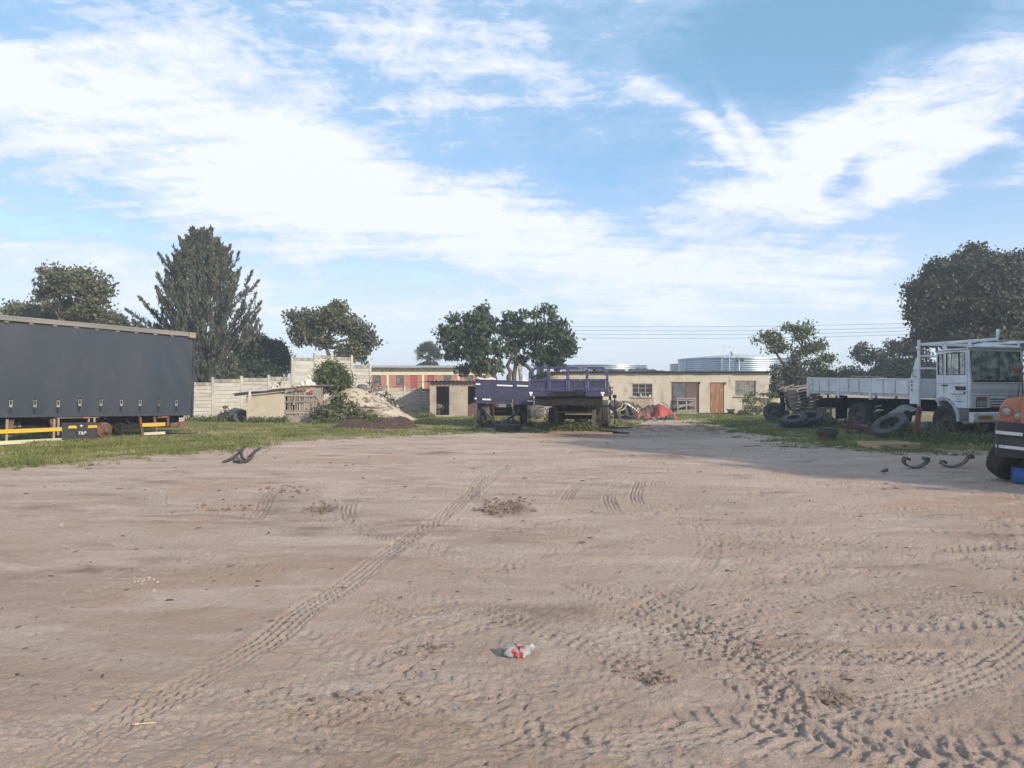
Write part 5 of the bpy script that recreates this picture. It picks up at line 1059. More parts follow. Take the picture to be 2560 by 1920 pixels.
# ------------------------------------------------------------------ purple trailers in the middle
PURP = mat('purple_paint', (.034, .034, .082), .5, col2=(.046, .043, .088), nscale=3, col3=(.16, .13, .15), n3=14, lo3=.68, hi3=.72, coat=.1)
PURP_W = mat('worn_purple_paint', (.038, .040, .112), .45, col2=(.055, .054, .125), nscale=3, col3=(.26, .24, .26), n3=11, lo3=.60, hi3=.66, coat=.1)
REFL = mat('white_reflector', (.75, .75, .73), .4)
def flat_trailer():
    Y = 30.3; r = thing('farm_trailer', 'purple drop-side trailer tilted to the right with white reflector strips', 'trailer', (X_(1258, Y), Y, 0))
    cx = X_(1258, Y); x = lambda p: X_(p, Y) - cx; z = lambda p: Z_(p, Y)
    roll = .040
    xl, xr = x(1188), x(1333); zl0, zl1 = z(993), z(950)
    def B(x0, x1, y0, y1, za, zb_, m=PURP, n='panel', bev=.006, lab=None):   # box following the tilt of the bed
        mb = MB().b2(x0, x1, y0, y1, za, zb_); mb.v = [(a, b, c - roll * (a - xl)) for a, b, c in mb.v]; return part(n, mb, m, r, bev=bev, label=lab)
    for a, b in ((1188, 1236), (1238, 1283), (1285, 1333)): B(x(a), x(b), 0, .04, zl0, zl1, n='end_panel')
    for p in (1236.9, 1284): B(x(p) - .03, x(p) + .03, -.015, -.001, zl0, zl1 + .01, n='panel_post')
    B(xl - .02, xr + .02, -.03, .06, zl1 + .001, zl1 + .035, n='top_rail'); B(xl - .04, xr + .04, -.05, .10, zl0 - .07, zl0 - .002, n='bottom_rail'); B(xl + .02, xr + .0, -.02, .05, zl0 - .24, zl0 - .073, n='sub_rail')
    for sx in (xl, xr - .04): B(sx, sx + .04, .061, 4.6, zl0, zl1, n='side_board')
    B(xl, xr, 4.62, 4.66, zl0, zl1, n='end_panel'); B(xl + .03, xr - .03, .061, 4.6, zl0 - .05, zl0, m=CHAS, n='deck')
    for a, b, zz, h in ((1189.5, 1201, 961.8, 3.6), (1242, 1281.5, 962.5, 4), (1292, 1320, 961.5, 4)): B(x(a), x(b), -.045, -.032 if False else -.018, z(zz) - .0, z(zz) + .055 + 0 * h, m=REFL, n='reflector', bev=0)
    for a, b, zz in ((1187, 1191.5, 997), (1206, 1227, 998.2), (1318, 1332, 997.5)): B(x(a), x(b), -.07, -.052, z(zz) - .02, z(zz) + .045, m=REFL, n='reflector', bev=0)
    # running gear
    ch = MB()
    for xx in (-.5, .5): ch.b2(xx - .05, xx + .05, .2, 4.5, .68, .95)
    ch.bar((-1.0, .9, .53), (1.0, .9, .53), .12); ch.bar((-1.05, .5, .82), (.85, .5, .80), .05, .04); ch.bar((-1.05, .45, .68), (.75, .45, .66), .05, .04); ch.b2(-.8, .8, 1.2, 3.9, .55, .7); ch.bar((-.95, 3.6, .53), (.95, 3.6, .53), .12)
    part('chassis', ch, CHAS, r)
    for xx in (-.95, .86):
        for yy in (.9, 3.6): wheel(r, (xx, yy, .53), AX_X, flip=xx < 0)
        part('spring_hanger', MB().prism([(-.16, .98), (.16, .98), (.10, .62), (-.04, .6)], .12, Matrix.Translation((xx * .66, .2, 0))), GREASY, r)
    part('drawbar', MB().bar((-.80, .05, .80), (-.30, -.95, .22), .07, .09).bar((.62, .05, .66), (-.10, -.95, .18), .07, .09), GREASY, r)
    part('drag_link', MB().bar((-.86, .2, .84), (-.62, -.3, .40), .05).bar((.05, -.7, .26), (.30, -.62, .33), .05), GREASY, r)
    def coil(x0, z0, z1, rad, turns, m, sway, n=None):
        p = [Vector((x0 + sway * math.sin(PI * t) + rad * math.cos(2 * PI * turns * t), -.12 + rad * math.sin(2 * PI * turns * t), z0 + (z1 - z0) * t)) for t in np.linspace(0, 1, int(turns * 12))]
        part('coiled_hose', MB().tube([Vector((x0 + .06, -.05, z0 + .16))] + p, .012, 5), m, r, label=n)
    coil(x(1232), 1.0, .2, .032, 20, mat('red_hose', (.17, .045, .04), .5), .03, 'red coiled air hose'); coil(x(1278), 1.02, .22, .045, 17, mat('buff_hose', (.42, .33, .19), .5), .10, 'buff and black coiled air hose')
    coil(x(1278) + .004, 1.00, .20, .046, 17, mat('black_hose', (.02, .02, .02), .5), .10, 'black windings of the coiled air hose')
    # load
    lw = solo('load_sheet', 'crumpled white sheeting on the load at the right of the tilted purple trailer', 'sheeting', MB().grid(lambda u, v: (X_(1296 + 26 * u, 33), 33 + v, Z_(958, 33) + .02 + (.32 * math.sin(PI * u) * (1 - .3 * math.sin(11 * u))) * math.sin(PI * v)), 16, 8, smooth=False), mat('dirty_white_plastic', (.62, .60, .54), .6, col2=(.50, .47, .40)), Vector((X_(1309, 33), 33, Z_(958, 33))))
    solo('load_pipe', 'white curved pipe lying over the top left of the tilted purple trailer', 'pipe', MB().tube([pt(1193, 944, 31.2), pt(1200, 947.5, 31.2), pt(1212, 949.5, 31.2), pt(1222, 948, 31.2), pt(1230, 946.5, 31.3), pt(1238, 949, 31.4)], .05, 7), REFL, pt(1212, 950, 31.2))
flat_trailer()
tl = bpy.data.objects.new('tyre', TY); C.objects.link(tl); tl.location = (X_(1270, 27.9), 27.9, .14); tl.rotation_euler = (.0, .015, .4); tag(tl, 'large black tyre lying flat in front of the tilted purple trailer', 'tyre')
def head_trailer():
    Y = 25.2; ax = X_(1420.5, Y); yaw = math.radians(-9); r = thing('headboard_trailer', 'purple semi-trailer with tall open headboard standing on landing legs', 'trailer', (ax, Y, 0), yaw)
    k = FL / Y; x = lambda p: (p - 1420.5) / k / math.cos(yaw) * 1.0; z = lambda p: Z_(p, Y)
    xl, xr = x(1322), x(1519)
    P = lambda n, x0, x1, z0, z1, m=PURP_W, y0=-.04, y1=.04, bev=.006: part(n, MB().b2(x0, x1, y0, y1, z0, z1), m, r, bev=bev)
    zt, zm1, zm2, zb = z(917), z(949), z(955), z(977.5)
    # frame
    P('frame_rail', x(1338), x(1505), zt - .075, zt); P('frame_rail', xl + .081, xr - .081, z(953.5), z(947.5)); P('frame_rail', xl + .081, xr - .081, z(979), z(971))
    P('frame_post', xl, xl + .08, z(979), z(931)); P('frame_post', xr - .08, xr, z(979), z(932))
    for p in (1372, 1419.5, 1467): P('frame_post', x(p) - .045, x(p) + .045, z(979), zt - .076, y0=-.055, y1=.045)
    part('frame_rail', MB().bar((xl + .03, 0, z(933)), (x(1340), 0, zt - .03), .08, .08, up=(0, 1, 0)), PURP_W, r, bev=.006); part('frame_rail', MB().bar((xr - .03, 0, z(933)), (x(1503), 0, zt - .03), .08, .08, up=(0, 1, 0)), PURP_W, r, bev=.006)
    for a, b in ((1329, 1368), (1376, 1415.5), (1423.5, 1463), (1471, 1512)): P('headboard_panel', x(a), x(b), z(970.9), z(953.6), m=PURP, y0=.0, y1=.02, bev=0)
    part('reflector', MB().b2(x(1406), x(1415), -.06, -.045, z(928), z(924)), mat('pale_blue_strip', (.35, .38, .60), .5), r)
    # bolster beam, side rails, deck
    for a, b, l in ((1322, 1384, 0), (1385, 1463, .05), (1464, 1519, 0)): P('bolster', x(a), x(b), z(991), z(979.6) - l * .3, m=PURP if l == 0 else CHAS, y0=-.12 + l, y1=.05, bev=.01)
    for p in (1329, 1505.5):
        mb = MB().b2(x(p) - .06, x(p) + .06, -.135, -.122, z(984.5), z(979.8)); mb.b2(x(p) - .03, x(p) + .03, -.134, -.121, z(989.5), z(984.51)); part('tee_reflector', mb, REFL, r)
    mb = MB(); mb.b2(xl + .02, xr - .02, .051, 6.9, z(984), z(979)); part('deck', mb, CHAS, r)
    for sx in (xl, xr - .05): part('side_rail', MB().b2(sx, sx + .05, .051, 6.9, z(991), z(978)), PURP, r)
    mb = MB()
    for xx in (-.55, .55): mb.prism([(.0, z(990)), (.0, 1.02), (1.9, .92), (2.3, .78), (6.8, .78), (6.8, z(990))], .10, Matrix.Translation((xx + .05, 0, 0)) @ Matrix.Rotation(PI / 2, 4, 'Z'))
    mb.b2(-1.15, 1.15, .02, .5, 1.06, z(991.2)); mb.b2(-1.0, 1.0, .9, 1.3, 1.0, 1.3); mb.b2(-1.0, 1.0, 2.4, 3.6, .95, 1.25); mb.b2(-.9, .9, 4.4, 6.4, .62, .9)
    part('chassis', mb, CHAS, r)
    part('coupling', MB().prism([(-.58, z(991)), (-.50, z(981)), (-.40, z(976)), (-.30, z(990)), (.35, z(985)), (.38, z(974)), (.62, z(975)), (.66, z(984)), (.70, z(988)), (-.55, z(992))], .06, Matrix.Translation((-.15, -.14, 0))), CHAS, r)
    # landing legs
    for i, (xx, zz) in enumerate(((-.72, 1076), (.72, 1078))):
        lg = part('landing_leg', MB().b2(xx - .075, xx + .075, 3.2, 3.35, .45, 1.3), GREASY, r, bev=.008)
        part('inner_leg', MB().b2(xx - .055, xx + .055, 3.22, 3.33, .03, .45), GREASY, lg); part('foot', MB().b2(xx - .12, xx + .12, 3.15, 3.4, -.02, .03), RUST, lg)
    part('cross_tube', MB().bar((-.64, 3.28, .71), (.64, 3.28, .71), .07, .06), mat('brown_tube', (.17, .12, .10), .8), r)
    part('stay', MB().bar((-.02, 3.3, 1.18), (.62, 3.3, .78), .05, .05).bar((-.02, 3.3, 1.18), (-.45, 3.3, .86), .05, .05), GREASY, r)
    part('air_tank', MB().tube([(-.1, 4.2, .35), (.45, 4.2, .35)], .07, 10), CHAS, r)
    for yy in (5.3, 6.45):
        for xx in (-.82, -1.10, .82, 1.10): wheel(r, (xx, yy, .42), AX_X, TYS, RMS, flip=xx < 0, scale=1.04)
        part('axle', MB().tube([(-1.1, yy, .42), (1.1, yy, .42)], .07, 10), CHAS, r)
    part('mud_flap', MB().b2(.68, 1.25, 7.05, 7.08, .12, .9), CHAS, r)
    part('side_locker', MB().b2(.80, 1.24, 3.0, 3.9, 1.02, 1.17).b2(.80, 1.26, 2.98, 3.92, .985, 1.018), mat('olive_grey_box', (.11, .115, .095), .7), r)
    part('corner_tube', MB().tube([(xr - .02, .06, z(979)), (xr - .0, 1.2, z(981)), (xr - .0, 2.3, z(990)), (xr, 2.7, z(1003))], .035, 8), GREASY, r)
    part('stake', MB().b2(xr - .06, xr + .02, 2.6, 2.68, 1.2, z(969)), PURP, r)
    part('rear_lamp_post', MB().b2(1.42, 1.47, 6.7, 6.75, .1, 1.35).b2(1.36, 1.52, 6.66, 6.7, 1.2, 1.34), CHAS, r)
head_trailer()

# ------------------------------------------------------------------ white flat-bed truck on the right
WHITE = mat('white_truck_paint', (.80, .80, .80), .45, col2=(.64, .64, .64), nscale=2, col3=(.30, .22, .16), n3=7, lo3=.66, hi3=.74, coat=.15)
WHITE_R = mat('rust_streaked_white', (.58, .59, .60), .6, col2=(.46, .44, .42), nscale=5, col3=(.22, .12, .08), n3=7, lo3=.57, hi3=.66)
def white_truck():
    ox, oy = 15.37, 24.86; fx, fy = .299, -.954
    r = thing('flatbed_truck', 'white drop-side flatbed truck with rust marks and a yellow number plate', 'truck', (ox, oy, 0), math.atan2(fy, fx))
    def sx(px): q = (px - 1280) / FL; return -((ox - oy * q) / (.299 + .954 * q))     # along the visible side, negative = back
    def Ys(px): return oy - sx(px) * .954
    def zs(px, py): return CH + (HZ - py) / FL * Ys(px)
    def ty(px): q = (px - 1280) / FL; return (oy * q - ox) / (.954 - .299 * q)        # across the front
    def zf(px, py): return CH + (HZ - py) / FL * (oy + .299 * ty(px))
    Wd = 2.42
    blk = mat('window_rubber', (.02, .02, .022), .6); gl = mat('truck_glass', (.05, .055, .055), .08, spec=.7)
    # dusty glass that shows the cab behind it, with reflections painted into its colour
    cg = bpy.data.materials.new('dusty_reflection_glass'); cg.use_nodes = True; nt = cg.node_tree; pb = nt.nodes['Principled BSDF']; pb.inputs['Base Color'].default_value = (.24, .28, .25, 1); pb.inputs['Roughness'].default_value = .10; pb.inputs['IOR'].default_value = 2.5; pb.inputs['Alpha'].default_value = .72; bn = nt.nodes.new('ShaderNodeTexNoise'); bn.inputs['Scale'].default_value = 2.6; bn.inputs['Detail'].default_value = 3; bb_ = nt.nodes.new('ShaderNodeBump'); bb_.inputs['Distance'].default_value = .02; tcx = nt.nodes.new('ShaderNodeTexCoord'); nt.links.new(tcx.outputs['Object'], bn.inputs['Vector']); nt.links.new(bn.outputs[0], bb_.inputs['Height']); nt.links.new(bb_.outputs[0], pb.inputs['Normal']); n2 = nt.nodes.new('ShaderNodeTexNoise'); n2.inputs['Scale'].default_value = 3.4; n2.inputs['Detail'].default_value = 5; nt.links.new(tcx.outputs['Object'], n2.inputs['Vector']); rp = nt.nodes.new('ShaderNodeValToRGB'); rp.color_ramp.elements[0].position = .38; rp.color_ramp.elements[0].color = (.16, .22, .20, 1); rp.color_ramp.elements[1].position = .62; rp.color_ramp.elements[1].color = (.74, .76, .60, 1); nt.links.new(n2.outputs[0], rp.inputs[0]); nt.links.new(rp.outputs[0], pb.inputs['Base Color'])
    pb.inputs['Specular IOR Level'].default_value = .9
    # cab shell: side with openings, front, roof
    xb = sx(2341)                                   # rear of cab
    zd, zr0, zr1 = .97, zs(2343, 876), zf(2424, 862)
    cab = MB()
    win = (sx(2365.7), sx(2413.3), zs(2380, 937), zs(2380, 882)); qw = (sx(2344.5), sx(2358), zs(2350, 937), zs(2350, 886))
    tmp = MB(); wall_holes(tmp, xb, -.02, 1.30, 2.93, 0, .05, [win, qw]); cab.add(tmp.v, tmp.f)
    tmp = MB(); wall_holes(tmp, xb, -.02, 1.30, 2.93, Wd - .05, .05, [win, qw]); cab.add(tmp.v, tmp.f)
    # lower side with wheel cut-out
    arc = [(-1.0 + .62 * math.cos(a), .50 + .80 * math.sin(a)) for a in np.linspace(0, PI / 2, 12)]
    poly = [(-.02, zd), (-.02, 1.299), (xb, 1.299)] + [(xb, 1.298)] + [p for p in arc[::-1] if p[1] > zd + .001] + [(-.43, zd)]
    for y in (0, Wd - .05): cab.prism(poly, .05, Matrix.Translation((0, y, 0)))
    # front below and above the windscreen (raked slightly)
    def fr(t, z): return (.03 + (-.10 * max(0, (z - 1.9) / 1.05)), t, z)
    wz0, wz1 = zf(2427, 951), zf(2427, 873)
    def quadp(mb, t0, t1, z0, z1, dx=0, th=.04):
        a = [fr(t0, z0), fr(t1, z0), fr(t1, z1), fr(t0, z1)]; f_ = [(p[0] + dx, p[1], p[2]) for p in a]; b_ = [(p[0] + dx - th, p[1], p[2]) for p in a]
        mb.add(f_ + b_, [(0, 1, 2, 3), (7, 6, 5, 4), (0, 4, 5, 1), (1, 5, 6, 2), (2, 6, 7, 3), (3, 7, 4, 0)])
    quadp(cab, 0.002, Wd - .002, zd, wz0 - .03); quadp(cab, .002, .09, wz0 - .03, wz1 + .03, dx=.001); quadp(cab, Wd - .09, Wd - .002, wz0 - .03, wz1 + .03, dx=.001); quadp(cab, .002, Wd - .002, wz1 + .03, wz1 + .14, dx=.002)
    cab.b2(xb, xb + .05, .051, Wd - .051, 1.0, 2.93)
    cab.grid(lambda u, v: (xb + (-.06 - xb) * u, Wd * v, 2.93 + (zr0 - 2.93) * min(1, math.sin(PI * min(max(v, .001), .999)) * 2.6) + (.06 * u)), 8, 24)
    cab.add([(-.06, 0, 2.90), (-.06, Wd, 2.90), (-.06, Wd, 3.0), (-.06, 0, 3.0)], [(0, 1, 2, 3)])
    part('cab', cab, WHITE, r)
    part('visor', MB().grid(lambda u, v: (-.10 + .14 * math.sin(u * PI * .5) - .02, Wd * v, 3.04 + .10 * math.cos(u * PI * .5) * min(1, math.sin(PI * min(max(v, .001), .999)) * 4) - .02), 8, 24), WHITE, r)
    part('roof_fairing', MB().b2(xb + .02, -.12, .03, Wd - .03, 2.935, 3.0), WHITE, r, bev=.03)
    # interior
    part('seat', MB().b2(xb + .12, xb + .55, .15, 1.0, 1.2, 1.55).b2(xb + .08, xb + .22, .18, .95, 1.55, 2.3).b2(xb + .12, xb + .55, 1.35, 2.2, 1.2, 1.55).b2(xb + .08, xb + .22, 1.4, 2.2, 1.55, 2.3), mat('seat_grey', (.10, .10, .10), .9), r, bev=.04)
    part('dashboard', MB().b2(-.38, -.03, .08, Wd - .08, 1.4, 1.86), mat('dash_black', (.03, .03, .03), .8), r, bev=.05)
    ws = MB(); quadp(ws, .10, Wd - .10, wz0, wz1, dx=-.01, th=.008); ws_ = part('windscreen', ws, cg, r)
    fr_ = MB()
    for a, b, c, d in ((.085, .11, wz0 - .02, wz1 + .02), (Wd - .11, Wd - .085, wz0 - .02, wz1 + .02), (.11, Wd - .11, wz1, wz1 + .025), (.11, Wd - .11, wz0 - .05, wz0)): quadp(fr_, a, b, c, d, dx=.006, th=.02)
    part('seal', fr_, blk, ws_)
    for t0, t1 in ((.25, 1.0), (1.25, 2.0)): part('wiper', MB().bar((.07, t0, wz0 - .02), (.05, t1, wz0 + .16), .02).bar((.065, t1 - .4, wz0 + .10), (.055, t1 + .3, wz0 + .12), .02), blk, r)
    for (a, b, c, d) in (win, qw):
        for yy in (.02, Wd - .03):
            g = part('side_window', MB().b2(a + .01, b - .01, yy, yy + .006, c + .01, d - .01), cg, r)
            if yy < 1:
                mb = MB(); w = .022
                for q in ((a, a + w, c, d), (b - w, b, c, d), (a + w, b - w, d - w, d), (a + w, b - w, c, c + w)): mb.b2(q[0], q[1], -.012, .02, q[2], q[3])
                if b - a > .4: mb.b2(b - .26, b - .24, -.008, .018, c + w, d - w); mb.bar((b - .5, -.03, d), (b - .52, -.04, c + .25), .014); mb.bar((b - .5, -.03, d), (b - .2, -.03, d + .02), .014)
                part('seal', mb, blk, g)
    # doors shut lines, handle, vent, lettering, hinge
    dk = MB(); dx0, dx1 = sx(2360), sx(2418)
    for a, b, c, d in ((dx0 - .006, dx0 + .004, 1.33, 2.9), (dx1 - .004, dx1 + .006, .98, 2.9), (xb + .02, dx1, zs(2380, 958.5), zs(2380, 957.8)), (xb + .01, -.05, 2.925, 2.94)): dk.b2(a, b, -.006, .0, c, d)
    part('door_gap', dk, mat('gap_dark', (.12, .12, .13), .8), r)
    part('door_handle', MB().b2(sx(2355), sx(2371), -.03, -.001, zs(2363, 964.6), zs(2363, 961.5)), blk, r, bev=.008)
    part('side_vent', MB().prism([(sx(2391), zs(2400, 975.5)), (sx(2415), zs(2400, 975.5)), (sx(2414), zs(2400, 965.8)), (sx(2387), zs(2400, 965.8))], .02, Matrix.Translation((0, -.014, 0))), blk, r)
    part('side_vent_grille', MB().b2(sx(2398), sx(2411), -.022, -.015, zs(2404, 972.5), zs(2404, 968)), mat('vent_grey', (.12, .12, .13), .5), r)
    part('side_repeater', MB().b2(sx(2410), sx(2413.5), -.03, -.001, zs(2411, 983.5), zs(2411, 979)), mat('dark_red_lens', (.18, .03, .03), .4), r)
    tx = mat('blue_lettering', (.08, .11, .22), .7)
    for t, px, py, s in (('HARCO DESIGNS', 2394.5, 985.3, .088), ('GMT 7', 2393.5, 991.7, .078), ('BN', 2395, 997.8, .078), ('G+ 4477844', 2395, 1004, .084)):
        part('lettering', text_mesh(t, s * .82, .0015), tx, r, loc=(sx(px), -.004, zs(px, py)), rot=(PI / 2, 0, 0))
    # front: lines, grille slats, lamps, indicator, bumper, plate
    g = MB()
    for zz in (zf(2480, 960), zf(2480, 975.5), zf(2480, 980.5), zf(2480, 989.3)): quadp(g, .06, Wd - .06, zz, zz + .012, dx=.004, th=.006)
    quadp(g, .50 + .33, .84, .98, zf(2480, 990), dx=.004, th=.006); part('panel_gap', g, mat('gap_dark', (.12, .12, .13), .8), r)
    for i, py in enumerate((993, 999.5, 1006, 1012.5)):
        mb = MB(); quadp(mb, .87, Wd - .87, zf(2490, py + 3.6), zf(2490, py), dx=.03, th=.028); part('grille_slat', mb, WHITE, r)
        mb = MB(); quadp(mb, .87, Wd - .87, zf(2490, py + 6.4), zf(2490, py + 3.7), dx=.006, th=.008); part('grille_gap', mb, blk, r)
    for t0, t1 in ((ty(2439), ty(2464)), (Wd - ty(2464), Wd - ty(2439))):
        mb = MB(); quadp(mb, t0 - .03, t1 + .03, zf(2450, 1017), zf(2450, 998.6), dx=.008, th=.01); h = part('headlight', mb, blk, r); mb = MB(); quadp(mb, t0, t1, zf(2450, 1015), zf(2450, 1000.4), dx=.022, th=.012); part('lens', mb, mat('lamp_glass', (.38, .39, .38), .15, col2=(.20, .20, .20), nscale=8, spec=.8), h)
        mb = MB(); quadp(mb, t0 - .01, t1 + .01, zf(2450, 997.4), zf(2450, 992.4), dx=.022, th=.02); part('indicator', mb, mat('dull_red_lens', (.26, .07, .05), .4), r)
    bz0, bz1 = zf(2430, 1056), zf(2430, 1030.5)
    part('bumper', MB().prism([(-.03, bz0 + .02), (.12, bz0), (.16, bz0 + .06), (.17, bz1 - .05), (.14, bz1), (-.03, bz1)], Wd + .0, Matrix.Translation((0, 0, 0))), WHITE, r, bev=.01)
    mb = MB(); mb.b2(.172, .178, ty(2433), ty(2433) + .66, zf(2450, 1048.2), zf(2450, 1038.4)); pl = part('number_plate', mb, mat('plate_yellow', (.55, .30, .035), .5), r)
    part('lettering', text_mesh('AEI·863', .15, .002), mat('plate_ink', (.10, .05, .03), .6), pl, loc=(.181, ty(2433) + .33, (zf(2450, 1048.2) + zf(2450, 1038.4)) / 2), rot=(PI / 2, 0, PI / 2))
    # mudguard and step
    mg = MB(); R0, R1 = 0.0, .13
    for i in range(16):
        a0, a1 = PI * .66 * i / 16 , PI * .66 * (i + 1) / 16; q = []
        for a in (a0, a1):
            for (ra, rb, yy) in ((.66, .84, -.05), (.53, .71, -.02)): q.append((-1.02 + ra * math.cos(a), yy, .50 + rb * math.sin(a)))
        mg.add([q[0], q[1], q[3], q[2]], [(0, 1, 2, 3)], None, True)
        q2 = [(-1.02 + .66 * math.cos(a), y, .50 + .84 * math.sin(a)) for a in (a0, a1) for y in (-.05, .35)]; mg.add([q2[0], q2[1], q2[3], q2[2]], [(3, 2, 1, 0)], None, True)
    part('mudguard', mg, WHITE_R, r)
    part('step', MB().prism([(-.30, .50), (-.05, .50), (-.05, .96), (-.42, .96)], .05, Matrix.Translation((0, .01, 0))).b2(-.28, -.06, -.02, .009, .70, .73), mat('step_grey', (.20, .19, .18), .7, col2=(.13, .12, .11), nscale=6), r)
    # wheels and chassis
    for x_, y_ in ((-1.02, .16), (-1.02, Wd - .16), (-5.15, .18), (-5.15, .50), (-5.15, Wd - .18), (-5.15, Wd - .5)): wheel(r, (x_, y_, .52), (PI / 2, 0, 0), flip=y_ > 1.2)
    c = MB()
    for y in (.72, 1.62): c.b2(-8.3, .0, y, y + .09, .78, 1.05)
    c.bar((-1.02, .2, .52), (-1.02, 2.2, .52), .12); c.bar((-5.15, .3, .52), (-5.15, 2.1, .52), .20); c.b2(-5.4, -4.9, 1.0, 1.4, .38, .72); c.b2(-3.6, -2.6, .15, .6, .62, .98); c.b2(-7.9, -2.0, .5, 1.9, 1.05, 1.2); c.b2(-1.5, -.2, .5, 1.9, .55, 1.0)
    part('chassis', c, CHAS, r)
    part('mud_flap', MB().b2(-6.35, -6.3, .05, .62, .35, 1.32).b2(-6.28, -5.9, .02, .06, 1.0, 1.34), CHAS, r)
    # bed
    xf, xr_ = -2.0, -8.0; zt0, zt1, zb0, zb1 = 2.085, 1.975, 1.52, 1.40     # rear top, front top, rear bottom, front bottom
    T = lambda x_: zt0 + (zt1 - zt0) * (x_ - xr_) / (xf - xr_); Bm = lambda x_: zb0 + (zb1 - zb0) * (x_ - xr_) / (xf - xr_)
    def sb(x0, x1, y0, y1, a0, a1, m, n, bev=.004):   # strip following the slightly sloping bed
        mb = MB(); v = []
        for x_ in (x0, x1):
            for y_ in (y0, y1): v += [(x_, y_, Bm(x_) + a0), (x_, y_, Bm(x_) + a1)]
        mb.add(v, [(0, 4, 5, 1), (2, 3, 7, 6), (0, 1, 3, 2), (4, 6, 7, 5), (1, 5, 7, 3), (0, 2, 6, 4)]); return part(n, mb, m, r, bev=bev)
    H_ = zt0 - zb0
    ribs_px = [2031, 2049, 2072, 2096, 2122, 2148, 2177, 2208, 2238, 2272]
    cuts = [xr_] + [sx(p) for p in (2097, 2177)] + [-2.32]
    for i in range(3):
        sb(cuts[i] + .03, cuts[i + 1] - .03, 0, .035, .0, H_ - .03, WHITE, 'side_board')
    for p in ribs_px: s_ = sx(p); sb(s_ - .022, s_ + .022, -.03, -.001, .01, H_ - .04, WHITE_R, 'board_rib')
    for s_ in cuts[1:3] + [xr_ + .05]: sb(s_ - .05, s_ + .05, -.045, .04, -.26, H_ + .01, WHITE, 'bed_post')
    sb(xr_, -2.3, -.02, .04, H_ - .028, H_ + .012, WHITE, 'board_top_rail'); sb(xr_ + .1, -2.3, -.02, .06, -.12, -.012, WHITE_R, 'bed_rail')
    sb(xr_, xf, .061, Wd - .04, -.08, -.01, CHAS, 'deck'); sb(xr_, xf, Wd - .038, Wd, .0, H_, WHITE_R, 'side_board'); sb(xr_, xr_ + .04, .04, Wd - .04, .0, H_, WHITE_R, 'tail_board')
    for s_ in np.arange(xr_ + .6, xf, .6): sb(s_, s_ + .05, Wd - .075, Wd - .04, .02, H_ - .02, WHITE_R, 'board_rib')
    part('front_stake', MB().b2(sx(2276), sx(2298), -.04, .05, zs(2285, 1010), zs(2285, 947)), WHITE, r, bev=.008)
    for pz in (954, 963, 975): part('bolt', MB().box((sx(2280) + .04, -.05, zs(2280, pz)), (.05, .02, .07)), RUST, r)
    zh = zs(2295, 850)
    part('headboard_fin', MB().prism([(sx(2276), zs(2280, 946)), (sx(2294), zs(2290, 946)), (sx(2294), zs(2290, 893)), (sx(2289), zs(2290, 897))], .03, Matrix.Translation((0, .0, 0))), WHITE, r)
    hx = sx(2297); part('headboard_post', MB().b2(hx - .05, hx + .03, -.02, .05, zs(2297, 1028), zh), WHITE, r, bev=.006); part('headboard_post', MB().b2(hx - .05, hx + .03, Wd - .07, Wd, 1.4, zh), WHITE, r, bev=.006)
    for py, h in ((860, .09), (888.5, .07), (919, .07)): part('headboard_rail', MB().b2(hx - .03, hx + .01, .051, Wd - .071, zs(2297, py + 4), zs(2297, py + 4) + h), WHITE, r, bev=.005)
    part('headboard_panel', MB().b2(hx - .02, hx + .0, .051, Wd - .071, 1.44, zs(2297, 950)), WHITE, r); part('cab_gap_panel', MB().b2(hx + .035, xb - .06, .03, .06, zs(2320, 996), zs(2320, 949)), mat('grey_white_panel', (.42, .44, .47), .6, col2=(.34, .35, .37)), r)
    part('grab_loop', MB().tube([(hx - .06, -.03, zs(2290, 942)), (hx - .22, -.04, zs(2290, 942)), (hx - .22, -.04, zs(2290, 925)), (hx - .06, -.03, zs(2290, 925))], .012, 6), blk, r)
    # ladder rack over the cab
    for yy in (.10, Wd - .16): part('rack_rail', MB().bar((hx, yy + .03, zh - .16), (.95, yy + .03, 3.24), .06, .09), WHITE, r, bev=.005)
    for xx in (-1.05, -.05):
        for yy in (.13, Wd - .13): part('rack_post', MB().b2(xx - .03, xx + .03, yy - .03, yy + .03, 3.0, 3.24), WHITE, r)
    for xx in (-1.6, -.5, .6): part('rack_bar', MB().b2(xx - .03, xx + .03, .17, Wd - .17, 3.21, 3.25), WHITE, r)
    part('mast', MB().tube([(.3, .9, 3.2), (.3, .9, 3.62)], .055, 10), WHITE, r)
    part('roof_hose', MB().tube([(-.2, .25, 3.12), (.3, .22, 3.2), (.9, .12, 3.26), (.98, .3, 3.26), (.3, .6, 3.2)], .02, 6), blk, r)
    # load on the bed
    rr = random.Random(9)
    tp = MB().grid(lambda u, v: (-6.8 + 3.6 * u, .25 + 1.9 * v, Bm(-5) + .36 + .22 * math.sin(PI * u) * math.sin(PI * v) + .05 * math.sin(u * 21 + v * 8)), 40, 12, smooth=False)
    W_ = Matrix.Translation((ox, oy, 0)) @ Matrix.Rotation(math.atan2(fy, fx), 4, 'Z')
    tp.v = [tuple(W_ @ Vector(q)) for q in tp.v]; solo('load_cover', 'pale rumpled sheet covering scrap on the white truck bed', 'sheet', tp, mat('dusty_canvas', (.52, .44, .36), .9, col2=(.40, .33, .27), nscale=3), W_ @ Vector((-5, 1.2, Bm(-5))))
    solo('loose_board', 'loose pale board sticking up over the side of the white truck bed', 'board', MB().bar(W_ @ Vector((-5.4, .0, 2.12)), W_ @ Vector((-3.9, .3, 2.05)), .14, .04), WOOD_OLD, W_ @ Vector((-4.6, .1, 2.08)))
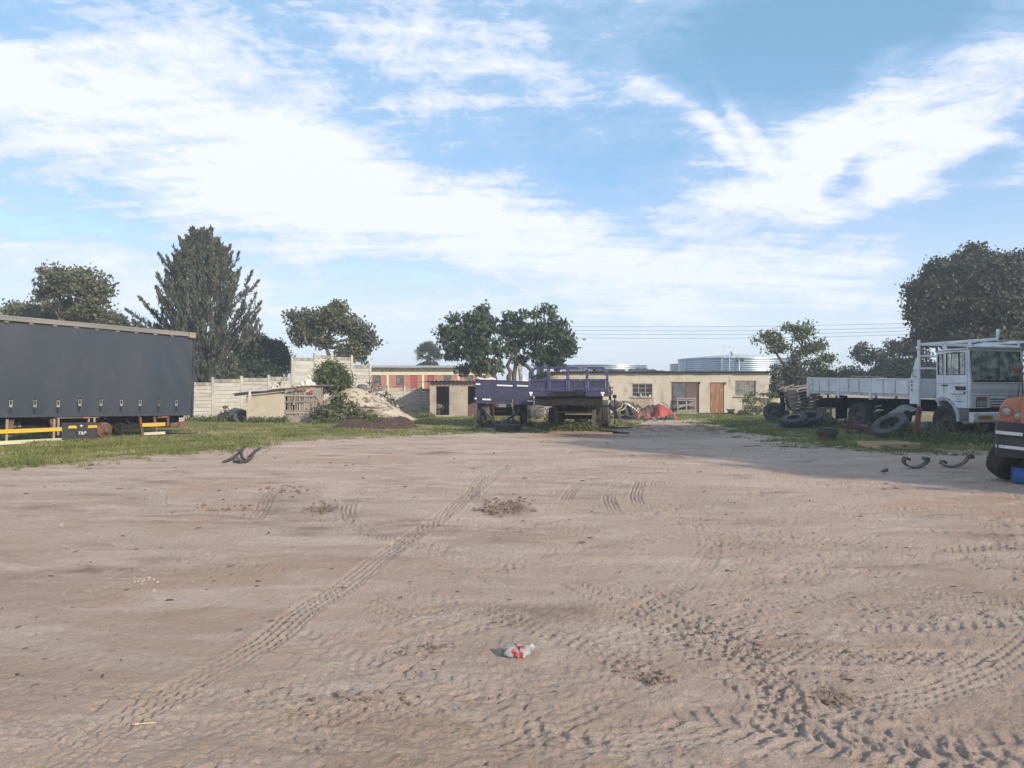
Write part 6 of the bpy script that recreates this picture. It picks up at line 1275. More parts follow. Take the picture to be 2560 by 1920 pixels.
    mb = MB().tube([W_ @ Vector(q) for q in ((-4.3, .3, 2.05), (-3.9, .3, 2.12), (-3.5, .25, 2.08), (-3.2, .3, 2.15), (-2.9, .3, 2.3))], .03, 6); solo('bent_rod', 'dark bent rod poking out of the front of the white truck bed', 'rod', mb, RUST, W_ @ Vector((-3.6, .3, 2.1)))
    return W_
WT = white_truck()

# ------------------------------------------------------------------ orange bonneted truck at the right edge
def orange_truck():
    ox, oy = 8.40, 13.06; rz = math.atan2(-.75, .66)
    r = thing('bonneted_truck', 'old orange bonneted truck with twin round headlights and black bumper with white stripes', 'truck', (ox, oy, 0), rot=(0, math.radians(3.6), rz))
    OR = mat('orange_paint', (.42, .150, .070), .55, col2=(.36, .155, .09), nscale=3, col3=(.30, .20, .13), n3=9, lo3=.62, hi3=.70, coat=.1); BL = mat('bumper_black', (.028, .028, .034), .55, col2=(.05, .047, .047), nscale=3)
    kx = 162.0; U = lambda px: (px - 2466) / kx; Zf = lambda py: CH + (HZ - py) / FL * 13.0
    # bumper: deep black channel, curved back at the end
    def bump(z0, z1, off=0.0, u0=0.0, u1=2.3, n='bumper', m=BL, th=.06):
        mb = MB(); nn = 28
        def pth(u): e = min(u, 2.3 - u); return (u, .0 + .16 * max(0, 1 - e / .12) ** 2 - off)
        vs = []; us = [u0 + (u1 - u0) * i / nn for i in range(nn + 1)]
        for u in us: p = pth(u); vs += [(p[0], p[1], z0), (p[0], p[1], z1), (p[0], p[1] + th, z1), (p[0], p[1] + th, z0)]
        fs = []
        for i in range(nn):
            a = 4 * i; b = a + 4
            for j in range(4): fs.append((a + j, a + (j + 1) % 4, b + (j + 1) % 4, b + j))
        fs += [(0, 3, 2, 1), (4 * nn, 4 * nn + 1, 4 * nn + 2, 4 * nn + 3)]
        mb.add(vs, [f[::-1] for f in fs]); return part(n, mb, m, r)
    zt, zb = Zf(1052), Zf(1124)
    bump(Zf(1087), zt, 0, n='bumper'); bump(zb + .03, Zf(1089), .012, u0=.02, u1=2.28, n='bumper'); bump(zb - .10, zb + .028, -.03, u0=.03, u1=2.27, n='bumper_skirt')
    W = mat('white_stripe', (.66, .65, .62), .6, col2=(.5, .48, .44), nscale=6)
    bump(Zf(1083), Zf(1075), .004, u0=.03, u1=U(2541), n='stripe', m=W, th=.01); bump(Zf(1083), Zf(1075), .004, u0=U(2547), u1=2.25, n='stripe', m=W, th=.01); bump(Zf(1117), Zf(1109.5), .017, u0=.07, u1=2.2, n='stripe', m=W, th=.01)
    # wing: rounded volume carrying the lamps
    def wing(u, v):   # u across 0..1, v from front bottom over the top to the back
        wx = .52; x = U(2471) + wx * u; top = Zf(987) - Zf(1052)
        e = math.sin(PI * .5 * min(1, u / .45)) ** .7
        if v < .5: t = v / .5; y = .10 + .10 * (1 - math.cos(t * PI / 2)); z = zt - .02 + (top * (.62 + .38 * e)) * math.sin(t * PI / 2) ** .85
        else: t = (v - .5) / .5; y = .20 + 1.1 * t; z = zt - .02 + top * (.62 + .38 * e) + .12 * t * u - .10 * (1 - u) * t
        return (x, y + .10 * (1 - e), z)
    part('wing', MB().grid(wing, 20, 30).add([wing(0, v / 30) for v in range(31)] + [(U(2471), 1.4, zt - .3), (U(2471), .2, zt - .3)], [tuple(range(33))]), OR, r)
    part('wing', MB().grid(lambda u, v: (2.3 - wing(u, v)[0], wing(u, v)[1], wing(u, v)[2]), 20, 30), OR, r)
    for (px, py, rad) in ((2493, 1030, .083), (2524, 1039, .078)):
        for s_ in (0, 1):
            ux = U(px) if not s_ else 2.3 - U(px); M = Matrix.Translation((ux, .115, Zf(py) + .03)) @ Euler((PI / 2, 0, 0)).to_matrix().to_4x4()
            h = part('headlight', MB().lathe([(rad + .012, -.03), (rad + .014, .035), (rad, .045), (rad - .008, .03)], 26, M), OR, r); part('lens', MB().lathe([(rad - .008, .022), (rad * .6, .040), (0, .05)], 26, M), mat('headlamp_glass', (.34, .34, .32), .12, col2=(.22, .22, .21), nscale=9, spec=.8), h)
    # grille shell and bonnet
    gx0, gx1 = U(2532), 2.3 - U(2532)
    zs_ = Zf(946)
    out = [(gx0, zt - .05), (gx0 + .01, Zf(985)), (gx0 + .05, Zf(962)), (gx0 + .16, zs_), (gx1 - .16, zs_), (gx1 - .05, Zf(962)), (gx1 - .01, Zf(985)), (gx1, zt - .05)]
    inn = [(gx0 + .09, zt + .02), (gx0 + .10, Zf(988)), (gx0 + .13, Zf(970)), (gx0 + .20, zs_ - .09), (gx1 - .20, zs_ - .09), (gx1 - .13, Zf(970)), (gx1 - .10, Zf(988)), (gx1 - .09, zt + .02)]
    mb = MB(); n = 8
    for y in (.02,): mb.add([(a, y, b) for a, b in out] + [(a, y, b) for a, b in inn], [(i, i + 1, i + 1 + n, i + n) for i in range(n - 1)] + [(0, n, 2 * n - 1, n - 1)])
    mb.add([(a, .02, b) for a, b in out] + [(a, 1.7, b + .10) for a, b in out], [(i + 1, i, i + n, i + 1 + n) for i in range(n - 1)]); mb.add([(a, .02, b) for a, b in inn] + [(a, .10, b) for a, b in inn], [(i, i + 1, i + 1 + n, i + n) for i in range(n - 1)] + [(n - 1, 0, n, 2 * n - 1)])
    part('bonnet', mb, OR, r)
    part('grille_back', MB().add([(a, .10, b) for a, b in inn], [tuple(range(n))]), DARK, r)
    chrome = mat('dull_chrome', (.42, .42, .40), .35, metal=.5)
    for i in range(15): zz = zt + .06 + i * (zs_ - .12 - zt - .06) / 14; part('grille_slat', MB().b2(gx0 + .10, gx1 - .10, .04, .09, zz, zz + .022), chrome, r)
    part('grille_surround', MB().tube([(a, .03, b) for a, b in inn], .014, 6), chrome, r)
    # cab, out of frame
    part('cab', MB().b2(.05, 2.25, 1.75, 3.2, .8, 1.95).b2(.15, 2.15, 1.8, 3.15, 2.45, 2.6).b2(.15, .25, 1.8, 1.9, 1.95, 2.45).b2(2.05, 2.15, 1.8, 1.9, 1.95, 2.45).b2(.15, 2.15, 3.05, 3.15, 1.95, 2.45), OR, r, bev=.04)
    part('windscreen', MB().b2(.26, 2.04, 1.84, 1.86, 1.96, 2.44), mat('truck_glass', (.05, .055, .055), .08, spec=.7), r)
    part('chassis', MB().b2(.5, .62, .1, 5.5, .6, .8).b2(1.7, 1.82, .1, 5.5, .6, .8).bar((.15, .9, .52), (2.15, .9, .52), .12), CHAS, r)
    # front wheel splayed out under the bumper
    t = wheel(r, (.20, .72, .50), (0, math.radians(90 + 28), math.radians(-22)), TY, RM, flip=True)
    wheel(r, (2.1, .9, .52), AX_X); wheel(r, (.2, 4.8, .52), AX_X, flip=True); wheel(r, (2.1, 4.8, .52), AX_X)
    # mirror on a tripod stalk
    mu, my, mz = U(2505), .30, Zf(918) + .02
    M = Matrix.Translation((mu, my, mz)) @ Euler((PI / 2, .1, .3)).to_matrix().to_4x4()
    mi = part('mirror', MB().lathe([(0, -.05), (.05, -.045), (.085, -.02), (.092, 0), (.085, .012), (0, .014)], 24, M), mat('mirror_back', (.10, .09, .085), .35, metal=.3), r)
    mi.scale = (1, 1, 1)
    part('stalk', MB().tube([(mu + .06, my + .02, mz - .09), (U(2510), my, Zf(992))], .011, 6).tube([(mu + .07, my + .02, mz - .1), (U(2519), my + .1, Zf(988))], .011, 6).tube([(mu + .08, my + .02, mz - .09), (U(2543), my + .2, Zf(967)), (U(2549), my + .2, Zf(967))], .012, 6).bar((mu - .06, my + .02, mz - .10), (mu + .22, my + .02, mz - .10), .015), GREASY, mi)
    for px, py in ((2509, 996), (2520, 988)): part('stalk_foot', MB().lathe([(.035, 0), (.03, .015), (0, .02)], 12, Matrix.Translation((U(px), my + .0 + (.1 if px > 2515 else 0), Zf(py) - .02))), GREASY, mi)
orange_truck()
# ------------------------------------------------------------------ yard clutter
def pallet_proto():
    r = thing('pallet', 'proto', 'pallet', (0, 0, 0)); L_, W_ = 1.2, 1.0
    db = MB().b2(-L_ / 2, L_ / 2, -.05, .05, 0, .022).mesh('deck_board'); bb = MB().b2(-L_ / 2, L_ / 2, -.045, .045, 0, .02).mesh('base_board'); st = MB().b2(-.03, .03, -W_ / 2, W_ / 2, 0, .09).mesh('stringer')
    for me in (db, bb, st): me.materials.append(WOOD_OLD)
    for i in range(6): part('deck_board', db, WOOD_OLD, r, loc=(RND.uniform(-.01, .01), -W_ / 2 + .05 + i * (W_ - .1) / 5, .112), rot=(0, 0, RND.uniform(-.01, .01)))
    for i in range(3): part('base_board', bb, WOOD_OLD, r, loc=(0, -W_ / 2 + .05 + i * (W_ - .1) / 2, 0)); part('stringer', st, WOOD_OLD, r, loc=(-L_ / 2 + .03 + i * (L_ - .06) / 2, 0, .021))
    return r
PAL = pallet_proto()
# stack by the truck tail
sxp, syp = X_(2012, 34.5), 34.5; zc = 0.0; first = True; N_ = 11
ords = ['lowest', 'second lowest', 'third from the bottom', 'fourth from the bottom', 'fifth from the bottom', 'middle', 'fifth from the top', 'fourth from the top', 'third from the top', 'second from the top', 'topmost']
for i in range(N_):
    tl_ = math.radians(-1.0 - i * .75); dx = (.35 if i in (1, 2) else (.18 if i == 3 else 0)) + RND.uniform(-.05, .05)
    loc = (sxp + dx, syp + RND.uniform(-.05, .05), zc + .02); rot = (RND.uniform(-.01, .01), tl_ + RND.uniform(-.015, .015), RND.uniform(-.06, .06)); lab = f'weathered grey pallet, {ords[i]} of the leaning stack behind the truck tail'
    if first: PAL.location = loc; PAL.rotation_euler = rot; PAL['label'] = lab; PAL['group'] = 'pallets in the leaning stack'; first = False
    else: dup(PAL, loc, rot, lab)
    zc += .150
def pallet_like(label, loc, rot, m=None, scale=(1, 1, 1), group=None):
    r = dup(PAL, loc, rot, label); r.scale = scale
    if 'group' in r: del r['group']
    if m:
        cache = {}
        for c in list(r.children):
            k = c.data.name
            if k not in cache: me = c.data.copy(); me.materials.clear(); me.materials.append(m); cache[k] = me
            c.data = cache[k]
    return r
r = thing('pallet', 'pale new wooden pallet lying on the ground in front of the leaning truck tyre', 'pallet', (9.92, 19.95, .01), math.radians(9))
for y_ in (0, .42, .84): part('deck_board', MB().b2(0, 1.22, y_, y_ + .10, .125, .147), WOOD_NEW, r, bev=.003)
for y_ in (0, .84): part('base_board', MB().b2(0, 1.22, y_, y_ + .10, 0, .022), WOOD_NEW, r, bev=.003)
for x_ in (0, .57, 1.14): part('stringer', MB().b2(x_, x_ + .08, .002, .938, .023, .124), WOOD_NEW, r, bev=.003)
part('end_board', MB().b2(-.024, -.002, 0, .94, .0, .14), WOOD_NEW, r, bev=.003)
# broken pallet standing beside the stack
pallet_like('broken pallet standing on edge between the pallet stack and the truck mud flap', (X_(2062, 33.5), 33.6, .45), (math.radians(84), math.radians(4), .25), WOOD_OLD, (.55, .8, 1))
# crate frame leaning on the steel doors
Yd_ = 45.75; r = thing('crate_frame', 'grey wooden frame with diagonal brace leaning on the workshop steel doors', 'frame', (X_(1717, Yd_), Yd_, .07), rot=(math.radians(-9), 0, 0))
gw = mat('grey_weathered_frame', (.27, .245, .225), .9, col2=(.19, .17, .155), nscale=5); w2 = (X_(1741, Yd_) - X_(1693, Yd_)) / 2; h2 = 0.93
for zz, hh in ((.0, .09), (.12, .07), (.42, .09), (.74, .06), (.86, .08)): part('rail', MB().b2(-w2, w2, -.03, .0, zz, zz + hh), gw, r)
for xx in (-w2, -.04, w2 - .08): part('upright', MB().b2(xx, xx + .08, .001, .04, 0, .94), gw, r)
part('brace', MB().bar((-w2 + .02, -.05, .30), (w2 - .02, -.05, .66), .03, .09), gw, r)

# red tarpaulin heap
Yt = 38.2
def tarp(name, label, x0, x1, zpk, pkx, dep, m, seed, Y0=Yt, base=.0, cat='tarpaulin'):
    a, b = X_(x0, Y0), X_(x1, Y0); rr = random.Random(seed); ph = [rr.uniform(0, 6) for _ in range(6)]
    def f(u, v):
        x_ = a + (b - a) * u; yy = Y0 + dep * v; pk = (pkx - x0) / (x1 - x0)
        s = (u / pk if u < pk else (1 - u) / (1 - pk)); s = max(0, min(1, s)); prof = math.sin(s * PI / 2) ** .85
        w = math.sin(PI * min(1, .10 + v * .90)) ** .6 if v > 0.02 else 0.12
        fold = .022 * math.sin((u - pk) * 26 / (0.3 + v) + ph[0]) * (1 - v) + .012 * math.sin(u * 47 + ph[1] + v * 5) + .02 * math.sin(v * 19 + u * 11 + ph[2])
        return (x_ + .05 * math.sin(v * 5 + ph[3]), yy + .06 * math.sin(u * 14 + ph[4]) * (1 - v), max(.01, base + zpk * prof * w + fold * prof))
    mb = MB().grid(f, 70, 26); return solo(name, label, cat, mb, m, Vector(((a + b) / 2, Y0 + dep / 2, 0)))
tarp('red_tarpaulin', 'bright red tarpaulin draped over the right side of the scrap heap by the workshop', 1628, 1697, .76, 1652, 1.6, mat('red_tarpaulin', (.36, .070, .050), .6, col2=(.34, .055, .04), nscale=2, col3=(.15, .07, .055), n3=2.0, lo3=.62, hi3=.70), 4)
tarp('faded_tarpaulin', 'dusty rose tarpaulin bundle at the left front of the scrap heap', 1574, 1632, .44, 1612, 1.1, mat('rose_tarpaulin', (.29, .115, .09), .8, col2=(.21, .09, .075), nscale=2), 6, Y0=37.7)
tarp('brown_tarpaulin', 'dark brown sheet covering the top of the scrap heap between the two red tarpaulins', 1590, 1664, .72, 1640, 1.9, mat('brown_sheet', (.115, .075, .065), .85, col2=(.16, .08, .065), nscale=1.5), 8, Y0=38.5)
rr = random.Random(12); r = thing('scrap_heap', 'heap of dark rubble and scrap under the front edge of the tarpaulins', 'scrap', (X_(1645, 37.7), 37.7, 0))
for i in range(22): part('scrap_piece', lump(rr.uniform(.08, .17), rr, i), mat('scrap_mix', (.09, .085, .085), .9, col2=(.15, .13, .12), rand=.5), r, loc=(rr.uniform(-1.4, 1.0), rr.uniform(-.1, .3), rr.uniform(.03, .16)), rot=(rr.uniform(0, 3), 0, rr.uniform(0, 3)))
r = thing('rubble_pile', 'pale and dark broken bits heaped behind the tarpaulins against the workshop wall', 'scrap', (X_(1600, 40), 40.2, 0))
for i in range(26): part('broken_piece', lump(rr.uniform(.10, .22), rr, i, sq=(1.2, 1, .5)), mat('rubble_pale', (.30, .27, .22), .9, col2=(.12, .09, .08), lo=.4, hi=.6, rand=.5), r, loc=(rr.uniform(-1.3, 1.4), rr.uniform(-.5, .5), .15 + rr.uniform(0, .62)), rot=(rr.uniform(0, 3), rr.uniform(0, 3), 0))
solo('scrap_rod', 'dark rod leaning up from the right side of the scrap heap', 'rod', MB().bar(pt(1672, 1017, 38.8), pt(1654, 1004, 38.8), .05), STEEL_DK, pt(1672, 1017, 38.8))
def loose_tyre(label, px, py, Y, rot, sc=1.0, small=False, rim=False, m=None, z=None, group=None):
    me = (TYS if small else TY)
    if m: me = me.copy(); me.materials.clear(); me.materials.append(m)
    p = pt(px, py, Y)
    if z is not None: p.z = z
    if rim:
        r = thing('wheel', label, 'wheel', tuple(p), rot=rot, group=group); part('tyre', me, TYRE, r); part('rim', RMS if small else RM, RIM, r); r.scale = (sc,) * 3; return r
    o = bpy.data.objects.new('tyre', me); C.objects.link(o); o.location = p; o.rotation_euler = rot; o.scale = (sc,) * 3; return tag(o, label, 'tyre', group)
loose_tyre('large bald tyre leaning in the scrap beside the purple semi-trailer', 1562, 1030, 38.4, (math.radians(68), math.radians(28), .2), 1.15, m=TYRE_D)
loose_tyre('dusty tyre lying tilted behind the leaning tyre in the scrap heap', 1545, 1018, 39.4, (math.radians(30), math.radians(15), .2), 1.0, m=TYRE_D)
loose_tyre('small dark tyre under the front of the scrap heap', 1580, 1041, 38.0, (math.radians(15), 0, .2), .8, m=TYRE)
solo('white_pipe', 'white striped pipe slanting over the scrap heap', 'pipe', MB().tube([pt(1562, 1008, 38), pt(1572, 1012, 38), pt(1596, 1031, 38)], .045, 8), REFL, pt(1580, 1020, 38))
mb = MB()
for t in (.35, .55, .72, .88): p = pt(1568, 1010, 37.95).lerp(pt(1596, 1031, 37.95), t); q = pt(1568, 1010, 37.95).lerp(pt(1596, 1031, 37.95), t + .05); mb.tube([p, q], .05, 8)
solo('pipe_bands', 'black tape bands round the white striped pipe', 'tape', mb, CHAS, pt(1585, 1022, 38))
solo('orange_cover', 'orange plastic cover on top of the scrap beside the semi-trailer', 'plastic cover', MB().grid(lambda u, v: (X_(1533 + 23 * u, 38.6), 38.4 + .6 * v, .62 + .20 * math.sin(PI * u) ** .6 * math.sin(PI * (.25 + .6 * v))), 14, 8), mat('orange_cover', (.55, .12, .06), .5), Vector((X_(1545, 38.6), 38.6, .62)))
solo('yellow_frame', 'pale yellow bent metal frame in the scrap beside the semi-trailer', 'frame', MB().tube([pt(1556, 1010, 38), pt(1566, 1014, 38), pt(1558, 1024, 37.6), pt(1545, 1029, 37.6), pt(1541, 1026, 37.6), pt(1554, 1018, 37.8), pt(1556, 1010, 38)], .03, 6), mat('pale_yellow_metal', (.38, .34, .22), .7), pt(1553, 1020, 38))
# grey boulder-like block and bits under the trailers
Yb = 38.5; rr = random.Random(2)
solo('grey_tank_block', 'dull grey rounded block behind the gap between the purple trailers', 'block', (lambda m_: (setattr(m_, 'v', [(a * 1.0 + X_(1338, Yb), b + Yb, c + .48) for a, b, c in m_.v]), m_)[1])(lump(.52, rr, 3, n=12, sq=(1, .8, 1.0), rough=.06)), mat('dusty_grey_block', (.13, .12, .105), .9, col2=(.09, .085, .08)), Vector((X_(1338, Yb), Yb, 0)))
r = thing('scrap_bicycle', 'tangle of old bicycle parts between the purple trailers', 'bicycle', (X_(1366, 37), 37, 0))
for xx, zz in ((-.25, .34), (.30, .34)):
    w = part('wheel', MB().tube([(xx + .32 * math.cos(a), .12 * math.sin(a) * xx, zz + .32 * math.sin(a)) for a in np.linspace(0, 2 * PI, 20)], .022, 6), CHAS, r)
    part('spokes', MB(), CHAS, w) if False else None
    for k in range(8): part('spoke', MB().bar((xx, 0, zz), (xx + .31 * math.cos(k * PI / 4), .12 * math.sin(k * PI / 4) * xx, zz + .31 * math.sin(k * PI / 4)), .006), GREYPAINT, w)
part('frame', MB().bar((-.25, 0, .34), (-.05, 0, .75), .03).bar((-.05, 0, .75), (.25, 0, .78), .03).bar((.25, 0, .78), (.30, 0, .34), .03).bar((-.05, 0, .75), (.03, 0, .3), .03).bar((.25, 0, .78), (.36, .1, .92), .025), GREYPAINT, r)
solo('branch_bundle', 'thin pale sticks leaning between the purple trailers', 'sticks', MB().bar(pt(1352, 1023, 36.6), pt(1388, 1012, 36.6), .03).bar(pt(1356, 1017, 36.6), pt(1386, 1022, 36.6), .025).bar(pt(1374, 1003, 36.6), pt(1378, 1016, 36.6), .05).bar(pt(1360, 1026, 36.6), pt(1386, 1009, 36.6), .02), mat('pale_stick', (.34, .31, .26), .9), pt(1370, 1020, 36.6))
solo('flat_stone', 'pale flat stone on the grass between the purple trailers', 'stone', (lambda m_: (setattr(m_, 'v', [(a + X_(1350, 36.5), b + 36.5, c + .04) for a, b, c in m_.v]), m_)[1])(lump(.11, rr, 5, sq=(1.8, 1, .35))), mat('pale_stone', (.36, .34, .31), .9), Vector((X_(1350, 36.5), 36.5, 0)))
g_ = gp(1220, 1075); solo('steel_offcut', 'narrow grey steel offcut in the grass left of the flat tyre', 'steel bar', MB().bar((g_.x - .35, g_.y, .05), (g_.x + .28, g_.y - .1, .06), .10, .03), GREYPAINT, g_)
g_ = gp(1311, 1073); solo('small_bracket', 'small grey bracket on the dirt to the right of the flat tyre', 'bracket', MB().box((g_.x, g_.y, .05), (.16, .05, .09)), GREYPAINT, g_)
# hoses on the dirt
hz = mat('black_hose', (.02, .02, .02), .5)
solo('long_hose', 'black hose curving over the dirt beside the semi-trailer wheels', 'hose', MB().tube([gp(*q, .03) for q in ((1547, 1052), (1560, 1057), (1575, 1062), (1582, 1065), (1580, 1069), (1565, 1071), (1545, 1071.5), (1527, 1071.5))], .035, 7), hz, gp(1560, 1065))
solo('bent_bar', 'flat black bent bar on the dirt in front of the right landing leg', 'bar', MB().tube([gp(*q, .03) for q in ((1500, 1078.5), (1530, 1081), (1560, 1083.5), (1573, 1084.5), (1560, 1084.8), (1532, 1084.2))], .03, 7), hz, gp(1540, 1083))

# tyres, axle, hub by the pallet stack
loose_tyre('upright dusty wheel standing left of the pallet stack', 1935, 1032, 34.8, Vector((-.50, -.85, .12)).to_track_quat('Z', 'Y').to_euler(), .94, rim=True, m=TYRE_D, z=.47)
r = thing('old_axle', 'dark rusty axle with brake drum standing on end against the pallet stack', 'axle', (X_(1960, 34), 34, 0), rot=(0, math.radians(-4), 0))
part('beam', MB().tube([(0, 0, .05), (0, 0, 1.5)], .10, 12), CHAS, r); part('drum', MB().lathe([(0, 1.42), (.22, 1.42), (.24, 1.46), (.24, 1.62), (.20, 1.66), (.12, 1.66), (.10, 1.74), (0, 1.74)], 22), GREASY, r); part('flange', MB().lathe([(.12, 1.18), (.26, 1.2), (.26, 1.26), (.12, 1.28)], 20), GREASY, r); part('lower_drum', MB().lathe([(.1, .25), (.27, .28), (.27, .55), (.1, .6)], 20), CHAS, r)
part('spring', MB().bar((-.1, -.15, .8), (.22, -.2, 1.0), .08, .05).bar((.1, -.15, 1.1), (.3, -.1, .6), .05), CHAS, r)
solo('scrap_rods', 'bundle of thin grey rods lying over the top of the pallet stack and axle', 'rods', MB().bar(pt(1946, 974, 33.8), pt(1985, 961, 33.8), .06, .04).bar(pt(1958, 970, 33.8), pt(1996, 971, 33.8), .05, .03).bar(pt(1962, 976, 33.6), pt(1972, 966, 33.6), .04).bar(pt(1980, 967, 33.9), pt(2023, 962, 33.9), .12, .04), WOOD_OLD, pt(1975, 968, 33.8))
t1 = loose_tyre('large tyre with pale inner rim leaning low in front of the pallet stack', 1984, 1056, 29.2, Vector((-.25, -.22, .94)).to_track_quat('Z', 'Y').to_euler(), 1.05, z=.36); part('bead_ring', MB().lathe([(.27, .10), (.30, .13), (.285, .15), (.25, .12)], 30), mat('pale_bead', (.17, .165, .155), .7), t1)
loose_tyre('large dark tyre behind the pale-rimmed tyre by the truck tail', 2022, 1052, 30.0, Vector((-.25, -.30, .92)).to_track_quat('Z', 'Y').to_euler(), 1.1, z=.40)
loose_tyre('flat dark tyre nearest the truck mud flap', 2058, 1058, 31, (math.radians(8), math.radians(-5), 0), .95, z=.16)
for dy, lb in ((0, 'rear'), (.22, 'front')):
    g_ = gp(1936, 1066); solo('blue_pipe', f'short pale blue pipe on the grass left of the tyres, the {lb} one of two', 'pipe', MB().tube([(g_.x - .32, g_.y - dy, .05), (g_.x + .30, g_.y + .05 - dy, .07)], .035, 8), mat('pale_blue_pipe', (.13, .20, .23), .5), g_, group='pair of blue pipes')
# stacked rims
g_ = gp(2066, 1101); r = thing('stacked_rims', 'two rusty wheel rims stacked on the grass with a lid on top', 'wheel rim', (g_.x, g_.y, 0))
part('rim', MB().lathe([(.27, 0), (.30, .02), (.28, .05), (.26, .14), (.29, .18), (.25, .18), (.24, .02)], 28), RUST, r); part('rim', MB().lathe([(.29, .181), (.34, .20), (.33, .30), (.36, .34), (.30, .34), (.28, .2)], 28), mat('brown_rim', (.12, .095, .08), .7), r); part('lid', MB().lathe([(.0, .35), (.24, .345), (.25, .37), (0, .385)], 24, Matrix.Translation((.08, .1, .02)) @ Matrix.Rotation(.06, 4, 'Y')), mat('green_grey_lid', (.14, .17, .14), .6), r)
# rusty frame under the truck
g_ = gp(2165, 1085); r = thing('steel_rack', 'low dark red rusty steel frame on the grass beside the truck', 'steel rack', (g_.x, g_.y, .18), rot=(.04, .05, -.15))
RR = mat('red_rust', (.17, .045, .035), .8, col2=(.10, .04, .035), nscale=4)
for y_ in (-.35, 0, .35): part('bar', MB().b2(-.75, .75, y_ - .03, y_ + .03, 0, .07), RR, r)
for x_ in (-.75, -.3, .3, .75): part('bar', MB().b2(x_ - .03, x_ + .03, -.38, .38, .071, .12), RR, r)
for x_ in (-.7, .7): part('leg', MB().b2(x_ - .03, x_ + .03, -.3, -.24, -.2, 0), RR, r)
# leaning truck tyre, red beam, sacks
loose_tyre('big worn truck tyre leaning against scrap beside the front wheel of the white truck', 2226, 1066, 24.0, Vector((-.55, -.25, .80)).to_track_quat('Z', 'Y').to_euler(), 1.1, z=.42, m=TYRE_D)
solo('red_beam', 'rusty red beam propped up between the leaning tyre and the truck wheel', 'beam', MB().bar(pt(2286, 1098, 23.7), pt(2299, 1018, 24.6), .16, .07, up=(0, 1, 0)), mat('red_beam_paint', (.20, .05, .04), .75, col2=(.13, .045, .04), nscale=4), pt(2286, 1099, 23.7))
mb = MB().grid(lambda u, v: (X_(2226 + 70 * u, 25.4), 25.2 + .8 * v, .42 + .62 * math.sin(PI * (.12 + .6 * u)) * math.sin(PI * (.2 + .7 * v)) ** .6 + .04 * math.sin(u * 17 + v * 9)), 26, 10, smooth=False); solo('grey_sacking', 'grey crumpled sacking draped behind the leaning truck tyre', 'sack', mb, mat('grey_sack', (.23, .235, .235), .85, col2=(.15, .155, .16), nscale=4), Vector((X_(2260, 25.4), 25.4, 0)))
rr = random.Random(22); r = thing('under_truck_scrap', 'assorted scrap and stones lying under the middle of the white truck', 'scrap', (X_(2215, 27.5), 27.5, 0))
for i in range(30):
    x_ = rr.uniform(-1.2, 2.6); part('scrap_piece', lump(rr.uniform(.07, .2), rr, i, sq=(1.3, 1, .6)), mat('scrap_light', (.20, .19, .18), .85, col2=(.08, .08, .08), lo=.4, hi=.6, rand=.6), r, loc=(x_, rr.uniform(-1.6, .9) - x_ * .5, rr.uniform(.05, .35)), rot=(rr.uniform(0, 3), rr.uniform(0, 3), 0))
for i, (px, py, Y_, c, lb) in enumerate(((2188, 1017, 27.5, 'teal_strip', 'teal plastic strip hanging under the truck bed'), (2186, 1029, 27.3, 'pale_strip', 'pale strip below the teal strip under the truck bed'))):
    p = pt(px, py, Y_); solo('strip', lb, 'strip', MB().bar(p, p + Vector((.24, 0, .05)), .03, .05), mat(c, (.10, .28, .25) if i == 0 else (.30, .32, .32), .5), p)
# offcut boards and rubbish on the grass edge
for i, (px, py, L_, a, lb) in enumerate(((2094, 1120, .34, .6, 'small pale board offcut on the grass left of the new pallet'), (2040, 1110, .22, .1, 'tiny pale chip of wood on the grass by the stacked rims'), (1880, 1118, .5, .05, 'thin dark stick on the dirt edge left of the stacked rims'), (1960, 1117, .4, .5, 'crumpled pale litter strip at the grass edge'))):
    g_ = gp(px, py); solo('wood_offcut', lb, 'offcut', MB().bar((g_.x - L_ / 2 * math.cos(a), g_.y - L_ / 2 * math.sin(a), .03), (g_.x + L_ / 2 * math.cos(a), g_.y + L_ / 2 * math.sin(a), .04), .07 if i != 2 else .02, .02), mat('offcut_pale', (.42, .38, .31), .9) if i != 2 else STEEL_DK, g_)
g_ = gp(2427, 1116)
for dx, dy, s, lb in ((0, 0, .075, 'larger of two tan stones on the grass left of the orange truck'), (.14, .2, .05, 'smaller of two tan stones on the grass left of the orange truck')):
    m_ = lump(s, rr, 4, n=10, rough=.12); m_.v = [(a + g_.x + dx, b + g_.y + dy, c + s * .4) for a, b, c in m_.v]; solo('stone', lb, 'stone', m_, mat('tan_stone', (.42, .25, .12), .85), Vector((g_.x + dx, g_.y + dy, 0)))
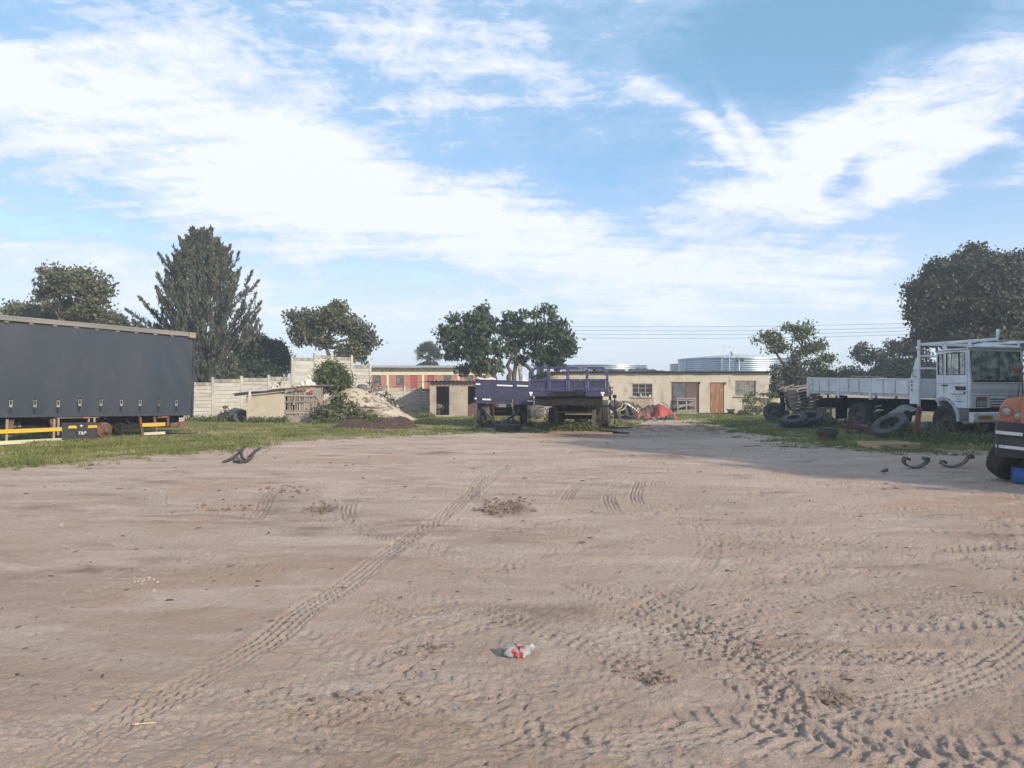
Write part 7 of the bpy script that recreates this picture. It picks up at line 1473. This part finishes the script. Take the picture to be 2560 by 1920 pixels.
# leaf springs on the dirt
SPR = mat('spring_steel', (.075, .065, .058), .7, col2=(.13, .10, .08), nscale=8)
def spring(label, pts, g, rotz):
    mb = MB(); w = .12; n = len(pts); th = .014; vs = []
    for i, (x_, z_) in enumerate(pts):
        a = pts[max(i - 1, 0)]; b = pts[min(i + 1, n - 1)]; t = Vector((b[0] - a[0], 0, b[1] - a[1])).normalized(); nn = Vector((-t.z, 0, t.x)) * th
        vs += [(x_ + nn.x, -w / 2, z_ + nn.z), (x_ - nn.x, -w / 2, z_ - nn.z), (x_ - nn.x, w / 2, z_ - nn.z), (x_ + nn.x, w / 2, z_ + nn.z)]
    fs = [(4 * i + j, 4 * i + (j + 1) % 4, 4 * i + 4 + (j + 1) % 4, 4 * i + 4 + j) for i in range(n - 1) for j in range(4)] + [(3, 2, 1, 0), (4 * n - 4, 4 * n - 3, 4 * n - 2, 4 * n - 1)]
    mb.add(vs, [f[::-1] for f in fs]); o = bpy.data.objects.new('leaf_spring', mb.mesh('leaf_spring')); C.objects.link(o); o.data.materials.append(SPR); o.location = (g.x, g.y, .015); o.rotation_euler = (math.radians(8), 0, rotz); tag(o, label, 'leaf spring', 'leaf springs on the dirt')
    b_ = o.modifiers.new('bevel', 'BEVEL'); b_.width = .004
u1 = [(-.25, .21), (-.17, .215), (-.165, .16)][:0]
A_ = [(-.18, .155), (-.175, .20), (-.265, .215), (-.285, .16), (-.265, .09), (-.20, .04), (-.10, .006), (.02, .0), (.13, .035), (.21, .085), (.255, .14), (.262, .20), (.17, .205), (.165, .15)]
spring('left U-shaped dark leaf spring lying on the dirt left of the orange truck', A_, gp(2289, 1170), .12)
B_ = [(-.20, .06), (-.205, .115), (-.28, .12), (-.30, .06), (-.22, .02), (-.12, .0), (.0, .01), (.10, .045), (.18, .10), (.225, .17), (.235, .25), (.33, .26), (.335, .20), (.27, .19)]
spring('right J-shaped dark leaf spring nearest the orange truck wheel', B_, gp(2388, 1168), -.1)
g_ = gp(2210, 1181); solo('bolt_scrap', 'small dark lump of scrap on the dirt below the left leaf spring', 'scrap', MB().tube([(g_.x - .06, g_.y, .02), (g_.x, g_.y, .03), (g_.x + .06, g_.y, .05)], [.015, .03, .045], 7), SPR, g_)
g_ = gp(2447, 1147); solo('steel_link', 'short pale steel link beside the orange truck wheel', 'link', MB().bar((g_.x - .1, g_.y, .12), (g_.x + .12, g_.y + .1, .10), .05, .03), GREYPAINT, g_)
# blue drum
r = thing('blue_drum', 'cut blue plastic drum on the dirt below the orange truck bumper', 'drum', (X_(2534, 12.95) + .29, 12.95, 0))
part('shell', MB().lathe([(.0, .01), (.27, .012), (.29, .03), (.285, .10), (.292, .12), (.285, .14), (.285, .27), (.29, .285), (.275, .285), (.27, .04), (0, .03)], 36), mat('blue_drum_plastic', (.012, .11, .33), .45, col2=(.015, .09, .26), nscale=4), r)
# steel hoop and dark sheet by the trailer
g_ = gp(488, 1092); r_ = .215; solo('steel_hoop', 'upright dark steel ring standing in the grass behind the trailer end', 'ring', MB().lathe([(r_, -.04), (r_ + .012, -.04), (r_ + .012, .04), (r_, .04), (r_, -.04)], 30, Matrix.Translation((g_.x, g_.y, r_ + .01)) @ Euler((math.radians(88), 0, math.radians(24))).to_matrix().to_4x4()), mat('ring_steel', (.13, .13, .12), .7, col2=(.09, .085, .08)), g_)
g_ = gp(430, 1087); solo('mud_flap_sheet', 'long dark sheet of rubber lying in the grass under the trailer end', 'sheet', MB().grid(lambda u, v: (g_.x - .8 + 1.6 * u, g_.y + .3 * v, .05 + .05 * math.sin(PI * u) + .02 * math.sin(u * 9)), 16, 3), mat('glossy_rubber', (.04, .042, .05), .35), g_)
# strip of old tyre on the dirt
p_ = [gp(*q, z) for q, z in (((560, 1158), .03), ((585, 1150), .05), ((605, 1140), .16), ((612, 1137), .2), ((602, 1144), .12), ((606, 1152), .06), ((616, 1156), .04), ((600, 1160), .03), ((585, 1158), .04), ((616, 1158), .04), ((628, 1150), .05), ((636, 1142), .12), ((648, 1137), .15))]
solo('tyre_strip', 'black tangled strip of old tyre on the dirt in front of the grass', 'rubber strip', MB().tube(p_, .035, 6, smooth=False), TYRE, gp(600, 1158))
# plastic bag in the foreground
g_ = gp(1290, 1640); rr = random.Random(3)
def bagm(u, v):
    a = 2 * PI * u; rad = (1 - abs(2 * v - 1) ** 2.5) ** .5
    x_ = .085 * math.cos(a) * rad * (1 + .2 * math.sin(3 * a + 1)) + .01 * math.sin(9 * v); y_ = .06 * math.sin(a) * rad * (1 + .2 * math.cos(2 * a)); z_ = .038 * v * 1.6 + .012 * math.sin(5 * a + 8 * v) * rad + .010 * math.sin(11 * a + 3 * v) * rad
    return (g_.x + x_, g_.y + y_, .004 + max(0, z_))
bagr = thing('plastic_bag', 'crumpled pale plastic bag with red print lying on the dirt in the foreground', 'plastic bag', (g_.x, g_.y, 0))
part('bag', MB().grid(bagm, 30, 12, smooth=False), mat('bag_plastic', (.22, .235, .23), .5, col2=(.31, .33, .33), nscale=18, col3=(.38, .04, .05), n3=13, lo3=.57, hi3=.60), bagr, world=True)
part('knot', MB().grid(lambda u, v: (g_.x + .11 + .035 * math.cos(2 * PI * u) * math.sin(PI * v), g_.y + .01 + .02 * math.sin(2 * PI * u) * math.sin(PI * v), .055 + .022 * (v - .5) + .01 * math.sin(7 * u + 5 * v)), 12, 6, smooth=False), mat('bag_white', (.48, .50, .51), .5), bagr, world=True)
part('printed_patch', MB().grid(lambda u, v: (g_.x - .005 + .05 * u, g_.y - .064 + .012 * v, .018 + .024 * v + .004 * math.sin(9 * u)), 6, 3, smooth=False), mat('bag_red', (.36, .03, .04), .5), bagr, world=True)
# straw, stones and twigs
g_ = gp(360, 1812); solo('straw_stalk', 'dry straw stalk on the dirt at the lower left', 'straw', MB().tube([(g_.x - .05, g_.y - .01, .008), (g_.x + .05, g_.y + .01, .01)], .003, 5).tube([(g_.x - .05, g_.y - .01, .008), (g_.x - .02, g_.y - .005, .01)], .0045, 5), mat('straw', (.62, .48, .25), .8), g_)
# soil heaps
def heap(name, label, peaks, m, seed, cat, base_amp=.02, nu=90, nv=50, freq=5.0, rough=.06):
    xs = [p[0] for p in peaks]; ys = [p[1] for p in peaks]; R_ = max(p[3] for p in peaks) * 2.0
    x0, x1, y0, y1 = min(xs) - R_, max(xs) + R_, min(ys) - R_ * .8, max(ys) + R_ * .8
    U_, V_ = np.meshgrid(np.linspace(x0, x1, nu), np.linspace(y0, y1, nv)); H = np.zeros_like(U_)
    for (px, py, h, rx, ry) in peaks: H = np.maximum(H, h * (1 - np.clip(np.hypot((U_ - px) / rx, (V_ - py) / ry), 0, 1) ** 1.5))
    H = np.where(H > .001, H, -.15) + (fbm(U_ * freq, V_ * freq, 4, seed, .6) - .5) * rough * 2 * np.clip(H * 6 + .3, 0, 1) - .02
    V = np.stack([U_, V_, H], -1).reshape(-1, 3); a = (np.arange(nv - 1)[:, None] * nu + np.arange(nu - 1)[None, :]).ravel(); F = np.stack([a, a + 1, a + nu + 1, a + nu], -1)
    keep = (V[F][:, :, 2] > -.06).any(axis=1); c = Vector((sum(xs) / len(xs), sum(ys) / len(ys), 0)); V = V - np.array(c); me = npmesh(name, V, F[keep]); me.materials.append(m); me.polygons.foreach_set('use_smooth', np.ones(int(keep.sum()), bool))
    o = bpy.data.objects.new(name, me); C.objects.link(o); o.location = c; tag(o, label, cat); return o
x = lambda p, Y: X_(p, Y)
heap('sand_heap', 'pale building sand heap in front of the precast wall', [(x(880, 37), 37.3, 1.68, 2.6, 2.2), (x(855, 37), 37.0, 1.35, 2.0, 1.8), (x(925, 37), 37.0, 1.15, 2.3, 1.8), (x(960, 37), 36.8, .65, 1.8, 1.5)], mat('building_sand', (.47, .395, .305), .95, col2=(.38, .32, .245), nscale=1.5, bump=.01, bscale=20, col3=(.33, .25, .18), n3=4, lo3=.6, hi3=.75), 3, 'sand heap', freq=1.6, rough=.14)
heap('soil_heap', 'low dark red brown soil heap on the grass', [(x(878, 29), 29.6, .42, 1.1, .8), (x(920, 29), 29.4, .30, 1.0, .7), (x(960, 29), 29.8, .42, 1.0, .8), (x(990, 29), 30.2, .52, .75, .7), (x(845, 29), 29.3, .16, .7, .5), (x(905, 29), 29.2, .26, .9, .6)], mat('dark_soil', (.060, .035, .028), .98, col2=(.095, .055, .04), nscale=6, bump=.03, bscale=12), 9, 'soil heap', freq=4, rough=.10)
# rubble on the flank of the sand heap
rr = random.Random(31); r = thing('rubble_pile', 'broken concrete bits and slabs lying on the flank of the sand heap', 'rubble', (x(900, 36.2), 36.2, 0))
PK = [(x(880, 37), 37.3, 1.68, 2.6, 2.2), (x(855, 37), 37.0, 1.35, 2.0, 1.8), (x(925, 37), 37.0, 1.15, 2.3, 1.8), (x(960, 37), 36.8, .65, 1.8, 1.5)]
for i in range(46):
    u_, v_ = x(rr.uniform(850, 985), 36), rr.uniform(35.2, 36.8); hh = max(h * (1 - min(1, math.hypot((u_ - px) / rx, (v_ - py) / ry)) ** 1.5) for px, py, h, rx, ry in PK)
    part('broken_piece', lump(rr.uniform(.05, .15), rr, i, n=7, sq=(1.4, 1, .5)), mat('rubble_tan', (.36, .32, .26), .9, col2=(.24, .20, .16), rand=.3), r, loc=(u_ - r.location.x, v_ - 36.2, hh + .02), rot=(rr.uniform(-.5, .5), rr.uniform(-.5, .5), rr.uniform(0, 3)))
# poles stacked on the sand heap
r = thing('pole_pile', 'pile of pale grey poles at the foot of the sand heap', 'poles', (x(930, 35.2), 35.2, 0)); rr = random.Random(8)
for i in range(12):
    z_ = .16 + (i % 6) * .11 + rr.uniform(-.02, .03); l_ = rr.uniform(.55, .95); y_ = -.25 + .12 * (i // 6) + rr.uniform(-.04, .04); part('pole', MB().tube([(-l_, y_, z_ + rr.uniform(-.05, .03)), (0, y_, z_ + .02), (l_ * .9, y_ + .05, z_ + rr.uniform(-.05, .03))], .042, 7), mat('pale_pole', (.40, .35, .28), .9, col2=(.28, .24, .19), rand=.25, nscale=5), r)
for (a, b, w) in (((922, 1005), (930, 1014), .14), ((935, 1004), (938, 1015), .12), ((948, 1006), (942, 1016), .10)): part('broken_board', MB().bar(pt(a[0], a[1], 35.1) - r.location, pt(b[0], b[1], 35.1) - r.location, w, .03), mat('pale_chunk', (.50, .45, .37), .9), r)
solo('fallen_plank', 'pale plank lying at the right foot of the sand heap', 'plank', MB().bar(gp(950, 1050, .2) + Vector((0, 0, .3)), gp(1002, 1052, .05), .16, .05), mat('tan_plank', (.36, .27, .19), .9), gp(975, 1051))
solo('dark_tub', 'dark rounded tub half buried on top of the sand heap', 'tub', MB().lathe([(0, .25), (.18, .22), (.28, .1), (.3, -.1)], 16, Matrix.Translation(pt(905, 972, 38.2))), mat('grey_tub', (.12, .12, .12), .8), pt(905, 975, 38.2))
loose_tyre('dark tyre half hidden in the grass between the wall and the low shed', 605, 1048, 35, (math.radians(50), .3, .3), .8, z=.2, m=TYRE_D)
g_ = (x(1827, 45.4), 45.4); r = thing('white_basin', 'white enamel basin on a small dark stand beside the wooden workshop door', 'basin', (g_[0], g_[1], 0))
part('bowl', MB().lathe([(.0, .16), (.18, .17), (.30, .30), (.32, .31), (.30, .32), (.16, .20), (0, .19)], 20), mat('white_enamel', (.72, .72, .70), .35), r); part('stand', MB().b2(-.16, .16, -.14, .14, 0, .155), STEEL_DK, r)
for px, py, s, lb in ((1880, 1031, .16, 'pale rounded stone in front of the board fence'), (1906, 1029, .2, 'long pale stone in front of the board fence')):
    p = pt(px, py, 42.6); m_ = lump(s, rr, 3, n=10, sq=(1.6, .8, .6), rough=.12); m_.v = [(a + p.x, b + p.y, c + .1) for a, b, c in m_.v]; solo('pale_stone', lb, 'stone', m_, mat('pale_stone', (.36, .34, .31), .9), Vector((p.x, p.y, 0)))

# ------------------------------------------------------------------ grass, weeds, litter: uncountable
def grass_blades():
    rng = np.random.default_rng(99); P = []
    for (x0, x1, y0, y1, n) in ((-14, 3, 13, 22, 90000), (-24, 6, 22, 34, 90000), (-20, 14, 34, 46, 45000), (4, 22, 17, 34, 80000)):
        p = np.stack([rng.uniform(x0, x1, n), rng.uniform(y0, y1, n)], 1); P.append(p)
    P = np.concatenate(P); x_, y_ = P[:, 0], P[:, 1]
    vis = (np.abs(x_) < .72 * y_ + .5); P = P[vis]; x_, y_ = P[:, 0], P[:, 1]
    g = grass_cover(x_, y_); pat = fbm(x_ * 1.4, y_ * 1.4, 4, 77, .6); keep = (g > 0.15) & (rng.uniform(0, 1, len(x_)) < np.clip((pat - .36) * 3.6, .05, 1) * g ** 1.5); P = P[keep]; pat = pat[keep]
    n = len(P); k = 3; base = np.repeat(P, k, 0) + rng.normal(size=(n * k, 2)) * .025; pt_ = np.repeat(pat, k); m = len(base)
    tall = np.clip(fbm(base[:, 0] * .5, base[:, 1] * .5, 2, 78) * 2 - .5, .3, 1.4)
    h = (.028 + .065 * rng.uniform(0, 1, m) ** 2) * (.6 + tall); w = .008 + .006 * rng.uniform(0, 1, m); a = rng.uniform(0, 2 * PI, m); lean = rng.normal(size=(m, 2)) * (h * .55)[:, None]
    z0 = np.full(m, -.01); dx = np.stack([np.cos(a), np.sin(a)], 1) * w[:, None]
    wide = 1 + base[:, 1] / 22.0; dx *= wide[:, None]
    v0 = np.column_stack([base - dx, z0]); v1 = np.column_stack([base + dx, z0]); v2 = np.column_stack([base + lean, h])
    V = np.stack([v0, v1, v2], 1).reshape(-1, 3); F = np.arange(m * 3).reshape(m, 3); me = npmesh('grass_blades', V, F, 3)
    dry = np.clip(.25 + .75 * rng.uniform(0, 1, m) * 1.0 - (pt_ - .45) * 1.6 + .8 * (fbm(base[:, 0] * .7, base[:, 1] * .7, 3, 79) - .5), 0, 1)
    at = me.attributes.new('tone', 'FLOAT', 'FACE'); at.data.foreach_set('value', dry.astype(np.float32)); me.materials.append(leaf_mat('grass_blade', (.13, .165, .05), (.30, .29, .115), .35, (.46, .38, .21)))
    o = bpy.data.objects.new('grass', me); C.objects.link(o); o['kind'] = 'stuff'; o['label'] = 'short patchy green and straw coloured grass round the yard'; o['category'] = 'grass'
grass_blades()
def weeds(name, label, areas, lm, seed, size, n, hmax):
    rng = np.random.default_rng(seed); Q = []; T = []
    for (x0, x1, y0, y1, wgt) in areas:
        k = int(n * wgt); c = np.stack([rng.uniform(x0, x1, k), rng.uniform(y0, y1, k)], 1); hh = hmax * rng.uniform(.2, 1, k)
        for j in range(9): Q.append(np.column_stack([c + rng.normal(size=(k, 2)) * .07, hh * rng.uniform(0, 1, k)])); T.append(rng.uniform(0, 1, k))
    P = np.concatenate(Q); T = np.concatenate(T); me = leaf_mesh(name, P, size, rng, T, .4, dirs=np.tile([0, 0, 1.0], (len(P), 1)), jitter=.6); me.materials.append(lm); o = bpy.data.objects.new(name, me); C.objects.link(o); o['kind'] = 'stuff'; o['label'] = label; o['category'] = 'weeds'
weeds('weeds', 'taller weeds along the walls, under the trailers and between the scrap', [(X_(480, 36), X_(616, 36), 35.2, 36, .5), (X_(616, 34), X_(720, 34), 33.7, 34.1, .4), (X_(790, 34), X_(1000, 34), 32.5, 35, 1.2), (X_(1000, 40), X_(1080, 40), 39, 42, .5), (X_(1190, 31), X_(1330, 31), 30.2, 32, .5), (X_(1360, 28.5), X_(1500, 28.5), 28, 31, .8), (X_(1850, 43), X_(1960, 43), 42.4, 43.6, .9), (X_(1940, 33), X_(2120, 33), 29, 34, .8), (X_(2100, 27), X_(2460, 24), 21, 26.5, 1.0), (X_(1190, 40), X_(1230, 40), 38, 40, .3)], L_BUSH, 5, .13, 330, .34)
def litter():
    rng = np.random.default_rng(123); P = []; 
    n = 9000; y = 1 / rng.uniform(1 / 42.0, 1 / 4.0, n); x_ = rng.uniform(-.72, .72, n) * y; g = grass_cover(x_, y)
    keep = (rng.uniform(0, 1, n) < np.where(y > 10, .55, .28)) & (g < .5); x_, y = x_[keep], y[keep]; n = len(x_)
    s = (.004 + .022 * rng.uniform(0, 1, n) ** 8) * (.25 + y / 14); V = []; F = []
    for i in range(n):
        a = rng.uniform(0, PI); L_ = s[i] * rng.uniform(.6, 2.4); w = s[i] * .45; c, d = math.cos(a), math.sin(a); h = s[i] * .5; q = len(V)
        for (u, v, z) in ((-L_, -w, 0), (L_, -w * .6, 0), (L_ * .8, w, 0), (-L_ * .9, w * .8, 0), (-L_ * .6, -w * .5, h), (L_ * .6, -w * .4, h * .8), (L_ * .5, w * .5, h), (-L_ * .6, w * .5, h * .7)): V.append((x_[i] + u * c - v * d, y[i] + u * d + v * c, z + .004))
        F += [(q, q + 1, q + 5, q + 4), (q + 1, q + 2, q + 6, q + 5), (q + 2, q + 3, q + 7, q + 6), (q + 3, q, q + 4, q + 7), (q + 4, q + 5, q + 6, q + 7)]
    me = npmesh('litter_chips', np.array(V), np.array(F)); t = np.repeat(rng.uniform(0, 1, n), 5); at = me.attributes.new('tone', 'FLOAT', 'FACE'); at.data.foreach_set('value', t.astype(np.float32)); me.materials.append(leaf_mat('chip_tones', (.05, .04, .035), (.16, .11, .08), 0, (.60, .52, .42)))
    o = bpy.data.objects.new('chips', me); C.objects.link(o); o['kind'] = 'stuff'; o['label'] = 'small dark chips, twigs and pebbles strewn over the dirt'; o['category'] = 'debris'
litter()

def clods(name, label, spots, m, seed):
    """loose crumbs of dry soil thrown up in small heaps: one uncountable mass"""
    rr = random.Random(seed); mb = MB()
    for (px, py, rx, ry, n, s0) in spots:
        for i in range(n):
            g = gp(px + rr.gauss(0, rx), py + rr.gauss(0, ry)); s = s0 * rr.uniform(.35, 1.3); l = lump(s, rr, i, n=6, rough=.35, sq=(1.3, 1, .7)); a = rr.uniform(0, 6)
            o = len(mb.v); mb.v += [(g.x + x_ * math.cos(a) - y_ * math.sin(a), g.y + x_ * math.sin(a) + y_ * math.cos(a), z_ + s * .25) for x_, y_, z_ in l.v]; mb.f += [tuple(q + o for q in f) for f in l.f]; mb.sm += l.sm
    o = bpy.data.objects.new(name, mb.mesh(name)); C.objects.link(o); o.data.materials.append(m); o['kind'] = 'stuff'; o['label'] = label; o['category'] = 'soil'
clods('soil_clods', 'crumbs of dry soil and rootlets thrown up in small patches on the dirt', [(1250, 1268, 34, 9, 90, .026), (1290, 1258, 26, 6, 40, .022), (800, 1270, 22, 7, 30, .02), (720, 1222, 40, 6, 36, .022), (2085, 1745, 28, 10, 60, .014), (1640, 1700, 30, 8, 24, .012), (900, 1745, 60, 10, 30, .012), (600, 1130, 40, 6, 26, .03), (1800, 1600, 120, 14, 40, .012), (560, 1270, 60, 8, 30, .018), (1080, 1620, 50, 8, 20, .012)], mat('clod_soil', (.22, .155, .115), .95, col2=(.13, .09, .07), nscale=9, bump=.004, bscale=60), 4)
clods('pale_crumbs', 'pale chalky crumbs scattered on the dirt at the left', [(362, 1452, 26, 5, 22, .011), (395, 1478, 14, 3, 8, .012), (150, 1312, 8, 2, 5, .02), (2040, 1118, 30, 6, 18, .02), (1990, 1128, 30, 4, 14, .018)], mat('chalk_crumb', (.40, .345, .285), .9, col2=(.32, .28, .23)), 6)

# ------------------------------------------------------------------ thin air between here and there
mb = MB().b2(-462, 462, -252, 452, -1.0, 13.6)
hzo = part('haze', mb, mat('unused', (1, 1, 1))); hzo['kind'] = 'stuff'
hm = bpy.data.materials.new('thin_air'); hm.use_nodes = True; nt = hm.node_tree; nt.nodes.clear(); ou = nt.nodes.new('ShaderNodeOutputMaterial'); pv = nt.nodes.new('ShaderNodeVolumePrincipled')
pv.inputs['Color'].default_value = (.86, .92, 1.0, 1); pv.inputs['Density'].default_value = 0.0018; pv.inputs['Anisotropy'].default_value = .1
nt.links.new(pv.outputs[0], ou.inputs['Volume']); hzo.data.materials[0] = hm
